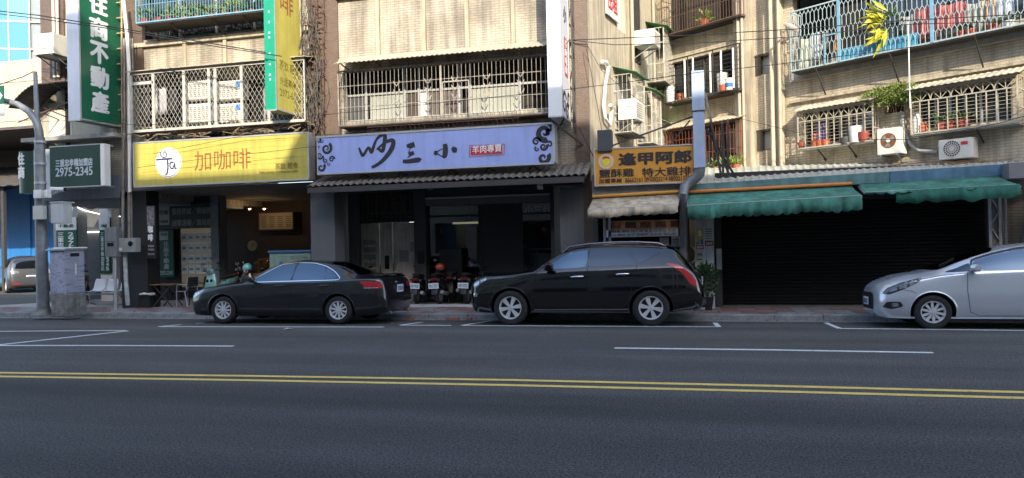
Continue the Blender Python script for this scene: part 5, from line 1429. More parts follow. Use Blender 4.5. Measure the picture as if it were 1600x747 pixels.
for k in range(46):
    an = random.uniform(2.0, 4.6); d = Vector((math.cos(an), random.uniform(-.1, .5), math.sin(an)*.9)); p = Vector((uu+random.uniform(-.2, .15), .6, zz+random.uniform(-.3, .4)))
    lf.leaf(p, d, .10, random.uniform(.25, .62))
lf.build('foliage', foliage_y, pl)
lf = MB(FE); leaves(lf, (uu+.15, .45, zz+.1), (.3, .15, .35), 60, .14); lf.build('foliage', foliage, pl)
for k, px in enumerate((1400, 1417, 1500, 1515, 1550, 1575)):
    u, z = PE(px, 60, .35); potted(['plant pot behind the blue board in the hexagon cage', 'second plant pot behind the blue board', 'plant pot below the red blankets', 'second plant pot below the red blankets', 'plant pot near the right end of the hexagon cage', 'plant pot at the right end of the hexagon cage'][k], FE, u, .3, z0, .26, foliage, random.choice((soil_red, plastic_white)), 25, .35)
# cages in the left bay of E -----------------------------------------------------
V2 = .5
a, b = PE(1038, 130, V2)[0], PE(1156, 110, V2)[0]
zz0 = PE(1098, 150, V2)[1]; zz1 = PE(1098, 82, V2)[1]
c2 = cage('slat_cage', 'dark horizontal-slat balcony cage holding pots behind the blue duct', FE, a, b, zz0, zz1, V2, dark_steel, 'slats', sp=.12)
for k, px in enumerate((1070, 1083, 1110, 1127, 1146)):
    u = PE(px, 120, V2+.03)[0]; MB(FE).tube([(u, V2+.03, zz0+.05), (u, V2+.03, zz1-.1)], .028, 8).build('white_tube', white_paint, c2, True)
for k, (px, w, h, m, l) in enumerate(((1046, .3, .55, plastic_white, 'grey tin stack at the left end of the slat cage'), (1128, .34, .6, plastic_white, 'white box standing in the slat cage'), (1147, .22, .34, plastic_white, 'white and blue paint tub at the right end of the slat cage'), (1138, .26, .18, soil_red, 'brown crock beside the paint tub in the slat cage'), (1062, .2, .25, soil_red, 'brown jar at the left of the slat cage'))):
    u = PE(px, 140, .35)[0]
    t = MB(FE).lathe((u, .6 if k in (2, 3) else .32, zz0), (0, 0, 1), [(0, w*.42), (h*.9, w*.5), (h, w*.5), (h, w*.42)], 14, True).build('balcony_tub', m, None, True); tag(t, l, 'tub', 'tubs in the slat cage')
MB(FE).lathe((PE(1147, 140, .35)[0], .6, zz0+.08), (0, 0, 1), [(0, .106), (.12, .112)], 14).build('blue_band', plastic_blue, t)
a, b = PE(1034, 30, V2)[0], PE(1158, 20, V2)[0]; z0 = PE(1098, 39, V2)[1]
cage('barred_cage', 'brown barred balcony cage at the top above the slat cage', FE, a, b, z0, z0+1.6, V2, rust, 'bars', sp=.10)
potted('leafy plant in the top barred cage', FE, PE(1100, 20, .3)[0], .3, z0, .3, foliage_l, soil_red, 40, .5)
a, b = PE(1042, 230, .45)[0], PE(1158, 220, .45)[0]; z0 = PE(1100, 259, .45)[1]; z1 = PE(1100, 195, .45)[1]
cage('red_cage', 'red-brown barred window cage with plants behind the market roof', FE, a, b, z0, z1, .45, mat('bars_red', (.20, .055, .03), .6, var=.2), 'bars', sp=.12, roof=beige_plaster)
for k, px in enumerate((1100, 1118, 1140, 1150)):
    u = PE(px, 230, .62)[0]; potted(['leafy plant in red pot behind the duct', 'pot plant in front of the red cage', 'tall yellow-green plant before the red cage', 'spiky plant at the right end of the red cage'][k], FE, u, .62, z0-.25, .24, foliage_l if k > 1 else foliage, soil_red, 40, .5 if k > 1 else .4)
# lower window cages --------------------------------------------------------------
V3 = .45
a = PE(1247, 210, V3)[0]; b = PE(1364, 195, V3)[0]; z0 = PE(1305, 226, V3)[1]; z1 = PE(1305, 167, V3)[1]
frame_cream = mat('bars_cream', (.40, .36, .28), .5, var=.15)
lc = cage('arched_cage', 'cream arched-top window cage with flower pots, left of the ivy', FE, a, b, z0, z1, V3, frame_cream, 'arch', mtray=concrete, roof=mat('roof_sheet_pale', (.42, .38, .30), .7, var=.3))
for k, (px, l) in enumerate(((1252, 'red tub at the left end of the arched cage ledge'), (1273, 'terracotta pot, first of three on the arched cage ledge'), (1281, 'terracotta pot, middle of three on the arched cage ledge'), (1290, 'terracotta pot, last of three on the arched cage ledge'))):
    potted(l, FE, PE(px, 228, .4)[0], .38, z0+.01, .24, foliage, soil_red if k else plastic_red, 6, .14)
for k, (px, w, h, m, l) in enumerate(((1337, .34, .42, plastic_white, 'cream bucket on the arched cage ledge near the ivy'), (1350, .3, .25, plastic_red, 'red bowl on the arched cage ledge right of the bucket'), (1321, .3, .16, dark_grey, 'dark shoes on the arched cage ledge left of the bucket'), (1267, .16, .4, plastic_red, 'red and white bottle behind the arched cage'))):
    tag(MB(FE).lathe((PE(px, 220, .38)[0], .38 if k != 3 else .2, z0), (0, 0, 1), [(0, w*.4), (h*.85, w*.5), (h, w*.5), (h, w*.44)], 14, True).build('ledge_tub', m, None, True), l, 'tub', 'things on the window cage ledges')
cloth_item('hanging_cloth', 'purple cloth hanging inside the left arched cage', 'washing', FE, PE(1283, 190, .2)[0], .18, PE(1283, 190, .2)[1], .35, .7, mat('cloth_purple', (.14, .10, .25), .9))
a2 = PE(1424, 190, V3)[0]; b2 = PE(1590, 160, V3)[0]; z0b = PE(1505, 200, V3)[1]; z1b = PE(1505, 130, V3)[1]
rc_ = cage('arched_cage', 'cream arched-top window cage with red planters, right of the ivy', FE, a2, b2, z0b, z1b, V3, frame_cream, 'arch', mtray=concrete, roof=mat('roof_sheet_pale', (.42, .38, .30), .7, var=.3))
for k, (px, l) in enumerate(((1472, 'long red planter in the right arched cage, left one'), (1486, 'red planter in the right arched cage, middle one'), (1504, 'small red planter in the right arched cage, right one'))):
    potted(l, FE, PE(px, 196, .3)[0], .3, z0b, .3, foliage, plastic_red, 30, .4)
for k, (px, h, m, l) in enumerate(((1433, .5, plastic_white, 'white bottle at the left end of the right arched cage'), (1443, .28, soil_red, 'orange and white can in the right arched cage'))):
    tag(MB(FE).lathe((PE(px, 200, .3)[0], .3, z0b), (0, 0, 1), [(0, .1), (h*.7, .11), (h, .05)], 12, True).build('ledge_tub', m, None, True), l, 'tub', 'things on the window cage ledges')
for h, zt in ((a, z0), (a2, z0b)):
    pass
bs = MB(FE)
for px in (1290, 1338): u = PE(px, 235)[0]; bs.bar((u, 0, z0-.35), (u, .1, z0-.3), .03); bs.bar((u, .0, z0-.32), (u, V3, z0-.06), .03)
bs.build('bracket', dark_steel, lc)
bs = MB(FE)
for px in (1537,): u = PE(px, 215)[0]; bs.bar((u, 0, z0b-.35), (u, V3, z0b-.06), .03)
bs.build('bracket', dark_steel, rc_)
# ivy over the recess
iv = thing('ivy_clump', 'dense yellow-green ivy clump hanging over the dark recess between the arched cages', 'plant', FE(PE(1390, 150, .3)[0], .3, PE(1390, 165, .3)[1]))
lf = MB(FE); 
for (px, py, ru, rz, n) in ((1360, 155, .32, .13, 180), (1380, 147, .42, .18, 320), (1405, 143, .45, .22, 360), (1422, 150, .3, .16, 160), (1395, 158, .5, .12, 160)):
    u, z = PE(px, py, .35); leaves(lf, (u, .35, z), (ru, .3, rz), int(n*1.7), .055, .2)
lf.build('foliage', foliage_l, iv)
sm = MB(FE)
for k in range(14):
    u, z = PE(1365+k*4, 158, .35); sm.tube([(u, .3, z), (u+random.uniform(-.05, .05), .34, z-random.uniform(.1, .35))], .008, 4)
sm.build('stem', timber, iv)
u0, z0_ = PE(1372, 246, .45); u1, z1_ = PE(1407, 198, .45)
aircon('tall cream air conditioner with a rusty open fan below the ivy', FE, u0, u1, z0_+.05, z1_, .1, .5, 'open')
u0, z0_ = PE(1468, 252, .4); u1, z1_ = PE(1521, 214, .4)
ac = aircon('wide cream air conditioner with spiral fan guard below the right arched cage', FE, u0, u1, z0_+.02, z1_, .1, .45, 'front', bracket=False)
MB(FE).box(u0+(u1-u0)*.66, u0+(u1-u0)*.86, .45, .456, z1_-.16, z1_-.08).build('badge', red_m, ac)
hp = MB(FE)
P = [PE(1413, 175), PE(1416, 205), PE(1425, 225), PE(1440, 236), PE(1468, 238)]
hp.tube([(u, .12, z) for u, z in P], .045, 8); tag(hp.build('conduit', mat('conduit_grey', (.32, .33, .33), .5), None, True), 'grey conduit hose curving down to the wide air conditioner', 'hose')
pr = MB(FE); P = [PE(1419, 35, .7), PE(1421, 130, .7), PE(1425, 170, .6)]
pr.tube([(u, .7, z) for u, z in P], .015, 5); tag(pr.build('pole_rope', white_paint), 'thin white pole hanging down past the ivy', 'pole')
lmp = thing('bracket_lamp', 'white bracket street lamp on the stair bay wall', 'lamp', FE(PE(1215, 48)[0], .3, PE(1215, 48)[1]))
u, z = PE(1214, 51, .7); u2, z2 = PE(1227, 38, .9); u3, z3 = PE(1246, 47, 1.1)
MB(FE).tube([(u, .1, z), (u2, .9, z2)], .03, 8).build('arm', white_paint, lmp)
MB(FE).superloft([((u2, .9, z2), (.05, 0, 0), (0, 0, .05)), (((u2+u3)/2, 1.0, (z2+z3)/2), (.09, .0, 0), (0, 0, .07)), ((u3, 1.1, z3), (.05, 0, 0), (0, 0, .05))], 12).build('head', mat('lamp_pink', (.45, .38, .34), .5), lmp, True)

# ---- fittings of wall D ----------------------------------------------------------
def dcage(label, p0, p1, v, roofm=green_plastic, sp=.10, m=white_enamel):
    u0, z0 = PD(p0[0], p0[1], v); u1, z1 = PD(p1[0], p1[1], v)
    u0, u1 = min(u0, u1), max(u0, u1)
    MB(FD).box(u0+.05, u1-.05, .004, .03, z0+.1, z1-.05).build('window', frosted, Cb)
    return cage('side_wall_cage', label, FD, u0, u1, min(z0, z1), max(z0, z1), v, m, 'bars', sp, roof=roofm, group='cages on the side wall')
dcage('cream barred cage with green roof, nearest on the side wall above the orange sign', (988, 205), (1006, 128), .5)
dcage('cream barred cage with green roof, second along the side wall', (1019, 222), (1032, 152), .45)
dcage('small cream cage with green roof, last and lowest on the side wall', (1034, 228), (1041, 196), .3)
dcage('tall cream barred cage with green roof, upper one near the corner of the side wall', (1038, 125), (1052, 58), .55)
u0, z0 = PD(966, 188, .12); u0 += .3
aircon('white air conditioner on a bracket on the plain side wall', FD, u0-.3, u0+.45, z0, z0+.56, .12, .62, 'vent')
u0, z0 = PD(991, 72, .1); u0 += .2
aircon('small white window air conditioner high on the side wall', FD, u0-.2, u0+.5, z0, z0+.45, .1, .7, 'vent')
acb = aircon('dark grey outdoor unit standing behind the orange chicken sign', FF(18.0), F(936, 220, 18).x, F(958, 220, 18).x, F(945, 233, 18).z-.1, F(945, 206, 18).z, 0, .35, 'none', m=mat('ac_dark', (.05, .055, .065), .5), bracket=False)
pipe = MB(FD); P = [PD(941, 96, .1), PD(948, 97, .1), PD(951, 104, .1), PD(946, 130, .1), PD(943, 165, .1), PD(946, 185, .1), PD(953, 196, .1), PD(958, 170, .2), PD(964, 163, .4)]
pipe.tube([(u, .1+.06*(k > 6)*(k-6), z) for k, (u, z) in enumerate(P)], .045, 8); tag(pipe.build('white_hose', white_paint, None, True), 'white insulated hose looping down the plain side wall', 'hose')
u0, z0 = PD(951, 22, .1); bn = flat = MB(FD).box(u0-.1, u0+1.0, .05, .09, z0+.0, z0+1.2).build('banner', white_paint); tag(bn, 'white banner with red print at the top of the plain side wall', 'banner')
text('lettering', '出租', bn, red_m, FD(u0, .095, z0+.15), DD, ZU, .8, .5, .03)
u0, z0 = PD(990, 95, 0); u1, _ = PD(1000, 95, 0)
MB(FD).box(u0, u1, -.0, .03, z0, z0+3.4).build('dark_slot', interior_dark, Cb)
pl_ = MB(FD)
for px in (985, 1019): u = PD(px, 100)[0]; pl_.tube([(u, .08, 3.5), (u, .08, TOP)], .05, 8)
pl_.build('downpipe', beige_plaster, Cb)

# ================================================================== fried chicken stall
YC = 17.85
ST = thing('chicken_stall', 'low dark snack stall under the orange chicken sign', 'stall', (F(1000, 470, YC).x, YC, 0))
xa = XC1+.08; xb = F(1078, 400, YC).x
MB().box(xa, xb, YC+.02, YC+.35, F(1000, 303, YC).z, F(1000, 287, YC).z+.25).build('fascia', mat('stall_grey', (.17, .17, .175), .6, streak=.2), ST)
MB().box(xa, xb, YC+.35, 23, 3.0, 3.25).build('roof', steel, ST)
MB().box(xa, xb, 19.6, 19.8, 0, 3.1).build('back_wall', black_m, ST)
MB().box(xb-.15, xb, YC+.05, 19.6, 0, 3.0).build('side_wall', black_m, ST)
MB().box(xa, xa+.12, YC+.05, 19.6, 0, 3.0).build('side_wall', dark_grey, ST)
MB().box(xa+.2, xb-.2, 18.3, 19.1, .08, 1.0).build('counter', mat('stall_steel', (.22, .22, .22), .35, metal=.6, var=.2), ST)
for px in (945, 953): q = F(px, 380, 18.0).x; MB().box(q-.03, q+.03, 17.98, 18.04, 0, 2.6).build('post', galv, ST)
# menu strip and price notice
x0, x1, za, zb = pxrect(946, 344, 1060, 357+2, 18.05)
s = flat_sign('menu_strip', 'brown menu strip with food pictures under the beige awning', x0, x1, za, zb, 18.05, mat('menu_brown', (.60, .28, .13), .5, var=.35, scale=6))
for k in range(5): MB().box(x0+.12+k*.36, x0+.38+k*.36, 18.04, 18.048, za+.05, zb-.04).build('food_picture', mat('food_%d' % k, random.choice(((.12, .05, .03), (.35, .12, .06), (.2, .1, .05))), .5, var=.5, scale=12), s)
x0, x1, za, zb = pxrect(947, 358.5, 1060, 370, 17.98)
s = flat_sign('price_notice', 'white price list with rows of small print below the menu strip', x0, x1, za, zb, 17.98, mat('notice_lilac', (.74, .74, .78), .6), .02)
text('lettering', '鹽酥雞 雞排 甜不辣 魷魚 四季豆 米血', s, mat('print_blue', (.06, .06, .16), .5), (x0+.06, 17.979, za+.11), XU, ZU, x1-x0-.12, .07)
text('lettering', '雞心 雞皮 豆干 杏鮑菇 玉米筍 銀絲卷', s, mat('print_blue', (.06, .06, .16), .5), (x0+.06, 17.979, za+.025), XU, ZU, x1-x0-.12, .06)
for k, (a, b, c, d) in enumerate(((1031, 371, 1045, 386), (1049, 369, 1063, 388))):
    x0, x1, za, zb = pxrect(a, b, c, d, 18.2)
    s = flat_sign('paper_notice', ['left paper notice hanging in the dark stall', 'right paper notice hanging in the dark stall'][k], x0, x1, za, zb, 18.2, mat('notice_lilac', (.74, .74, .78), .6), .01); tag(s, group='paper notices in the stall')
    for j in range(5): MB().box(x0+.03, x1-.03, 18.192, 18.199, za+.03+j*.045, za+.045+j*.045).build('print_line', black_letter, s)
# orange sign
Yo = 17.72
x0 = F(930, 262, Yo).x; x1 = F(1084, 256, Yo).x; za = F(1008, 286.5, Yo).z; zb = F(1008, 230.5, Yo).z
S = thing('chicken_sign', 'orange fried chicken sign with black characters and a round chick emblem', 'shop sign', ((x0+x1)/2, Yo, za))
orange = mat('sign_orange', (.56, .255, .035), .45, var=.06, streak=.06)
MB().box(x0, x1, Yo, Yo+.12, za, zb).build('box', orange, S)
fb = MB()
for (a, b, c, d) in ((x0-.03, x1+.03, za-.03, za), (x0-.03, x1+.03, zb, zb+.03), (x0-.03, x0, za, zb), (x1, x1+.03, za, zb)): fb.box(a, b, Yo-.015, Yo+.12, c, d)
fb.build('frame', alu, S)
face_text('逢甲阿郎', 966, 236.5, 1081, 257, Yo, S, black_letter, .045)
face_text('鹽酥雞', 936, 264, 991, 277, Yo, S, black_letter, .018)
face_text('特大雞排', 1003, 261, 1080, 275, Yo, S, black_letter, .018)
face_text('加盟專線', 936, 279, 972, 286, Yo, S, black_letter, .02)
face_text('86663161 0910025214 0800213768', 977, 276, 1081, 283.5, Yo, S, black_letter, .01)
c_ = F(947, 252, Yo); r = .17
def disc2(cx, cz, r, y, m, name, rr=None):
    MB().prism([(cx+r*math.cos(2*math.pi*k/28), 0, cz+(rr or r)*math.sin(2*math.pi*k/28)) for k in range(28)], (0, y, 0), (0, Yo-.001, 0)).build(name, m, S)
disc2(c_.x, c_.z, .185, Yo-.006, mat('emblem_cream', (.5, .44, .36), .5), 'emblem_ring'); disc2(c_.x, c_.z, .135, Yo-.009, mat('emblem_tan', (.55, .36, .14), .5), 'emblem_disc')
disc2(c_.x, c_.z-.015, .085, Yo-.012, mat('emblem_yellow', (.62, .52, .02), .5), 'emblem_head')
for k in (-1, 0, 1): disc2(c_.x+.045*k, c_.z+.085-.012*abs(k), .035, Yo-.011, red_m, 'emblem_comb')
bk = MB()
for px in (950, 1010, 1070): q = F(px, 290, Yo).x; bk.bar((q, Yo+.12, za+.1), (q, YC+.1, za-.05), .03)
bk.build('bracket', rust, S)

# awnings ---------------------------------------------------------------------------
def awning(name, label, tl, tr, bl, br, Yt, Yb_, drop, m, tube_m=None, sc=.19, group=None, sag=0., amp=.042):
    "sloping cloth from the top edge (pixels tl..tr at Yt) to the bottom edge (bl..br at Yb_) with a scalloped valance"
    a = F(*tl, Yt[0]); b = F(*tr, Yt[1]); c = F(*bl, Yb_[0]); d = F(*br, Yb_[1])
    t = thing(name, label, 'awning', (a+b)/2, group)
    n = 48; mb = MB(); rows = []
    for j in range(5):
        f = j/4; rows.append([mb.pt((a.lerp(b, k/n)).lerp(c.lerp(d, k/n), f)+Vector((0, 0, -.03*math.sin(math.pi*f)-sag*math.sin(k*.9)*f))) for k in range(n+1)])
    for A, Bq in zip(rows, rows[1:]):
        for k in range(n): mb.face(A[k], A[k+1], Bq[k+1], Bq[k])
    o = mb.build('canopy_cloth', m, t, True); o.modifiers.new('t', 'SOLIDIFY').thickness = .006
    vb = MB(); L_ = (d-c).length; N_ = int(L_/sc)*8; top = []; low = []
    for k in range(N_+1):
        p = c.lerp(d, k/N_); ph = (k % 8)/8; s_ = math.sin(math.pi*ph)
        w_ = .02*math.sin(k*.55)+.012*math.sin(k*.21)
        top.append(vb.pt(p+Vector((0, -.004, -sag*math.sin(k/N_*n*.9))))); low.append(vb.pt(p+Vector((0, w_-.01+.03*math.sin(k*.13+1), -drop*(1+.05*math.sin(k*.11)+.03*math.sin(k*.37))-amp*s_*(.7+.5*math.sin(k*.09)**2)-sag*math.sin(k/N_*n*.9)))))
    for k in range(N_): vb.face(top[k], top[k+1], low[k+1], low[k])
    o = vb.build('valance', m, t, True); o.modifiers.new('t', 'SOLIDIFY').thickness = .006
    fr = MB(); fr.tube([c+Vector((0, .03, .0)), d+Vector((0, .03, 0))], .022, 8)
    for e, h in ((a, c), (b, d)): fr.bar(e+Vector((0, 0, -.06)), h+Vector((0, .03, -.02)), .03)
    fr.build('frame', steel, t)
    if tube_m:
        MB().tube([a+Vector((0, -.02, .055)), b+Vector((0, -.02, .055))], .045, 10).build('roller_tube', tube_m, t, True)
    return t, a, b, c, d
awning('stall_awning', 'stained beige awning over the chicken stall', (926, 311), (1062, 303), (918, 329), (1059, 320), (YC, YC), (17.0, 17.0), .17, beige_cloth, mat('tube_yellow', (.50, .24, .04), .5), group='market awnings', sag=.006, amp=.025)
awning('market_awning', 'left green market awning with scalloped edge and orange roller tube', (1075, 304), (1331, 291), (1074, 322), (1347, 306), (17.9, 17.7), (16.95, 16.75), .27, green_cloth, mat('tube_orange', (.50, .17, .03), .5), group='market awnings')
awning('market_awning', 'right green market awning faded and crumpled beneath the blue gutter', (1341, 287), (1560, 275), (1352, 301), (1594, 289), (17.75, 17.4), (16.85, 16.6), .02, green_cloth, None, group='market awnings')
t_, a, b, c, d = awning('awning_flap', 'loose lower flap of the right green awning hanging slack', (1399, 298), (1594, 288), (1400, 299), (1594, 289), (16.8, 16.58), (16.79, 16.57), .22, mat('green_cloth_dark', (.018, .12, .085), .85, var=.35, scale=3, streak=.4), None, .5, 'market awnings', .02)

# the blue-grey duct with its elbow -------------------------------------------------
dk = thing('ventilation_duct', 'tall pale blue square extractor duct with a grey elbow beside the orange sign', 'duct', F(1075, 440, 17.5))
Yq = 17.6; x0 = F(1082.5, 190, Yq).x; x1 = F(1101, 190, Yq).x; zt = F(1092, 110, Yq).z; zb = F(1092, 262, Yq).z; zm = F(1092, 173, Yq).z
duct_m = mat('duct_blue', (.30, .38, .52), .45, var=.08, streak=.1)
MB().box(x0, x1, Yq, Yq+.32, zb, zm-.01).build('lower_box', duct_m, dk, bevel=.008); MB().box(x0-.01, x1+.01, Yq-.01, Yq+.33, zm+.01, zt).build('upper_box', duct_m, dk, bevel=.008)
MB().box(x0-.015, x1+.015, Yq-.015, Yq+.335, zm-.012, zm+.012).build('joint', dark_steel, dk)
MB().box((x0+x1)/2-.05, (x0+x1)/2+.05, Yq-.004, Yq, F(1092, 219, Yq).z, F(1092, 211, Yq).z).build('plate', galv, dk)
P = [F(1092, 264, Yq+.15), F(1092, 272, Yq+.15), F(1086, 279, Yq+.15), F(1076, 286, Yq+.15), F(1070, 292, Yq+.1), F(1068, 302, Yq), F(1068, 330, Yq+.2), F(1068, 420, Yq+.3)]
MB().tube([(p.x, p.y-.02, p.z) for p in P], [.15, .14, .125, .12, .12, .115, .10, .09], 14).build('elbow', mat('duct_grey', (.15, .155, .165), .45, metal=.3, var=.2), dk, True)
# posts and struts on the roof behind the duct
stx = thing('roof_struts', 'bundle of black steel struts standing on the market roof', 'frame', F(1135, 270, 18.6))
sb = MB()
for p, q in (((1128, 190), (1130, 272)), ((1137, 188), (1137, 272)), ((1102, 145), (1120, 235)), ((1103, 200), (1150, 278)), ((1120, 225), (1140, 275)), ((1110, 190), (1126, 270))):
    sb.bar(F(*p, 18.5), F(*q, 18.4), .055)
sb.build('strut', black_m, stx)
gw = MB(); gw.bar(F(928, 238, 17.8), F(1083, 182, 17.8), .035); gw.bar(F(1040, 235, 17.9), F(1078, 188, 17.8), .03)
tag(gw.build('stay_rod', dark_steel), 'dark steel stay rods bracing the duct above the orange sign', 'stay rod')

# ================================================================== market shed
SH = thing('market_shed', 'low market shed with corrugated roof and a black roller shutter', 'shed', (4, 18.5, 0))
def shy(px): return 17.95-.45*(px-1075)/490
rf = MB(); n = 150
pa = [(1060+k*(1640-1060)/n) for k in range(n+1)]
A = []; Bq = []
for k, px in enumerate(pa):
    f = F(px, 291-(px-1075)*.062, shy(px)); dz = .03*(k % 3 == 0)
    u, z = PE(px if px < 1590 else 1590+(px-1590)*.6, 262-(px-1100)*.022)
    w = FE(min(u+.0, 13), .02, 0)
    A.append(rf.pt((f.x, f.y+.02, f.z+.02+dz))); 
    zz = 1.77+ (F(px, 258-(px-1250)*.014, w.y).z-1.77)
    Bq.append(rf.pt((w.x, w.y-.03, zz+dz)))
for k in range(n): rf.face(A[k], A[k+1], Bq[k+1], Bq[k])
o = rf.build('roof_sheet', mat('roof_corrugated', (.40, .41, .36), .6, var=.25, scale=2, streak=.3), SH); o.modifiers.new('t', 'SOLIDIFY').thickness = .012
gu = MB()
for (p0, p1, m_) in ((1060, 1389, 0), (1390, 1566, 1)):
    a = F(p0, 300-(p0-1075)*.062, shy(p0)); b = F(p1, 300-(p1-1075)*.062, shy(p1)); h_ = .17
    gb = MB(); gb.rings([[e+Vector((0, -.03, -.06)), e+Vector((0, -.06, h_)), e+Vector((0, .12, h_)), e+Vector((0, .12, -.06))] for e in (a, b)])
    gb.build('gutter', [mat('gutter_teal', (.12, .23, .24), .5, var=.3, streak=.3), mat('gutter_blue', (.10, .20, .30), .5, var=.3, streak=.3)][m_], SH)
ga = F(1566, 272, 17.45); gb = MB().box(ga.x, ga.x+3, 17.1, 17.7, ga.z-.12, ga.z+.2).build('roof_edge', mat('grey_edge', (.16, .16, .17), .6), SH)
lt = MB()
for k in range(40):
    px = 1385+random.random()*170; fr_ = random.random(); f = F(px, 290-(px-1075)*.062, shy(px)); w_ = FE(PE(px, 250)[0], .1, 0); p = f.lerp(Vector((w_.x, w_.y, F(px, 258-(px-1250)*.014, w_.y).z)), .2+.7*fr_)+Vector((0, 0, .05))
    d = Vector((random.uniform(-1, 1), random.uniform(-.4, .4), random.uniform(-.02, .1))); lt.bar(p, p+d*.5, .012)
tag(lt.build('dry_twigs', timber), 'dry twigs and debris lying on the market roof', 'debris', kind='stuff')
# shutter, beam, walls
YSH = 19.25
MB().box(F(1120, 400, YSH).x, 11, YSH+.02, YSH+.1, 0, 3.4).build('wall_above', black_m, SH)
x0 = F(1130, 420, YSH).x; x1 = F(1540, 420, YSH).x
slat = MB(); z = .1
while z < 2.62:
    slat.rings([[(x0, YSH, z), (x0, YSH-.022, z+.02), (x0, YSH-.022, z+.06), (x0, YSH, z+.08)], [(x1, YSH, z), (x1, YSH-.022, z+.02), (x1, YSH-.022, z+.06), (x1, YSH, z+.08)]], True); z += .083
tag(slat.build('shutter_slats', mat('shutter_black', (.008, .008, .009), .6, var=.3, streak=.3, spec=.25), SH), kind='stuff')
MB().box(x0-.2, x1+.2, YSH-.15, YSH+.02, 2.62, 2.95).build('shutter_box', dark_steel, SH)
MB().box(F(1118, 420, 18.9).x, F(1128, 420, 18.9).x, 18.7, 19.2, 0, 2.9).build('post', mat('post_dark', (.035, .035, .035), .7), SH)
MB().box(-.1, 12, 18.5, 18.6, 2.72, 2.95).build('beam', dark_steel, SH)
pt = MB()
for s in (1547, 1563): q = F(s, 380, 18.6).x; pt.bar((q, 18.6, 0), (q, 18.6, 2.9), .06)
qa = F(1547, 380, 18.6).x; qb = F(1563, 380, 18.6).x
for k in range(8): pt.bar((qa if k % 2 else qb, 18.6, .2+k*.34), (qb if k % 2 else qa, 18.6, .2+(k+1)*.34), .03)
pt.build('lattice_post', galv, SH)
MB().box(qa+.02, qb-.02, 18.63, 18.66, 0, 2.9).build('post_backing', mat('backing_pale', (.22, .22, .21), .6), SH)
MB().tube([(F(1572, 380, 18.6).x, 18.6, 0), (F(1572, 380, 18.6).x, 18.6, 2.9)], .03, 8).build('pipe', galv, SH)
ct_ = thing('covered_cart', 'pale tarpaulin-covered cart at the right edge behind the silver car', 'cart', F(1600, 440, 18.0))
q = F(1590, 360, 18.2); 
MB().superloft([((q.x+.75, 18.4, .1), (.62, 0, 0), (0, .45, 0)), ((q.x+.72, 18.4, 1.4), (.6, 0, 0), (0, .42, 0)), ((q.x+.75, 18.4, 1.9), (.5, 0, 0), (0, .36, 0)), ((q.x+.8, 18.4, 2.05), (.3, 0, 0), (0, .2, 0))], 20, 3).build('tarpaulin', mat('tarp_pale', (.34, .34, .36), .6, var=.25, bump=.4, bscale=6), ct_, True)
for s in (-.3, .3): MB().lathe((q.x+.75+s, 18.3, .1), (1, 0, 0), [(-.02, .02), (-.02, .07), (.02, .07), (.02, .02)], 14).build('wheel', rubber, ct_)
# poster pillar
x0, x1, _, _ = pxrect(1086, 345, 1116, 475, 18.2)
PP = thing('poster_pillar', 'white pillar pasted with coloured posters between the stall and the shutter', 'pillar', ((x0+x1)/2, 18.3, PZ))
zt = F(1100, 343, 18.2).z
MB().box(x0, x1, 18.2, 18.7, .05, zt).build('shaft', mat('pillar_white', (.50, .51, .56), .6, var=.15, streak=.3), PP, bevel=.01)
for k, (a, b, c, d, col, nm) in enumerate(((1087, 357, 1099, 378, (.45, .36, .05), 'poster'), (1100, 357, 1115, 375, (.45, .47, .52), 'poster'), (1087, 378, 1093, 382, (.05, .25, .15), 'poster'), (1094, 374, 1099, 382, (.06, .08, .28), 'poster'), (1101, 376, 1115, 384, (.15, .03, .04), 'poster'), (1087, 383, 1100, 389.5, (.40, .06, .07), 'poster'), (1087, 391, 1099, 408, (.42, .44, .38), 'poster'))):
    xa_, xb_, za_, zb_ = pxrect(a, b, c, d, 18.2)
    o = MB().box(xa_+.01, xb_-.005, 18.19-.001*k, 18.2, za_, zb_).build(nm, mat('poster_%d' % k, col, .55, var=.12), PP)
    yy = 18.188-.001*k
    if k == 1:
        for j in range(5): MB().box(xa_+.03, xb_-.03, yy-.002, yy, za_+.03+j*.055, za_+.05+j*.055).build('print_line', mat('print_blue', (.06, .06, .16), .5), PP)
    if k == 0: MB().box(xa_+.06, xb_-.05, yy-.002, yy, za_+.14, zb_-.05).build('print_block', plastic_white, PP)
    if k == 6:
        text('lettering', '停車', PP, black_letter, (xa_+.03, yy, za_+.12), XU, ZU, .12, .07)
        MB().box(xa_+.03, xb_-.03, yy-.002, yy, za_+.03, za_+.05).build('print_line', black_letter, PP)
    if k in (4, 5): text('lettering', ['', '', '', '', '美食外帶', '營業中'][k], PP, white_letter, (xa_+.03, yy, za_+.02), XU, ZU, xb_-xa_-.06, (zb_-za_)*.55, .01)
po = thing('street_plant', 'leafy green potted plant in front of the poster pillar beside the black car', 'potted plant', F(1104, 470, 17.9))
c_ = F(1104, 432, 17.9)
MB().lathe((c_.x-.02, 17.9, PZ), (0, 0, 1), [(0, .13), (.28, .17), (.3, .18), (.3, .15)], 16, True).build('pot', black_m, po, True)
lf = MB(); leaves(lf, (c_.x, 17.9, c_.z), (.24, .2, .32), 420, .085, .4); leaves(lf, (c_.x+.06, 17.85, c_.z-.35), (.14, .1, .12), 40, .08); lf.build('foliage', foliage, po)
sm = MB()
for k in range(8): sm.tube([(c_.x, 17.9, .35), (c_.x+random.uniform(-.15, .15), 17.9+random.uniform(-.1, .1), c_.z+random.uniform(-.2, .2))], .01, 5)
sm.build('stem', timber, po)
hz = thing('hose_coil', 'coiled pale hose hanging beside the poster pillar', 'hose', F(1079, 410, 18.15)); c_ = F(1079, 398, 18.1)
hm = MB()
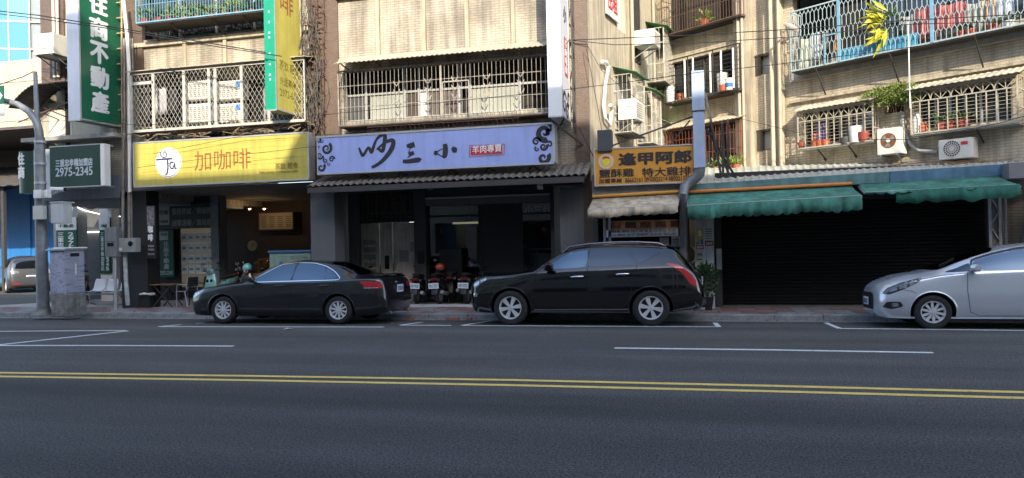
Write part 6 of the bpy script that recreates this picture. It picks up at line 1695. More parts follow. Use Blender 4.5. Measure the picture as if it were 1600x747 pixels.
for k in range(3): hm.tube([(c_.x+(.11+.008*k)*math.cos(a_*.4), 18.1+.02*k, c_.z+(.2+.01*k)*math.sin(a_*.4)) for a_ in range(17)], .012, 6)
hm.build('coil', mat('hose_tan', (.30, .27, .18), .5), hz, True)
mb_ = MB(); mb_.box(F(1120, 430, 18.6).x, F(1128, 430, 18.6).x, 18.5, 18.65, 1.0, 1.5); tag(mb_.build('meter_box', galv), 'small grey meter box on the dark post right of the poster pillar', 'meter box')
# ================================================================== cars
def lerp(a, b, t): return a+(b-a)*t
def interp_table(tab, x):
    "monotone cubic through the rows of a station table"
    n = len(tab)
    if x <= tab[0][0]: return tab[0][1:]
    if x >= tab[-1][0]: return tab[-1][1:]
    k = max(i for i in range(n-1) if tab[i][0] <= x)
    h = tab[k+1][0]-tab[k][0]; t = (x-tab[k][0])/h
    out = []
    def slope(i, c):
        if i == 0: return (tab[1][c]-tab[0][c])/(tab[1][0]-tab[0][0])
        if i == n-1: return (tab[-1][c]-tab[-2][c])/(tab[-1][0]-tab[-2][0])
        d0 = (tab[i][c]-tab[i-1][c])/(tab[i][0]-tab[i-1][0]); d1 = (tab[i+1][c]-tab[i][c])/(tab[i+1][0]-tab[i][0])
        return 0 if d0*d1 <= 0 else 2*d0*d1/(d0+d1)
    for c in range(1, len(tab[0])):
        p0, p1 = tab[k][c], tab[k+1][c]; m0, m1 = slope(k, c)*h, slope(k+1, c)*h
        out.append((2*t**3-3*t*t+1)*p0+(t**3-2*t*t+t)*m0+(-2*t**3+3*t*t)*p1+(t**3-t*t)*m1)
    return out

def car_section(r, ns=4):
    zb, yb, ws, zm, zbelt, wbelt, zr, wr, zt = r
    key = [(0, zb), (yb*.9, zb), (yb, zb+.045), (lerp(yb, ws, .72), zb+(zm-zb)*.45), (ws, zm), (lerp(ws, wbelt, .30), lerp(zm, zbelt, .55)), (lerp(ws, wbelt, .62), lerp(zm, zbelt, .86)), (wbelt, zbelt),
           (lerp(wbelt, wr, .5)+.018, lerp(zbelt, zr, .5)), (wr, zr), (wr*.82, lerp(zr, zt, .55)), (wr*.45, lerp(zr, zt, .9)), (0, zt)]
    out = []
    n = len(key)
    for k in range(n-1):
        p0 = Vector(key[max(k-1, 0)]); p1 = Vector(key[k]); p2 = Vector(key[k+1]); p3 = Vector(key[min(k+2, n-1)])
        for j in range(ns):
            t = j/ns
            q = .5*((2*p1)+(-p0+p2)*t+(2*p0-5*p1+4*p2-p3)*t*t+(-p0+3*p1-3*p2+p3)*t**3)
            lin = p1.lerp(p2, t)
            q = q.lerp(lin, .45); out.append((max(q.x, 0), q.y))
    out.append(key[-1])
    return out

class CarBody:
    def __init__(s, tab, L, nx=110):
        s.tab = tab; s.L = L
        xs = [L*(.5-.5*math.cos(math.pi*k/nx))*.55+L*k/nx*.45 for k in range(nx+1)]
        mb = MB(); rings = []
        for x in xs:
            h = car_section(interp_table(tab, x))
            ring = [(x, -y, z) for y, z in h]+[(x, y, z) for y, z in reversed(h[1:-1])]
            rings.append(ring)
        mb.rings(rings, True)
        s.mb = mb
        s.bvh = BVHTree.FromPolygons([tuple(v) for v in mb.V], [tuple(f) for f in mb.Fc])
    def hit(s, a, b, axis):
        if axis == 'side': o, d = Vector((a, -3, b)), Vector((0, 1, 0))
        elif axis == 'far': o, d = Vector((a, 3, b)), Vector((0, -1, 0))
        elif axis == 'front': o, d = Vector((-3, a, b)), Vector((1, 0, 0))
        elif axis == 'rear': o, d = Vector((s.L+3, a, b)), Vector((-1, 0, 0))
        else: o, d = Vector((a, b, 4)), Vector((0, 0, -1))
        loc, nrm, i, dist = s.bvh.ray_cast(o, d)
        if loc is None: return None, -d
        if nrm.dot(d) > 0: nrm = -nrm
        return loc, nrm
    def panel(s, poly, axis, off=.004, step=.06, thick=0):
        "a patch lying on the body: polygon in the projection plane, finely cut and dropped on the surface"
        bm = bmesh.new(); P = []
        for k, p in enumerate(poly):
            q = poly[(k+1) % len(poly)]; d = math.hypot(q[0]-p[0], q[1]-p[1]); n = max(1, int(d/step))
            for j in range(n): P.append((lerp(p[0], q[0], j/n), lerp(p[1], q[1], j/n)))
        vs_ = [bm.verts.new((p[0], p[1], 0)) for p in P]; bm.faces.new(vs_)
        lo = [min(p[i] for p in P) for i in (0, 1)]; hi = [max(p[i] for p in P) for i in (0, 1)]
        for i in (0, 1):
            c = lo[i]+step
            while c < hi[i]-1e-4:
                no = Vector((1, 0, 0)) if i == 0 else Vector((0, 1, 0)); co = no*c
                bmesh.ops.bisect_plane(bm, geom=bm.verts[:]+bm.edges[:]+bm.faces[:], plane_co=co, plane_no=no); c += step
        bmesh.ops.triangulate(bm, faces=[f for f in bm.faces if len(f.verts) > 4])
        last = None
        for v in bm.verts:
            loc, nrm = s.hit(v.co.x, v.co.y, axis)
            if loc is None:
                loc = last or Vector((v.co.x, 0, v.co.y))
            last = loc
            v.co = loc+nrm*off
        mb = MB(); bm.verts.index_update()
        mb.V = [v.co.copy() for v in bm.verts]; mb.Fc = [tuple(v.index for v in f.verts) for f in bm.faces]; mb.M = [0]*len(mb.Fc)
        bm.free(); return mb
    def ribbon(s, pts, w, axis='side', off=.003, close=False):
        P = []
        pts = list(pts)+([pts[0]] if close else [])
        for p, q in zip(pts, pts[1:]):
            d = math.hypot(q[0]-p[0], q[1]-p[1]); n = max(1, int(d/.05))
            for j in range(n): P.append(Vector((lerp(p[0], q[0], j/n), lerp(p[1], q[1], j/n))))
        P.append(Vector(pts[-1])); mb = MB(); A = []; B = []
        for k, p in enumerate(P):
            t = P[min(k+1, len(P)-1)]-P[max(k-1, 0)]; t.normalize(); nn = Vector((-t.y, t.x))*w/2
            for arr, q in ((A, p+nn), (B, p-nn)):
                loc, nrm = s.hit(q.x, q.y, axis)
                if loc is None: loc, nrm = (mb.V[-1] if mb.V else Vector((q.x, 0, q.y))), Vector((0, 0, 0))
                mb.V.append(loc+nrm*off); arr.append(len(mb.V)-1)
        for k in range(len(P)-1): mb.face(A[k], A[k+1], B[k+1], B[k])
        return mb

def smooth_poly(pts, n=4):
    out = []; m = len(pts)
    for k in range(m):
        p0, p1, p2, p3 = [Vector(pts[(k+i-1) % m]) for i in range(4)]
        for j in range(n):
            t = j/n; q = .5*((2*p1)+(-p0+p2)*t+(2*p0-5*p1+4*p2-p3)*t*t+(-p0+3*p1-3*p2+p3)*t**3); out.append(tuple(q.lerp(p1.lerp(p2, t), .6)))
    return out

car_glass = mat('car_glass', (.085, .095, .105), .03, metal=1., var=0)
chrome = mat('chrome', (.75, .76, .78), .14, metal=1., var=0)
rim_silver = mat('rim_silver', (.58, .59, .61), .32, metal=.25, var=.05)
lamp_red = mat('tail_lamp_red', (.36, .012, .015), .15, var=.05, coat=.8)
lamp_clear = mat('lamp_clear', (.34, .36, .39), .12, metal=.6, var=.6, scale=14, coat=.8)
plate_white = mat('plate_white', (.62, .68, .74), .4, var=.02)
plate_text = mat('plate_text', (.02, .06, .16), .5)
black_trim = mat('black_trim', (.012, .012, .013), .5, var=.1)
underbody = mat('underbody', (.008, .008, .008), .8)

def wheel_mesh(R_, w, spokes, sw, kind):
    "wheel turning about y, outer face towards -y, centre at origin"
    ty = MB(); rr = R_*.665
    ty.lathe((0, 0, 0), (0, -1, 0), [(-w/2, rr), (-w/2, R_*.93), (-w*.38, R_*.985), (-w*.2, R_), (w*.2, R_), (w*.38, R_*.985), (w/2, R_*.93), (w*.53, R_*.82), (w/2, rr), (w*.42, rr-.01)], 40)
    rm = MB(); rr2 = rr+.002
    rm.lathe((0, 0, 0), (0, -1, 0), [(w*.44, rr2), (w*.47, rr2-.004), (w*.46, rr2-.022), (w*.36, rr2-.03), (-w*.3, rr2-.05)], 40)
    def P(a, r, d): return (r*math.cos(a), -d, r*math.sin(a))
    for k in range(spokes):
        a = 2*math.pi*k/spokes+.3; h0 = sw/(rr*.25)*.42; h1 = sw/rr*.55
        if kind == 'six': h0 *= .9; h1 *= 1.25
        o = w*.40
        rm.rings([[P(a-h0, rr*.22, o), P(a+h0, rr*.22, o), P(a+h0, rr*.22, o-.03), P(a-h0, rr*.22, o-.03)],
                  [P(a-h0*.6, rr*.5, o-.004), P(a+h0*.6, rr*.5, o-.004), P(a+h0*.6, rr*.5, o-.035), P(a-h0*.6, rr*.5, o-.035)],
                  [P(a-h1, rr*.96, o+.002), P(a+h1, rr*.96, o+.002), P(a+h1, rr*.96, o-.04), P(a-h1, rr*.96, o-.04)]], True)
    hb = MB(); hb.lathe((0, 0, 0), (0, -1, 0), [(w*.2, rr*.24), (w*.38, rr*.23), (w*.415, rr*.2), (w*.42, rr*.13), (w*.45, rr*.12), (w*.455, .001)], 24)
    for k in range(5):
        a = 2*math.pi*k/5+.1; hb.lathe(P(a, rr*.19, w*.405), (0, -1, 0), [(0, .011), (.012, .011), (.012, .001)], 8)
    dk = MB(); dk.lathe((0, 0, 0), (0, -1, 0), [(w*.15, .001), (w*.15, rr*.93)], 32); dk.lathe((0, 0, 0), (0, -1, 0), [(w*.2, .05), (w*.2, rr*.62), (w*.14, rr*.62)], 32)
    return ty.mesh('tyre', (rubber,), True, 50), rm.mesh('rim', (rim_silver,), True, 35), hb.mesh('hub', (rim_silver,), True, 35), dk.mesh('brake', (mat('brake_dark', (.03, .03, .032), .4, metal=.5),), True)

def make_car(name, label, tab, L, wheels, WR, WW, paint, spokes, sw, kind, arch_gap=.045, kx=1.):
    t = thing(name, label, 'car', (0, 0, 0))
    cb = CarBody(tab, L)
    hw = max(r[3] for r in tab)
    # wheel housings cut out of the shell
    body = bpy.data.objects.new('body', cb.mb.mesh('body', (paint, underbody), True, 40)); C.objects.link(body)
    cut = MB(); cut.mi = 1
    for wx in wheels:
        for sgn in (-1, 1):
            y0, y1 = sgn*(hw+.2), sgn*(hw-.34)
            cut.lathe((wx, 0, WR), (0, 1, 0), [(min(y0, y1), WR+arch_gap), (max(y0, y1), WR+arch_gap)], 48, True)
    cme = cut.mesh('cut', (paint, underbody)); co = bpy.data.objects.new('cut', cme); C.objects.link(co)
    md = body.modifiers.new('b', 'BOOLEAN'); md.object = co; md.operation = 'DIFFERENCE'; md.solver = 'EXACT'
    dg = bpy.context.evaluated_depsgraph_get(); dg.update()
    me = bpy.data.meshes.new_from_object(body.evaluated_get(dg))
    body.modifiers.clear(); body.data = me
    me.polygons.foreach_set('use_smooth', [True]*len(me.polygons)); me.set_sharp_from_angle(angle=R(38))
    bpy.data.objects.remove(co)
    body.parent = t
    # rounded lip round each near arch
    for wx in wheels:
        P = []
        for k in range(25):
            a = R(-14)+R(208)*k/24; x = wx+(WR+arch_gap+.012)*math.cos(a); z = WR+(WR+arch_gap+.012)*math.sin(a)
            P.append((x, z))
        for ax in ('side', 'far'):
            L2 = []
            for p in P:
                loc, nrm = cb.hit(p[0], p[1], ax)
                if loc is not None and loc.z > .14: L2.append(loc+nrm*.001)
            if len(L2) > 4: MB().tube(L2, .014, 6).build('arch_lip', paint, t, True, False)
    ty, rm, hb, dk = wheel_mesh(WR, WW, spokes, sw, kind)
    for wx in wheels:
        for sgn in (-1, 1):
            w = obj_from_mesh('wheel', ty, t, False); w.matrix_basis = Matrix.Translation((wx, sgn*(hw-WW/2-.025), WR)) @ Matrix.Diagonal((1/kx, 1, 1, 1)) @ Matrix.Rotation(0 if sgn < 0 else math.pi, 4, 'Z') @ Matrix.Rotation(random.uniform(0, 1.2), 4, 'Y')
            for nm, me_ in (('rim', rm), ('hub', hb), ('brake', dk)): obj_from_mesh(nm, me_, w, False)
    return t, cb

def add(cb, t, name, poly, axis, m, off=.004, step=.06, smooth=True):
    return cb.panel(poly, axis, off, step).build(name, m, t, smooth, False)

def place_car(t, px_w, py, Ynear, wx, hw, kx=1.):
    p = F(px_w, py, Ynear)
    tilt = -math.atan2(.045, 1.55)
    t.matrix_basis = Matrix.Translation((p.x-wx*kx, Ynear+hw, -.024)) @ Matrix.Rotation(tilt, 4, 'X') @ Matrix.Diagonal((kx, 1, 1, 1))

def plate(t, s, y0, z0, w, h, x, axis, parent=None, tilt=0):
    "licence plate standing at x facing front or rear"
    sg = 1 if axis == 'rear' else -1
    b = MB(); b.box(x, x+.012*sg, y0-w/2, y0+w/2, z0, z0+h); o = b.build('licence_plate', plate_white, t, False, False)
    ud = Vector((0, 1, 0)) if axis == 'rear' else Vector((0, -1, 0))
    text('lettering', s, o, plate_text, (x+.0125*sg, y0-(w/2-.03)*ud.y, z0+h*.18), ud, (0, 0, 1), w-.06, h*.6, .02, 0, .003, False)
    return o

# ---- dark grey sedan ------------------------------------------------------------
paint_sedan = mat('paint_charcoal', (.012, .0125, .0145), .28, metal=.2, var=.06, scale=1, coat=.9)
T1 = [(0.00, .30, .48, .54, .50, .62, .50, .66, .36, .68), (.05, .22, .62, .69, .50, .68, .63, .72, .46, .74), (.2, .19, .75, .82, .52, .74, .75, .80, .55, .82), (.45, .18, .80, .885, .55, .81, .82, .86, .58, .88),
      (.95, .18, .82, .91, .58, .88, .85, .925, .62, .95), (1.35, .18, .83, .91, .6, .92, .865, .965, .64, .985), (1.55, .18, .83, .91, .6, .935, .87, 1.06, .68, 1.10), (2.0, .18, .83, .91, .6, .95, .872, 1.29, .605, 1.345),
      (2.3, .18, .83, .91, .6, .955, .872, 1.365, .58, 1.425), (2.7, .18, .83, .91, .6, .96, .872, 1.40, .57, 1.465), (3.2, .18, .83, .91, .6, .968, .87, 1.375, .565, 1.445), (3.6, .18, .83, .91, .61, .98, .866, 1.285, .575, 1.375),
      (3.95, .18, .82, .908, .62, .995, .86, 1.15, .61, 1.235), (4.2, .19, .80, .90, .63, 1.01, .85, 1.065, .65, 1.12), (4.42, .20, .78, .885, .63, 1.015, .835, 1.05, .66, 1.085), (4.62, .23, .74, .86, .62, 1.01, .79, 1.045, .64, 1.08), (4.70, .25, .71, .82, .60, .97, .75, 1.0, .60, 1.035), (4.765, .28, .66, .77, .55, .80, .70, .83, .55, .85), (4.815, .34, .60, .68, .48, .60, .62, .62, .5, .63)]
car1, cb = make_car('parked_sedan', 'dark charcoal sedan parked at the kerb before the coffee shop', T1, 4.815, (.96, 3.735), .325, .215, paint_sedan, 10, .040, 'ten', kx=1.06)
tinted = mat('car_glass_blue', (.13, .165, .20), .03, metal=1., var=0)
add(cb, car1, 'window', smooth_poly([(1.70, .985), (2.02, 1.215), (2.26, 1.335), (2.60, 1.375), (2.585, 1.0)]), 'side', tinted)
add(cb, car1, 'window', smooth_poly([(2.67, 1.0), (2.68, 1.378), (3.02, 1.362), (3.32, 1.29), (3.40, 1.02)]), 'side', tinted)
add(cb, car1, 'window', smooth_poly([(3.43, 1.02), (3.36, 1.27), (3.55, 1.17), (3.69, 1.05), (3.66, 1.025)]), 'side', tinted)
for y, n in ((-1, 'far'),):
    add(cb, car1, 'window', [(1.70, .985), (2.26, 1.335), (2.60, 1.375), (2.585, 1.0)], 'far', tinted); add(cb, car1, 'window', [(2.67, 1.0), (2.68, 1.378), (3.32, 1.29), (3.66, 1.025)], 'far', tinted)
add(cb, car1, 'windscreen', [(1.42, -.62), (1.42, .62), (2.1, .54), (2.22, 0), (2.1, -.54)], 'top', car_glass)
add(cb, car1, 'rear_window', smooth_poly([(3.42, -.52), (3.36, 0), (3.42, .52), (4.12, .60), (4.22, 0), (4.12, -.60)]), 'top', car_glass)
cb.ribbon(smooth_poly([(1.64, .972), (2.02, 1.235), (2.26, 1.36), (2.62, 1.402), (3.04, 1.385), (3.34, 1.31), (3.58, 1.185), (3.75, 1.045), (3.68, 1.0), (2.6, .982)]), .018, 'side', .005, True).build('window_trim', chrome, car1, False, False)
gap = mat('shut_line', (.004, .004, .004), .9, var=0)
for L_ in ([(1.46, .93), (1.40, .6), (1.44, .3), (1.55, .24), (2.52, .24), (2.60, .4), (2.64, .75), (2.62, .98)], [(2.62, .24), (3.22, .24), (3.36, .42), (3.62, .74), (3.66, 1.0)], [(.42, .66), (.62, .80), (1.0, .905), (1.44, .94)]):
    cb.ribbon(L_, .009).build('shut_line', gap, car1, False, False)
cb.ribbon([(.35, .235), (3.3, .225)], .05, 'side', .006).build('sill_trim', black_trim, car1, False, False)
for x in (2.38, 3.42):
    loc, n = cb.hit(x, .875, 'side')
    MB().superloft([(loc+Vector((-.10, -.012, -.004)), (0, .012, 0), (0, 0, .012)), (loc+Vector((-.05, -.03, 0)), (0, .014, 0), (0, 0, .018)), (loc+Vector((.06, -.03, .004)), (0, .014, 0), (0, 0, .018)), (loc+Vector((.11, -.01, .006)), (0, .012, 0), (0, 0, .012))], 10).build('door_handle', paint_sedan, car1, True, False)
add(cb, car1, 'fuel_flap', smooth_poly([(3.87, .80), (3.87, .95), (4.06, .96), (4.07, .81)]), 'side', mat('paint_flap', (.02, .021, .023), .4, metal=.2), .002)
add(cb, car1, 'headlight', smooth_poly([(.06, .60), (.12, .70), (.32, .785), (.50, .82), (.40, .73), (.24, .64), (.12, .59)]), 'side', lamp_clear, .006, .03)
add(cb, car1, 'tail_light', smooth_poly([(4.26, .925), (4.23, .965), (4.45, .965), (4.68, .92), (4.72, .82), (4.62, .80), (4.40, .81)]), 'side', lamp_red, .006, .03)
add(cb, car1, 'tail_light', [(.74, .81), (.74, .93), (.52, .93), (.48, .82)], 'rear', lamp_red, .006, .03)
add(cb, car1, 'lamp_band', [(4.30, .815), (4.34, .83), (4.64, .83), (4.64, .815), (4.42, .805)], 'side', lamp_clear, .008, .03)
MB().superloft([((4.58, -.70, 1.06), (.09, 0, 0), (0, 0, .014)), ((4.63, -.35, 1.105), (.09, 0, .01), (0, 0, .014)), ((4.64, 0, 1.115), (.09, 0, .01), (0, 0, .014)), ((4.63, .35, 1.105), (.09, 0, .01), (0, 0, .014)), ((4.58, .70, 1.06), (.09, 0, 0), (0, 0, .014))], 12).build('spoiler', paint_sedan, car1, True, False)
plate(car1, '0178-EN', 0.0, .70, .34, .17, 4.80, 'rear')
MB().lathe((4.745, 0, .93), (1, 0, 0), [(0, .045), (.02, .045), (.022, .03), (.012, .001)], 16).build('badge', chrome, car1, True, False)
cb.ribbon([(-.6, .52), (-.3, .50), (.3, .50), (.6, .52)], .02, 'rear', .004).build('bumper_seam', gap, car1, False, False)
for y in (-.5, .5): MB().tube([(4.6, y, .26), (4.80, y, .25)], .03, 10).build('exhaust', steel, car1, True, False)
def mirror(t, x, z, y, m, s=1.):
    b = MB(); b.superloft([((x+.0, y+.02, z), (.03*s, 0, 0), (0, 0, .03*s)), ((x+.02, y-.06, z+.02), (.075*s, 0, 0), (0, 0, .06*s)), ((x+.03, y-.15*s, z+.025), (.085*s, 0, 0), (0, 0, .065*s)), ((x+.04, y-.20*s, z+.025), (.05*s, 0, 0), (0, 0, .04*s))], 14); o = b.build('mirror', m, t, True, False)
    MB().box(x-.0, x+.05, y-.05, y+.08, z-.05, z-.02).build('mirror_stalk', black_trim, o, False, False)
mirror(car1, 1.72, 1.0, -.88, paint_sedan, .95)
place_car(car1, 347, 508, 15.05, .96, .91, 1.06)

# ---- black crossover -------------------------------------------------------------
paint_black = mat('paint_black', (.004, .004, .0045), .12, metal=.0, var=.0, coat=1.)
T2 = [(0, .40, .48, .56, .62, .82, .50, .88, .38, .90), (.05, .32, .64, .72, .62, .89, .66, .95, .46, .985), (.18, .27, .77, .86, .64, .96, .78, 1.015, .52, 1.04), (.5, .25, .83, .93, .66, 1.03, .85, 1.075, .57, 1.10),
      (.93, .25, .86, .945, .70, 1.06, .87, 1.11, .60, 1.13), (1.3, .25, .87, .945, .72, 1.105, .885, 1.16, .64, 1.18), (1.55, .25, .87, .945, .72, 1.125, .89, 1.275, .67, 1.31), (2.0, .25, .87, .945, .72, 1.145, .89, 1.52, .63, 1.57),
      (2.3, .25, .87, .945, .72, 1.155, .89, 1.605, .61, 1.665), (2.8, .25, .87, .945, .73, 1.175, .89, 1.64, .60, 1.70), (3.4, .25, .87, .945, .74, 1.20, .885, 1.63, .595, 1.695), (3.9, .26, .86, .945, .76, 1.225, .875, 1.60, .59, 1.665),
      (4.2, .28, .84, .935, .78, 1.235, .86, 1.555, .585, 1.62), (4.32, .30, .82, .92, .78, 1.22, .85, 1.43, .60, 1.495), (4.5, .32, .79, .89, .76, 1.14, .82, 1.21, .64, 1.265), (4.62, .34, .76, .85, .72, 1.02, .78, 1.06, .62, 1.09), (4.72, .38, .70, .78, .64, .82, .70, .85, .54, .87), (4.77, .44, .62, .68, .56, .64, .62, .66, .46, .68)]
car2, cb = make_car('parked_crossover', 'glossy black crossover with silver wheels parked before the blue sign shop', T2, 4.77, (.93, 3.755), .372, .235, paint_black, 6, .078, 'six', .05, kx=1.04)
add(cb, car2, 'window', smooth_poly([(1.66, 1.185), (1.92, 1.39), (2.14, 1.515), (2.50, 1.562), (2.47, 1.215)]), 'side', tinted)
add(cb, car2, 'window', smooth_poly([(2.55, 1.218), (2.57, 1.565), (2.95, 1.575), (3.24, 1.565), (3.45, 1.27), (3.38, 1.245)]), 'side', car_glass)
add(cb, car2, 'window', smooth_poly([(3.54, 1.285), (3.33, 1.56), (3.70, 1.55), (3.96, 1.515), (3.72, 1.36)]), 'side', car_glass)
add(cb, car2, 'window', [(1.66, 1.185), (2.14, 1.515), (2.50, 1.562), (2.47, 1.215)], 'far', tinted); add(cb, car2, 'window', [(2.55, 1.218), (2.57, 1.565), (3.24, 1.565), (3.9, 1.5), (3.4, 1.25)], 'far', car_glass)
add(cb, car2, 'windscreen', [(1.42, -.63), (1.42, .63), (2.08, .56), (2.2, 0), (2.08, -.56)], 'top', car_glass)
add(cb, car2, 'rear_window', smooth_poly([(4.26, -.50), (4.25, 0), (4.26, .50), (4.55, .58), (4.57, 0), (4.55, -.58)]), 'top', mat('rear_glass_brown', (.012, .010, .008), .05, var=0, spec=1., coat=.6), .005, .05)
add(cb, car2, 'tail_light', smooth_poly([(4.06, 1.24), (4.08, 1.275), (4.30, 1.235), (4.52, 1.06), (4.66, .85), (4.60, .80), (4.50, .86), (4.38, 1.05), (4.22, 1.18)]), 'side', lamp_red, .008, .03)
hl = add(cb, car2, 'headlight', smooth_poly([(.09, .80), (.13, .90), (.32, 1.0), (.58, 1.045), (.46, .97), (.28, .86), (.16, .78)]), 'side', mat('lamp_housing', (.05, .055, .062), .15, metal=.5, coat=.8), .005, .03)
for L_ in ([(.14, .82), (.16, .89), (.26, .94), (.26, .87)], [(.29, .89), (.30, .96), (.42, 1.0), (.41, .95)]):
    cb.panel(smooth_poly(L_), 'side', .011, .03).build('lamp_unit', lamp_clear, hl, True, False)
add(cb, car2, 'fog_lamp', smooth_poly([(.14, .60), (.14, .68), (.22, .69), (.22, .61)]), 'side', lamp_clear, .006, .03)
for L_ in ([(1.50, 1.12), (1.40, .7), (1.44, .42), (1.60, .36), (2.50, .36), (2.54, .8), (2.52, 1.2)], [(2.54, .36), (3.22, .37), (3.36, .6), (3.42, .9), (3.50, 1.25)], [(.62, .96), (.9, 1.03), (1.48, 1.1)], [(2.54, 1.22), (2.53, 1.57)]):
    cb.ribbon(L_, .009).build('shut_line', gap, car2, False, False)
cb.ribbon([(1.42, .335), (3.33, .345)], .028, 'side', .012).build('sill_strip', chrome, car2, False, False)
for x, z in ((2.32, 1.015), (3.22, 1.06)):
    loc, n = cb.hit(x, z, 'side')
    MB().superloft([(loc+Vector((-.13, -.012, -.006)), (0, .014, 0), (0, 0, .013)), (loc+Vector((-.07, -.032, 0)), (0, .015, 0), (0, 0, .02)), (loc+Vector((.07, -.032, .004)), (0, .015, 0), (0, 0, .02)), (loc+Vector((.13, -.01, .006)), (0, .014, 0), (0, 0, .013))], 10).build('door_handle', chrome, car2, True, False)
for y in (-.60, .60):
    P = [(1.98, y*1.02, 1.52), (2.12, y, 1.645), (2.5, y*.98, 1.70), (3.0, y*.97, 1.725), (3.5, y*.96, 1.72), (3.9, y*.96, 1.69), (4.0, y*.96, 1.65)]
    MB().tube(P, .022, 8).build('roof_rail', mat('rail_dark_chrome', (.12, .125, .14), .25, metal=.8), car2, True, False)
MB().superloft([((4.20, -.58, 1.615), (.13, 0, -.02), (0, 0, .016)), ((4.27, -.2, 1.64), (.14, 0, -.02), (0, 0, .018)), ((4.27, .2, 1.64), (.14, 0, -.02), (0, 0, .018)), ((4.20, .58, 1.615), (.13, 0, -.02), (0, 0, .016))], 12).build('spoiler', paint_black, car2, True, False)
mirror(car2, 1.74, 1.20, -.90, paint_black, 1.25)
MB().tube([(4.55, -.55, .33), (4.78, -.55, .32)], .04, 10).build('exhaust', steel, car2, True, False)
bt = MB(); bt.superloft([((4.62, -.80, .50), (.03, .03, 0), (0, 0, .05)), ((4.76, -.55, .46), (.03, .02, 0), (0, 0, .06)), ((4.79, 0, .45), (.03, 0, 0), (0, 0, .06)), ((4.76, .55, .46), (.03, -.02, 0), (0, 0, .06)), ((4.62, .80, .50), (.03, -.03, 0), (0, 0, .05))], 10); bt.build('rear_bumper_trim', mat('trim_grey', (.05, .052, .055), .35), car2, True, False)
plate(car2, '2368-QG', 0, .82, .34, .16, 4.74, 'rear')
MB().tube([(2.1, -.35, 1.62), (1.95, -.35, 1.80)], .008, 5).build('aerial', black_trim, car2, True, False)
MB().lathe((-.005, 0, .70), (-1, 0, 0), [(0, .06), (.02, .06), (.02, .04)], 16).build('badge', chrome, car2, True, False)
place_car(car2, 797, 506, 15.12, .93, .945, 1.04)

# ---- silver people carrier ----------------------------------------------------------
paint_silver = mat('paint_silver', (.58, .61, .66), .26, metal=.45, var=.0, coat=.8)
T3 = [(0, .30, .46, .52, .48, .62, .47, .68, .33, .70), (.05, .22, .58, .65, .5, .69, .58, .76, .42, .79), (.18, .19, .70, .765, .52, .77, .68, .85, .48, .88), (.5, .18, .78, .84, .56, .88, .775, .965, .54, 1.0),
      (.88, .18, .80, .86, .6, .96, .80, 1.035, .58, 1.07), (1.1, .18, .8, .86, .62, .995, .81, 1.10, .62, 1.135), (1.3, .18, .8, .86, .62, 1.015, .815, 1.185, .635, 1.23), (1.8, .18, .8, .86, .62, 1.04, .82, 1.365, .595, 1.425),
      (2.2, .18, .8, .86, .62, 1.055, .82, 1.455, .57, 1.525), (2.7, .18, .8, .86, .62, 1.065, .82, 1.50, .555, 1.58), (3.3, .18, .8, .86, .63, 1.08, .82, 1.50, .55, 1.585), (3.9, .19, .79, .855, .65, 1.1, .81, 1.46, .545, 1.535),
      (4.25, .2, .77, .84, .66, 1.1, .79, 1.38, .55, 1.435), (4.42, .24, .73, .81, .64, 1.02, .76, 1.1, .58, 1.14), (4.52, .3, .66, .73, .58, .8, .68, .86, .52, .88), (4.56, .36, .58, .64, .52, .62, .6, .65, .45, .67)]
car3, cb = make_car('parked_people_carrier', 'silver people carrier cut off by the right edge, parked before the black shutter', T3, 4.56, (.88, 3.63), .318, .205, paint_silver, 10, .043, 'ten', kx=1.05)
add(cb, car3, 'window', smooth_poly([(1.10, 1.045), (1.30, 1.12), (1.50, 1.205), (1.50, 1.065)]), 'side', car_glass, .004, .04)
add(cb, car3, 'window', smooth_poly([(1.56, 1.07), (1.58, 1.235), (1.9, 1.35), (2.3, 1.435), (2.62, 1.455), (2.6, 1.095)]), 'side', tinted)
add(cb, car3, 'window', smooth_poly([(2.68, 1.095), (2.7, 1.46), (3.2, 1.455), (3.45, 1.43), (3.5, 1.12)]), 'side', tinted)
add(cb, car3, 'window', smooth_poly([(3.56, 1.12), (3.54, 1.42), (3.9, 1.37), (4.1, 1.2), (4.05, 1.14)]), 'side', car_glass)
add(cb, car3, 'window', [(1.56, 1.07), (1.9, 1.35), (2.62, 1.455), (2.6, 1.095)], 'far', tinted); add(cb, car3, 'window', [(2.68, 1.095), (2.7, 1.46), (3.45, 1.43), (3.5, 1.12)], 'far', tinted)
add(cb, car3, 'windscreen', smooth_poly([(1.02, -.56), (.96, 0), (1.02, .56), (1.9, .53), (2.05, 0), (1.9, -.53)]), 'top', car_glass, .004, .07)
cb.ribbon(smooth_poly([(1.54, 1.055), (1.56, 1.255), (1.9, 1.375), (2.3, 1.462), (2.64, 1.485)])[:-4], .03, 'side', .012).build('rain_visor', mat('visor_smoke', (.02, .022, .025), .2), car3, False, False)
for L_ in ([(1.44, 1.03), (1.42, .7), (1.46, .32), (1.6, .25), (2.55, .25), (2.62, .4), (2.66, 1.07)], [(2.66, .25), (3.2, .25), (3.4, .6), (3.5, 1.1)], [(.62, .90), (1.0, .98), (1.44, 1.03)], [(.36, .74), (.55, .70), (.62, .66)]):
    cb.ribbon(L_, .008).build('shut_line', gap, car3, False, False)
hl = add(cb, car3, 'headlight', smooth_poly([(.10, .655), (.18, .755), (.40, .86), (.72, .95), (.66, .865), (.42, .735), (.20, .64)]), 'side', mat('lamp_housing', (.05, .055, .062), .15, metal=.5, coat=.8), .005, .03)
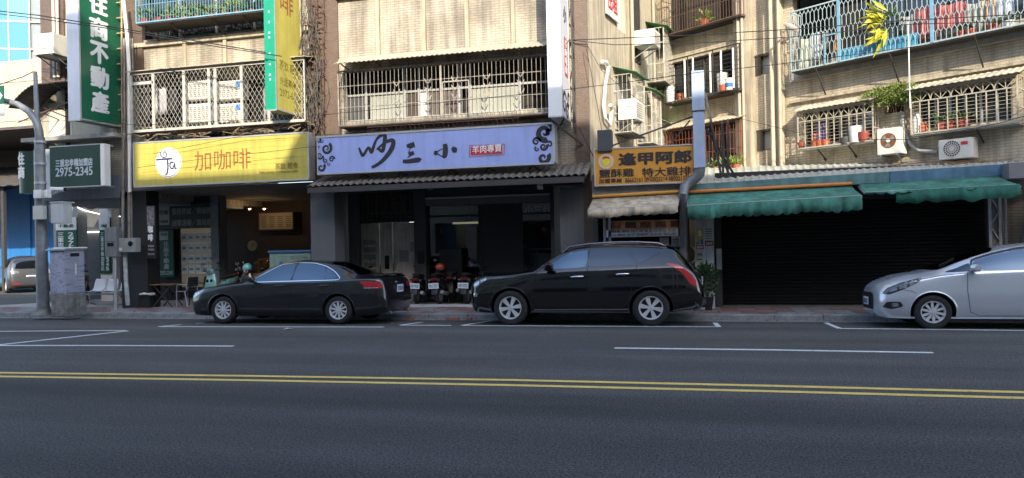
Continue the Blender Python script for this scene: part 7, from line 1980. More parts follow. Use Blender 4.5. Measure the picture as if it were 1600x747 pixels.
for L_ in ([(.20, .68), (.24, .74), (.32, .775), (.32, .715)], [(.36, .735), (.37, .80), (.47, .84), (.48, .775)], [(.52, .80), (.53, .86), (.63, .895), (.62, .85)]):
    cb.panel(smooth_poly(L_), 'side', .011, .03).build('lamp_unit', lamp_clear, hl, True, False)
add(cb, car3, 'headlight', smooth_poly([(.10, .665), (.40, .86), (.70, .945), (.66, .87), (.20, .65)]), 'far', lamp_clear, .006, .03)
add(cb, car3, 'grille', [(-.42, .34), (-.46, .56), (-.40, .66), (.40, .66), (.46, .56), (.42, .34)], 'front', black_trim, .006, .05)
add(cb, car3, 'fog_lamp_recess', smooth_poly([(.10, .40), (.16, .50), (.36, .505), (.40, .42), (.24, .37)]), 'side', black_trim, .004, .03)
add(cb, car3, 'fog_lamp', smooth_poly([(.24, .41), (.23, .475), (.32, .485), (.34, .42)]), 'side', lamp_clear, .008, .03)
cb.ribbon([(.18, .225), (.5, .215), (3.2, .215)], .03, 'side', .01).build('sill_skirt', paint_silver, car3, False, False)
plate(car3, '7862-ZD', 0, .42, .36, .15, -.03, 'front')
MB().lathe((.035, 0, .735), (-1, 0, .6), [(0, .05), (.015, .05), (.015, .03)], 16).build('badge', chrome, car3, True, False)
mirror(car3, 1.50, 1.10, -.83, paint_silver, 1.1)
for x in (2.40, 3.3):
    loc, n = cb.hit(x, .955, 'side')
    MB().superloft([(loc+Vector((-.11, -.012, -.004)), (0, .012, 0), (0, 0, .012)), (loc+Vector((-.05, -.032, 0)), (0, .014, 0), (0, 0, .018)), (loc+Vector((.06, -.032, .004)), (0, .014, 0), (0, 0, .018)), (loc+Vector((.11, -.01, .006)), (0, .012, 0), (0, 0, .012))], 10).build('door_handle', paint_silver, car3, True, False)
wp = MB(); wp.bar((1.12, -.35, 1.165), (1.42, -.15, 1.30), .015); wp.build('wiper', black_trim, car3, False, False)
place_car(car3, 1460, 511, 14.95, .88, .86, 1.05)

# ---- minivan in the side street: rear towards us -------------------------------------
paint_grey = mat('paint_grey', (.08, .082, .088), .32, metal=.4, var=.0, coat=.6)
T4 = [(x*1.02, zb, yb, ws, zm, zbl, wb, zr, wr*1.12, zt*1.05) for (x, zb, yb, ws, zm, zbl, wb, zr, wr, zt) in T3[:-4]]+[(4.25, .22, .78, .85, .66, 1.12, .82, 1.50, .66, 1.60), (4.40, .26, .75, .83, .66, 1.08, .79, 1.40, .66, 1.52), (4.55, .3, .72, .8, .62, 1.0, .76, 1.1, .64, 1.16), (4.62, .34, .66, .74, .56, .78, .70, .84, .58, .88), (4.65, .38, .6, .66, .52, .62, .62, .65, .5, .67)]
car4, cb = make_car('minivan', 'grey minivan seen from behind in the sunlit side street', T4, 4.65, (.9, 3.7), .32, .205, paint_grey, 10, .05, 'ten')
add(cb, car4, 'rear_window', smooth_poly([(-.66, 1.1), (-.58, 1.46), (.58, 1.46), (.66, 1.1)]), 'rear', car_glass, .006, .06)
add(cb, car4, 'tail_light', smooth_poly([(-.74, .86), (-.72, 1.02), (-.46, .98), (-.44, .88)]), 'rear', lamp_clear, .008, .04)
add(cb, car4, 'tail_light', smooth_poly([(.74, .86), (.72, 1.02), (.46, .98), (.44, .88)]), 'rear', lamp_clear, .008, .04)
for y in (-.55, .55): add(cb, car4, 'reflector', [(y-.12, .40), (y-.12, .46), (y+.12, .46), (y+.12, .40)], 'rear', lamp_red, .008, .04)
add(cb, car4, 'window', [(2.7, 1.12), (2.7, 1.5), (3.9, 1.46), (4.1, 1.16)], 'side', car_glass); add(cb, car4, 'window', [(1.5, 1.1), (1.9, 1.4), (2.62, 1.5), (2.62, 1.12)], 'side', car_glass)
plate(car4, 'ATG-2850', 0, .62, .36, .17, 4.63, 'rear')
p = G(47, 457, -.04); q = G(0, 447, -.04)
ang = math.atan2(p.y-CAM.y, p.x-CAM.x)
rot = ang+math.pi+R(8)            # rear axis points back at the viewer
cpos = Vector((p.x, p.y, -.045))
car4.matrix_basis = Matrix.Translation(cpos) @ Matrix.Rotation(rot, 4, 'Z') @ Matrix.Translation((-4.3, 0, 0))
# ================================================================== scooters
def make_scooter(label, body_m, plate_s='', helmet=None, loc=(0, 0, 0), rz=0, lean=0, eyes=False, box=False, group='parked motor scooters'):
    "x forward from the rear wheel (0) to the front wheel (1.25)"
    t = thing('motor_scooter', label, 'motor scooter', (0, 0, 0), group)
    t.matrix_basis = Matrix.Translation(Vector(loc)) @ Matrix.Rotation(rz, 4, 'Z') @ Matrix.Rotation(lean, 4, 'X')
    B = lambda mb, n, m, p=t, s=True: mb.build(n, m, p, s, False)
    for x in (0, 1.25):
        w = MB(); w.lathe((x, 0, .235), (0, 1, 0), [(-.045, .15), (-.055, .2), (-.03, .232), (.03, .232), (.055, .2), (.045, .15)], 24); o = B(w, 'wheel', rubber)
        r = MB(); r.lathe((x, 0, .235), (0, 1, 0), [(-.03, .02), (-.035, .15), (.035, .15), (.03, .02)], 20); B(r, 'rim', steel, o)
    b = MB(); b.superloft([((-.32, 0, .78), (0, .06, 0), (0, 0, .05)), ((-.2, 0, .70), (0, .13, 0), (0, 0, .11)), ((.05, 0, .62), (0, .16, 0), (0, 0, .17)), ((.3, 0, .55), (0, .155, 0), (0, 0, .19)), ((.45, 0, .46), (0, .14, 0), (0, 0, .14))], 16); B(b, 'rear_body', body_m)
    b = MB(); b.superloft([((.35, 0, .28), (0, .15, 0), (0, 0, .05)), ((.6, 0, .27), (0, .17, 0), (0, 0, .05)), ((.95, 0, .30), (0, .15, 0), (0, 0, .06))], 14); B(b, 'floorboard', black_trim)
    b = MB(); b.superloft([((.98, 0, .28), (.03, 0, 0), (0, .16, 0)), ((1.02, 0, .5), (.05, 0, .0), (0, .21, 0)), ((.98, 0, .75), (.055, 0, .0), (0, .20, 0)), ((.93, 0, .92), (.05, 0, 0), (0, .13, 0))], 16); B(b, 'front_shield', body_m)
    b = MB(); b.superloft([((1.06, 0, .42), (.0, .07, 0), (0, 0, .05)), ((1.25, 0, .49), (.0, .085, 0), (0, 0, .03)), ((1.45, 0, .40), (0, .07, 0), (0, 0, .02))], 12); B(b, 'front_mudguard', body_m)
    b = MB(); b.superloft([((-.3, 0, .84), (0, .09, 0), (0, 0, .03)), ((-.1, 0, .83), (0, .14, 0), (0, 0, .05)), ((.15, 0, .80), (0, .14, 0), (0, 0, .045)), ((.42, 0, .76), (0, .09, 0), (0, 0, .035))], 14); B(b, 'seat', black_trim)
    b = MB(); b.superloft([((.88, 0, .98), (0, .10, 0), (0, 0, .05)), ((.98, 0, 1.0), (0, .12, 0), (0, 0, .08)), ((1.06, 0, .98), (0, .07, 0), (0, 0, .05))], 14); B(b, 'handlebar_cowl', body_m)
    b = MB(); b.tube([(.82, -.33, 1.02), (.9, -.15, 1.03), (.93, 0, 1.02), (.9, .15, 1.03), (.82, .33, 1.02)], .016, 8); h = B(b, 'handlebar', black_trim)
    for s in (-1, 1):
        g_ = MB(); g_.tube([(.86, s*.23, 1.03), (.81, s*.35, 1.02)], .022, 8); B(g_, 'grip', rubber, h)
        m_ = MB(); m_.tube([(.92, s*.2, 1.03), (.93, s*.27, 1.2)], .008, 5); m_.superloft([((.95, s*.27, 1.22), (0, .055, 0), (0, 0, .035)), ((.92, s*.27, 1.22), (0, .06, 0), (0, 0, .04)), ((.90, s*.27, 1.22), (0, .05, 0), (0, 0, .033))], 12); B(m_, 'mirror', chrome if s < 0 else black_trim)
    b = MB(); b.tube([(1.02, 0, .5), (1.2, 0, .3)], .03, 8); B(b, 'fork', steel)
    b = MB(); b.lathe((1.05, 0, .99), (1, 0, 0), [(0, .07), (.02, .065), (.035, .001)], 16); B(b, 'headlight', lamp_clear)
    b = MB(); b.superloft([((-.30, 0, .72), (0, .10, 0), (0, 0, .035)), ((-.36, 0, .71), (0, .09, 0), (0, 0, .03))], 12); B(b, 'tail_light', mat('scooter_tail_red', (.16, .008, .01), .3))
    for s in (-1, 1):
        b = MB(); b.superloft([((-.28, s*.13, .70), (0, .035, 0), (0, 0, .025)), ((-.33, s*.14, .69), (0, .03, 0), (0, 0, .02))], 10); B(b, 'indicator', lamp_clear)
    b = MB(); b.superloft([((-.22, 0, .62), (0, .06, 0), (.02, 0, .02)), ((-.34, 0, .45), (0, .085, 0), (.015, 0, .0)), ((-.38, 0, .30), (0, .08, 0), (.012, 0, 0))], 10); B(b, 'rear_mudguard', black_trim)
    if plate_s:
        b = MB(); b.box(-.395, -.385, -.15, .15, .46, .61); o = B(b, 'licence_plate', plate_white, t, False)
        text('lettering', plate_s, o, plate_text, (-.3952, .125, .49), (0, -1, 0), (0, 0, 1), .25, .085, .02, 0, .002, False)
    b = MB(); b.tube([(.25, -.17, .28), (.0, -.19, .30), (-.3, -.2, .36)], [.03, .055, .05], 12); B(b, 'exhaust', steel)
    b = MB(); b.tube([(.3, -.1, .25), (.22, -.2, .01)], .012, 6); b.tube([(.3, .1, .25), (.22, .2, .01)], .012, 6); B(b, 'stand', dark_steel)
    if eyes:
        e = MB()
        for s in (-1, 1): e.lathe((1.045, s*.07, .72), (1, 0, .1), [(0, .045), (.008, .04), (.01, .001)], 14)
        B(e, 'eye_spots', black_gloss)
    if helmet:
        hm = thing('helmet', helmet[0], 'helmet', (0, 0, 0), 'helmets on the scooters')
        p = t.matrix_basis @ Vector(helmet[2])
        hm.matrix_basis = Matrix.Translation(p)
        s = MB(); s.lathe((0, 0, 0), (0, 0, 1), [(-.10, .10), (-.08, .125), (0, .135), (.07, .115), (.115, .06), (.13, .001)], 20); s.build('shell', helmet[1], hm, True, False)
        s = MB(); s.lathe((0, 0, -.09), (0, 0, 1), [(0, .128), (.02, .132), (.03, .128)], 20); s.build('rim', black_trim, hm, True, False)
    return t
sc_black = mat('scooter_black', (.012, .012, .013), .2, var=.0, coat=.7)
sc_red = mat('scooter_red', (.18, .012, .015), .25, var=0, coat=.7)
sc_mint = mat('scooter_mint', (.20, .42, .40), .3, var=0, coat=.6)
sc_white = mat('scooter_grey', (.25, .26, .27), .3, var=0, coat=.6)
helm_red = mat('helmet_red', (.42, .06, .03), .25, coat=.6); helm_mint = mat('helmet_mint', (.16, .45, .46), .2, coat=.8)
def at_floor(px, py, Y): p = F(px, py, Y); return Vector((p.x, Y, .09))
UP = R(90)
def rear_at(px, Y): q = F(px, 455, Y); return (q.x, Y+.38, .085)
make_scooter('black scooter with red tail lamp half hidden by the sedan tail', sc_black, '618-MGB', None, rear_at(643, 19.0), UP+.12, .06)
make_scooter('dark scooter with an orange-red helmet on its mirror behind the sedan', sc_black, 'MKC-9737', ('orange-red helmet hung on the middle scooter handlebar', helm_red, (.55, .16, 1.02)), rear_at(680, 18.95), UP-.05, -.05)
make_scooter('black scooter with bare plate, right one of the three rear-facing scooters', sc_black, 'NFT-0722', None, rear_at(723, 19.05), UP, .03)
make_scooter('black scooter parked deep in the shade beside the black crossover nose', sc_black, '', None, rear_at(752, 19.4), UP-.1, .02)
make_scooter('dark scooter further back between the rear-facing scooters', sc_black, '', None, rear_at(702, 19.65), UP+.06, -.02)
make_scooter('dark scooter before the steel doors, mostly hidden by the sedan', sc_black, '', None, rear_at(588, 19.2), UP+.5, .05)
# by the coffee shop: mint one with its face to the road
p = F(322, 450, 19.0); make_scooter('mint scooter facing the road with two round eye spots', sc_mint, '', None, (p.x, 20.25, .085), -UP, .05, True)
p = F(356, 450, 19.3); make_scooter('black scooter with a mint helmet on its seat beside the mint scooter', sc_black, '', ('shiny mint helmet resting on the black scooter', helm_mint, (.95, .02, 1.10)), (p.x+.3, 20.3, .085), -UP+.35, .04)
p = F(400, 450, 20.2); make_scooter('dark red scooter behind the sedan bonnet near the counter', sc_red, '', None, (p.x, 20.9, .085), UP*.1+math.pi, .0)
p = F(440, 450, 20.6); make_scooter('black scooter behind the storage bin in the coffee arcade', sc_black, '', None, (p.x, 21.3, .085), math.pi+.2, .0)
# in the agency arcade
p = F(160, 450, 20.2); make_scooter('dark red scooter behind the white seats in the agency arcade', sc_red, '', None, (p.x-.9, 20.4, .085), R(-60), .03)
p = F(180, 450, 20.4); make_scooter('grey scooter behind the meter boxes in the agency arcade', sc_white, '', None, (p.x+.2, 21.6, .085), R(-75), .03)

# ================================================================== street furniture at the corner
pole_m = mat('pole_grey', (.22, .235, .25), .5, metal=.3, var=.25, scale=4, streak=.3)
PO = thing('signal_pole', 'grey steel signal pole with a curved arm at the corner', 'pole', G(68, 494, PZ))
pb = G(68, 492, PZ); Yp = pb.y
PA = [F(68, 494, Yp), F(65, 400, Yp), F(63, 300, Yp), F(62, 215, Yp)]
PA[0].z = PZ
MB().tube(PA, [.155, .145, .135, .125], 16).build('shaft', pole_m, PO, True)
arm = [F(62, 220, Yp), F(61, 205, Yp), F(56, 188, Yp), F(45, 174, Yp), F(28, 163, Yp), F(10, 158, Yp), F(-40, 156, Yp)]
MB().tube(arm, [.11, .105, .10, .09, .08, .075, .07], 14).build('arm', pole_m, PO, True)
MB().tube([F(58, 190, Yp), F(56.5, 150, Yp), F(55, 112, Yp)], [.07, .06, .05], 12).build('mast', pole_m, PO, True)
MB().lathe((pb.x, Yp, PZ), (0, 0, 1), [(0, .30), (.02, .30), (.03, .2), (.16, .17)], 20).build('base_plate', dirty_concrete, PO, True)
for py in (222, 256, 286): q = F(63, py, Yp); MB().lathe(q, (0, 0, 1), [(-.03, .15), (.03, .15)], 16, True).build('band', galv, PO)
for k, (a, b, c, d, nm) in enumerate(((56, 297, 67, 310, 'junction_box'), (55, 322, 70, 343, 'control_box'), (73, 297, 77, 309, 'junction_box'))):
    x0, x1, za, zb = pxrect(a, b, c, d, Yp-.2); MB().box(x0, x1, Yp-.28, Yp-.13, za, zb).build(nm, white_paint if k != 1 else mat('box_cream', (.5, .5, .45), .5), PO, bevel=.01)
x0, x1, za, zb = pxrect(76, 317, 112, 349, Yp-.1)
cbx = thing('signal_cabinet', 'pale grey control box mounted on the right of the signal pole', 'control box', ((x0+x1)/2, Yp, za))
x1 -= .18
MB().box(x0+.17, x1, Yp-.2, Yp+.1, za, zb).build('casing', mat('cabinet_pale', (.46, .48, .49), .5, var=.08, streak=.12), cbx, bevel=.012)
MB().box(x0+.15, x1+.02, Yp-.22, Yp+.17, zb, zb+.03).build('lid', mat('cabinet_pale', (.46, .48, .49), .5), cbx); MB().box(x0, x0+.17, Yp-.1, Yp+.1, za+.05, zb-.05).build('bracket', steel, cbx)
x0, x1, za, zb = pxrect(80, 291, 101, 302, Yp-.1)
cc = thing('surveillance_camera', 'white bullet surveillance camera on the signal pole', 'camera', ((x0+x1)/2, Yp, za)); zc_ = (za+zb)/2
MB().superloft([((x0, Yp-.1, zc_+.04), (0, .05, 0), (0, 0, .045)), ((x1-.05, Yp-.1, zc_+.0), (0, .055, 0), (0, 0, .055)), ((x1, Yp-.1, zc_), (0, .05, 0), (0, 0, .05))], 12, 4).build('housing', white_paint, cc, True)
MB().box(x1-.001, x1+.012, Yp-.14, Yp-.06, zc_-.045, zc_+.045).build('lens', black_gloss, cc); MB().bar((x0-.1, Yp-.05, zc_-.12), (x0+.25, Yp-.1, zc_-.04), .05).build('bracket', galv, cc)
# green direction sign at the left edge
x0, x1, za, zb = pxrect(-20, 135, 7, 182, Yp-.3)
ds = thing('direction_sign', 'green road sign with a white arrow cut by the left edge', 'road sign', ((x0+x1)/2, Yp-.3, za))
MB().box(x0, x1, Yp-.32, Yp-.30, za+.32, zb).build('panel', green_sign, ds); MB().box(x0, x1, Yp-.32, Yp-.30, za, za+.31).build('lower_panel', plastic_white, ds)
xm = F(2, 150, Yp-.3).x; zm = F(2, 150, Yp-.3).z
MB().prism([(xm-.05, 0, zm-.13), (xm+.07, 0, zm), (xm-.05, 0, zm+.13)], (0, Yp-.325, 0), (0, Yp-.321, 0)).build('arrow', white_letter, ds)
MB().tube([((x0+x1)/2, Yp-.29, za-.1), ((x0+x1)/2, Yp-.2, F(0, 158, Yp).z+.3)], .03, 8).build('post', galv, ds)
# roadside electrical cabinet on its plinth
c0 = G(105, 494, PZ); Yk = c0.y+.05
x0, x1, za, zb = pxrect(78, 392, 102, 460, Yk)
EC = thing('electrical_cabinet', 'pale lilac electrical cabinet with scrawls on a stained concrete plinth', 'electrical cabinet', ((x0+x1)/2, Yk+.3, PZ))
lil = mat('cabinet_lilac', (.33, .345, .43), .5, var=.10, streak=.12)
def scribble():
    m = lil; N = m.node_tree.nodes; L = m.node_tree.links; b = N['Principled BSDF']; src = b.inputs['Base Color'].links[0].from_socket
    tc = N.new('ShaderNodeTexCoord'); mp = N.new('ShaderNodeMapping'); mp.inputs['Scale'].default_value = (9, 1, 14); L.new(tc.outputs['Object'], mp.inputs[0])
    nz = N.new('ShaderNodeTexNoise'); nz.inputs['Scale'].default_value = 1.6; nz.inputs['Detail'].default_value = 3; L.new(mp.outputs[0], nz.inputs['Vector'])
    r = N.new('ShaderNodeMapRange'); r.inputs['From Min'].default_value = .56; r.inputs['From Max'].default_value = .60; r.inputs['To Max'].default_value = .55; L.new(nz.outputs[0], r.inputs[0])
    mix = N.new('ShaderNodeMix'); mix.data_type = 'RGBA'; L.new(r.outputs[0], mix.inputs[0]); L.new(src, mix.inputs[6]); mix.inputs[7].default_value = (.12, .12, .17, 1); L.new(mix.outputs[2], b.inputs['Base Color'])
scribble()
MB().box(x0, x1, Yk, Yk+.64, za, zb).build('casing', lil, EC, bevel=.012)
MB().box(x0+.03, x1-.03, Yk-.014, Yk, za+.04, zb-.04).build('door', lil, EC, bevel=.006)
MB().box(x1, x1+.014, Yk+.04, Yk+.60, za+.04, zb-.04).build('door', lil, EC, bevel=.006)
MB().box(x0-.06, x1+.03, Yk-.07, Yk+.68, zb, zb+.05).build('lid', galv, EC, bevel=.012)
MB().box(x0+.1, x1+.05, Yk+.0, Yk+.7, zb+.05, zb+.09).build('lid_cap', white_paint, EC, bevel=.012)
MB().box(x0+.04, x1+.03, Yk-.02, Yk+.66, PZ-.02, za-.003).build('plinth', dirty_concrete, EC, bevel=.02)
MB().box(x1+.014, x1+.02, Yk+.15, Yk+.45, zb-.16, zb-.07).build('vent', black_m, EC)
MB().box(x1+.014, x1+.03, Yk+.30, Yk+.34, za+.5, za+.8).build('handle', white_paint, EC)
# row of white shell seats
BS = thing('seat_row', 'row of three white shell seats on a steel beam in the agency arcade', 'bench', F(160, 470, 19.3))
bx0 = F(132, 450, 19.3).x
st_m = mat('seat_white', (.55, .56, .58), .4)
for k in range(3):
    cx = F(155+k*21, 440, 19.3).x-.05; zs = .50
    b = MB(); rows = []
    prof = [(-.42, .03), (-.22, -.02), (-.02, .0), (.05, .06), (.09, .22), (.12, .40)]
    for (dy, dz) in prof:
        w_ = .21 if dz < .3 else .17
        rows.append([(cx-w_, 19.3+dy, zs+dz+.02), (cx-w_*.5, 19.3+dy+.01, zs+dz-.01), (cx, 19.3+dy+.015, zs+dz-.015), (cx+w_*.5, 19.3+dy+.01, zs+dz-.01), (cx+w_, 19.3+dy, zs+dz+.02)])
    b.rings(rows, False, False); o = b.build('seat_shell', st_m, BS, True); o.modifiers.new('t', 'SOLIDIFY').thickness = .014
    o.modifiers.new('s', 'SUBSURF').render_levels = 1
lg = MB(); xa_ = F(140, 450, 19.3).x; xb_ = F(205, 450, 19.3).x; lg.bar((xa_, 19.2, .42), (xb_, 19.2, .42), .05)
lg.build('beam', steel, BS)
for x in (xa_+.1, xb_-.2):
    b = MB(); b.tube([(x, 19.2, .42), (x, 19.2, .14), (x, 18.95, .09)], .02, 8); b.tube([(x, 19.2, .14), (x, 19.42, .09)], .02, 8); b.build('leg', steel, BS, True)
# meter boxes, conduits, pipe against the column
Ym = YF-.2
def mbox(label, px0, py0, px1, py1, Y, m):
    x0, x1, za, zb = pxrect(px0, py0, px1, py1, Y)
    t = thing('meter_box', label, 'meter box', ((x0+x1)/2, Y, za), 'meter boxes on the column')
    MB().box(x0, x1, Y-.2, Y, za, zb).build('casing', m, t, bevel=.01)
    return t, x0, x1, za, zb
t, x0, x1, za, zb = mbox('tall grey meter box on a post left of the black column', 172, 355, 190, 401, Ym-.2, mat('box_grey', (.16, .165, .17), .5, var=.15, streak=.2))
MB().box(x0+.1, x1-.1, Ym-.41, Ym-.40, za+.3, za+.4).build('window', black_gloss, t); MB().box(x0+.02, x1-.02, Ym-.408, Ym-.40, (za+zb)/2, (za+zb)/2+.01).build('seam', black_m, t)
MB().tube([((x0+x1)/2+.05, Ym-.3, PZ), ((x0+x1)/2+.05, Ym-.3, za)], .045, 10).build('post', galv, t, True)
t, x0, x1, za, zb = mbox('grey meter box with a round dial on the black column', 192, 372, 220, 394, Ym-.1, mat('box_grey2', (.24, .25, .24), .5, var=.1))
MB().lathe((x0+(x1-x0)*.72, Ym-.3, za+(zb-za)*.6), (0, -1, 0), [(0, .07), (.03, .07), (.035, .06), (.03, .001)], 20).build('dial', black_gloss, t, True); MB().box(x0+.05, x0+.14, Ym-.306, Ym-.30, za+.05, za+.13).build('label', plastic_white, t)
cd = MB()
for k, (px, p2, r) in enumerate(((194, 193, .035), (198, 200, .02), (203, 203, .03), (207, 205, .02), (190, 191, .015))):
    cd.tube([F(px, 60, 18.0), F(px+1, 180, 18.05), F(p2, 260, 18.0), F(p2+(1 if k % 2 else -1), 372, 18.05)], r, 6)
tag(cd.build('conduit_bundle', mat('conduit_mix', (.20, .18, .16), .6, var=.4, scale=4), None, True), 'bundle of grey conduits running down beside the projecting green sign', 'conduit')
pp = MB(); pp.tube([F(193, 0, 17.9), F(199, 60, 17.9), F(202, 118, 17.9), F(203, 300, 17.9)], .05, 8); tag(pp.build('white_pipe', white_paint, None, True), 'white drain pipe beside the diamond-mesh cage', 'pipe')
pp = MB(); pp.tube([F(195, 390, Ym-.1), F(197, 440, Ym-.1), F(200, 477, Ym-.1)], .06, 8); tag(pp.build('peeling_pipe', mat('pipe_peeling', (.34, .36, .35), .7, var=.5, scale=6), None, True), 'pale peeling pipe running down to the pavement at the black column', 'pipe')
ladder = MB(); 
for px in (180, 190): ladder.tube([F(px, -10, 18.15), F(px+1, 215, 18.15)], .025, 6)
for k in range(9): ladder.bar(F(178, 5+k*24, 18.15), F(193, 3+k*24, 18.15), .03)
tag(ladder.build('sign_ladder', mat('ladder_tan', (.36, .27, .14), .6)), 'tan steel ladder frame between the green sign and the mesh cage', 'ladder')
# folding table, chairs and stool outside the coffee shop
def chair(label, x, y, rz, seat_m, frame_m, arms=True):
    t = thing('metal_chair', label, 'chair', (x, y, .085), 'chairs outside the coffee shop', rz)
    for sx in (-.2, .2):
        b = MB(); b.tube([(sx, -.22, 0), (sx, -.2, .44), (sx, .18, .45), (sx, .24, .85)], .014, 8); b.build('leg', frame_m, t, True, False)
        b = MB(); b.tube([(sx, .22, 0), (sx, .12, .44)], .014, 8); b.build('leg', frame_m, t, True, False)
        if arms: b = MB(); b.tube([(sx, -.2, .44), (sx, -.18, .64), (sx, .2, .65)], .014, 8); b.build('arm', frame_m, t, True, False)
    MB().superloft([((0, -.2, .455), (.2, 0, 0), (0, 0, .018)), ((0, 0, .45), (.2, 0, 0), (0, 0, .02)), ((0, .18, .455), (.2, 0, 0), (0, 0, .018))], 12, 4).build('seat', seat_m, t, True, False)
    MB().superloft([((0, .215, .58), (.2, 0, 0), (0, .014, 0)), ((0, .24, .72), (.2, 0, 0), (0, .014, 0)), ((0, .25, .86), (.19, 0, 0), (0, .014, 0))], 12, 4).build('backrest', seat_m, t, True, False)
    return t
q = F(287, 450, 18.6); chair('dark armchair with pale tubular frame facing the folding table', q.x, 18.75, R(-100), black_trim, galv)
q = F(300, 450, 19.1); chair('dark armchair behind, nearer the mint scooter', q.x+.1, 19.3, R(-75), black_trim, dark_steel)
FT_ = thing('folding_table', 'folding table with pale top and crossed legs outside the coffee shop', 'table', (F(258, 450, 18.6).x, 18.7, .085))
q = F(258, 434, 18.6)
MB().box(q.x-.42, q.x+.40, 18.4, 18.98, .72, .75).build('table_top', timber, FT_, bevel=.008)
for y in (18.46, 18.92):
    MB().bar((q.x-.32, y, .09), (q.x+.3, y, .72), .028).build('leg', dark_steel, FT_); MB().bar((q.x+.32, y+.02, .09), (q.x-.3, y+.02, .72), .028).build('leg', dark_steel, FT_)
q = F(232, 450, 18.5); SO = thing('stool', 'black folding stool with a white cushion beside the column', 'stool', (q.x, 18.45, .085))
MB().superloft([((q.x-.17, 18.45, .47), (0, .13, 0), (0, 0, .03)), ((q.x, 18.45, .49), (0, .15, 0), (0, 0, .045)), ((q.x+.17, 18.45, .47), (0, .13, 0), (0, 0, .03))], 12, 3.5).build('cushion', plastic_white, SO, True)
MB().box(q.x-.2, q.x+.2, 18.28, 18.62, .41, .44).build('seat', black_m, SO)
for sx in (-1, 1):
    for sy in (-1, 1): MB().bar((q.x+sx*.17, 18.45+sy*.14, .42), (q.x+sx*.21, 18.45+sy*.17, .085), .022).build('leg', black_m, SO)

# ================================================================== overhead cables
def cable(label, pts, Y, r=.012, sag=0.):
    mb = MB(); P = []
    for k, p in enumerate(pts): P.append(F(p[0], p[1], Y[0]+(Y[1]-Y[0])*k/(len(pts)-1)))
    Q = []
    for a, b in zip(P, P[1:]):
        for j in range(6): Q.append(a.lerp(b, j/6))
    Q.append(P[-1])
    o = mb.tube(Q, r, 5).build('overhead_cable', cable_m); tag(o, label, 'cable', 'overhead cables')
cable('thick upper overhead cable slanting across the green projecting sign', [(-60, 11), (60, 24), (180, 43), (300, 63), (415, 82)], (16.2, 16.6), .014)
cable('thick lower overhead cable slanting across the green projecting sign', [(-60, 15), (60, 29), (180, 46), (300, 67), (440, 88)], (16.4, 16.7), .012)
cable('thin cable from the left edge to the signal mast', [(-40, 140), (0, 132), (36, 120), (52, 112)], (16.5, 17.2), .014)
cable('thin cable running down from the mast across the green sign edge', [(57, 118), (90, 135), (130, 160), (200, 190)], (17.0, 17.8), .007)
cable('thin cable crossing below the green projecting sign', [(60, 190), (130, 188), (220, 196), (420, 185)], (17.0, 17.4), .007)
cable('thin cable over the yellow sign to the blue sign', [(215, 262), (320, 248), (430, 236), (500, 228)], (17.4, 17.3), .006)
cable('slack cable across the yellow sign top', [(240, 240), (300, 228), (380, 212), (470, 205)], (17.5, 17.4), .006)
cable('cable from the white window grille across the white blade sign and side wall', [(480, 182), (620, 168), (760, 153), (860, 143), (960, 131), (1100, 112)], (17.6, 16.8), .007)
cable('upper black cable crossing the side wall to the hexagon cage', [(884, 63), (960, 60), (1080, 55), (1250, 45), (1400, 33), (1640, 20)], (18.2, 17.5), .011)
cable('second black cable crossing the angled block', [(884, 62), (960, 70), (1080, 68), (1250, 57), (1420, 38), (1640, 32)], (18.2, 17.6), .009)
cable('third black cable crossing the angled block below the small window', [(960, 131), (1080, 115), (1220, 100), (1330, 86), (1450, 70)], (17.6, 18.5), .009)
cable('thin cable slanting down the angled block to the market roof', [(1090, 150), (1160, 186), (1250, 208), (1330, 226)], (18, 20), .006)
cable('white cable sagging under the arched cages', [(1340, 218), (1420, 218), (1500, 205), (1560, 193), (1640, 170)], (19.5, 17.5), .008)
cable('thin cable fanning down the side wall from the brown pier', [(915, 70), (925, 120), (936, 180), (945, 235)], (18.0, 17.8), .007)
cable('second thin cable fanning down the side wall', [(915, 66), (940, 110), (975, 140), (1010, 165)], (18.0, 18.1), .006)
cable('thin cable beside the mint awning column', [(905, 200), (925, 240), (935, 260)], (17.8, 17.8), .012)
# snarl of cables round the blade-sign brackets between the yellow and blue signs
sn = MB()
for k in range(46):
    p0 = F(474+random.random()*30, random.uniform(-20, 160), 18.1); n_ = 5; P = [p0]
    for j in range(n_): P.append(P[-1]+Vector((random.uniform(-.14, .14), random.uniform(-.12, .08), -random.uniform(.15, .5))))
    for q in P: q.y = min(q.y, 18.22)
    sn.tube(P, random.choice((.007, .010, .014)), 5)
tag(sn.build('cable_snarl', mat('cable_mix', (.06, .055, .05), .7, var=.6, scale=3)), 'tangle of cables and brackets between the yellow and blue signs', 'cable', kind='stuff')
sn = MB()
for k in range(60):
    px = 212+random.random()*262; p0 = F(px, 212-(px-212)*.045-random.random()*8, 17.85); P = [p0]
    for j in range(4): P.append(P[-1]+Vector((random.uniform(.05, .35)*random.choice((-1, 1)), random.uniform(-.08, .08), random.uniform(-.12, .12))))
    sn.tube(P, random.choice((.008, .012, .016)), 5)
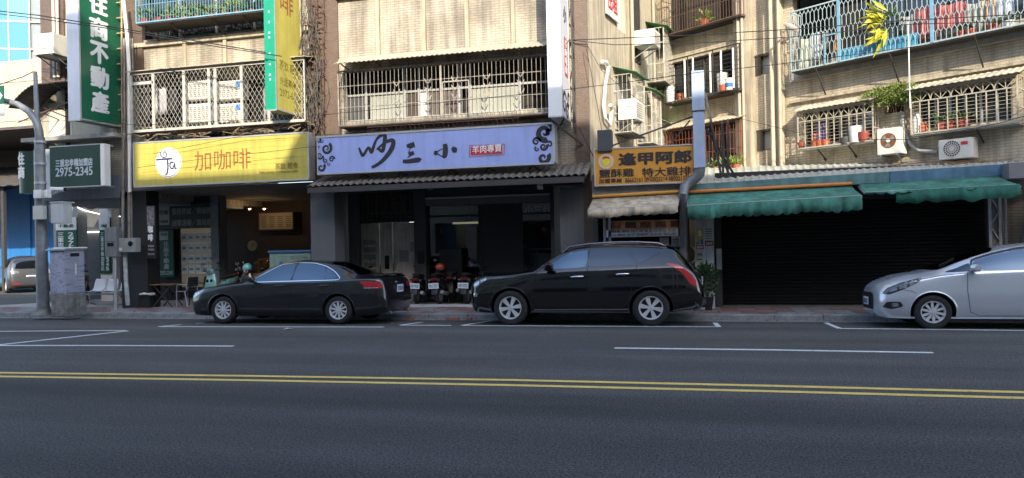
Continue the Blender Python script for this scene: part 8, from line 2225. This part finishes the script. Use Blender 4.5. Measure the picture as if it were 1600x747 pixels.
tag(sn.build('bracket_tangle', mat('tangle_tan', (.22, .17, .11), .7, var=.4, scale=3)), 'tangle of rusty brackets and wires between the mesh cage and yellow sign', 'bracket', kind='stuff')
fr = MB()
for px in (484, 495, 505): fr.bar(F(px, -20, 18.2), F(px+1, 205, 18.2), .04)
for k in range(8):
    y = 5+k*25; fr.bar(F(484, y, 18.2), F(506, y+3, 18.2), .03); fr.tube([F(486, y+8, 18.15), F(500, y+4, 18.05), F(508, y+12, 18.1), F(490, y+18, 18.15)], .012, 5)
for k in range(5): fr.bar(F(470, 30+k*28, 17.9), F(500, 48+k*28, 18.2), .03)
tag(fr.build('rusty_sign_frame', rust), 'rusty empty sign frame on the brown pier left of the barred windows', 'frame')

# ---- separate pieces that can be told apart become parts of their own
def split_loose(o, limit=60):
    me = o.data; n = len(me.vertices); par = list(range(n))
    def find(a):
        while par[a] != a: par[a] = par[par[a]]; a = par[a]
        return a
    for e in me.edges:
        a, b = find(e.vertices[0]), find(e.vertices[1])
        if a != b: par[a] = b
    grp = {}
    for p in me.polygons: grp.setdefault(find(p.vertices[0]), []).append(p)
    if not 1 < len(grp) <= limit: return
    V = [v.co.copy() for v in me.vertices]; base = o.name.split('.')[0]; first = True
    sm = me.polygons[0].use_smooth; mats = list(me.materials)
    for ps in grp.values():
        idx = {}; vs_ = []; fs = []
        for p in ps:
            f = []
            for i in p.vertices:
                if i not in idx: idx[i] = len(vs_); vs_.append(V[i])
                f.append(idx[i])
            fs.append(f)
        m2 = bpy.data.meshes.new(base); m2.from_pydata(vs_, [], fs)
        for q in mats: m2.materials.append(q)
        if sm:
            m2.polygons.foreach_set('use_smooth', [True]*len(fs)); m2.set_sharp_from_angle(angle=R(40))
        if first: o.data = m2; first = False
        else:
            c = o.copy(); c.data = m2; C.objects.link(c)
for o in [x for x in bpy.data.objects if x.type == 'MESH' and x.parent is not None and x.get('kind') != 'stuff']:
    if o.name.split('.')[0] in ('bracket', 'post', 'ornament', 'cloud_scroll', 'downpipe', 'purlin', 'eye_spots', 'brush_character', 'strut', 'mullion', 'frame_bar'):
        split_loose(o)
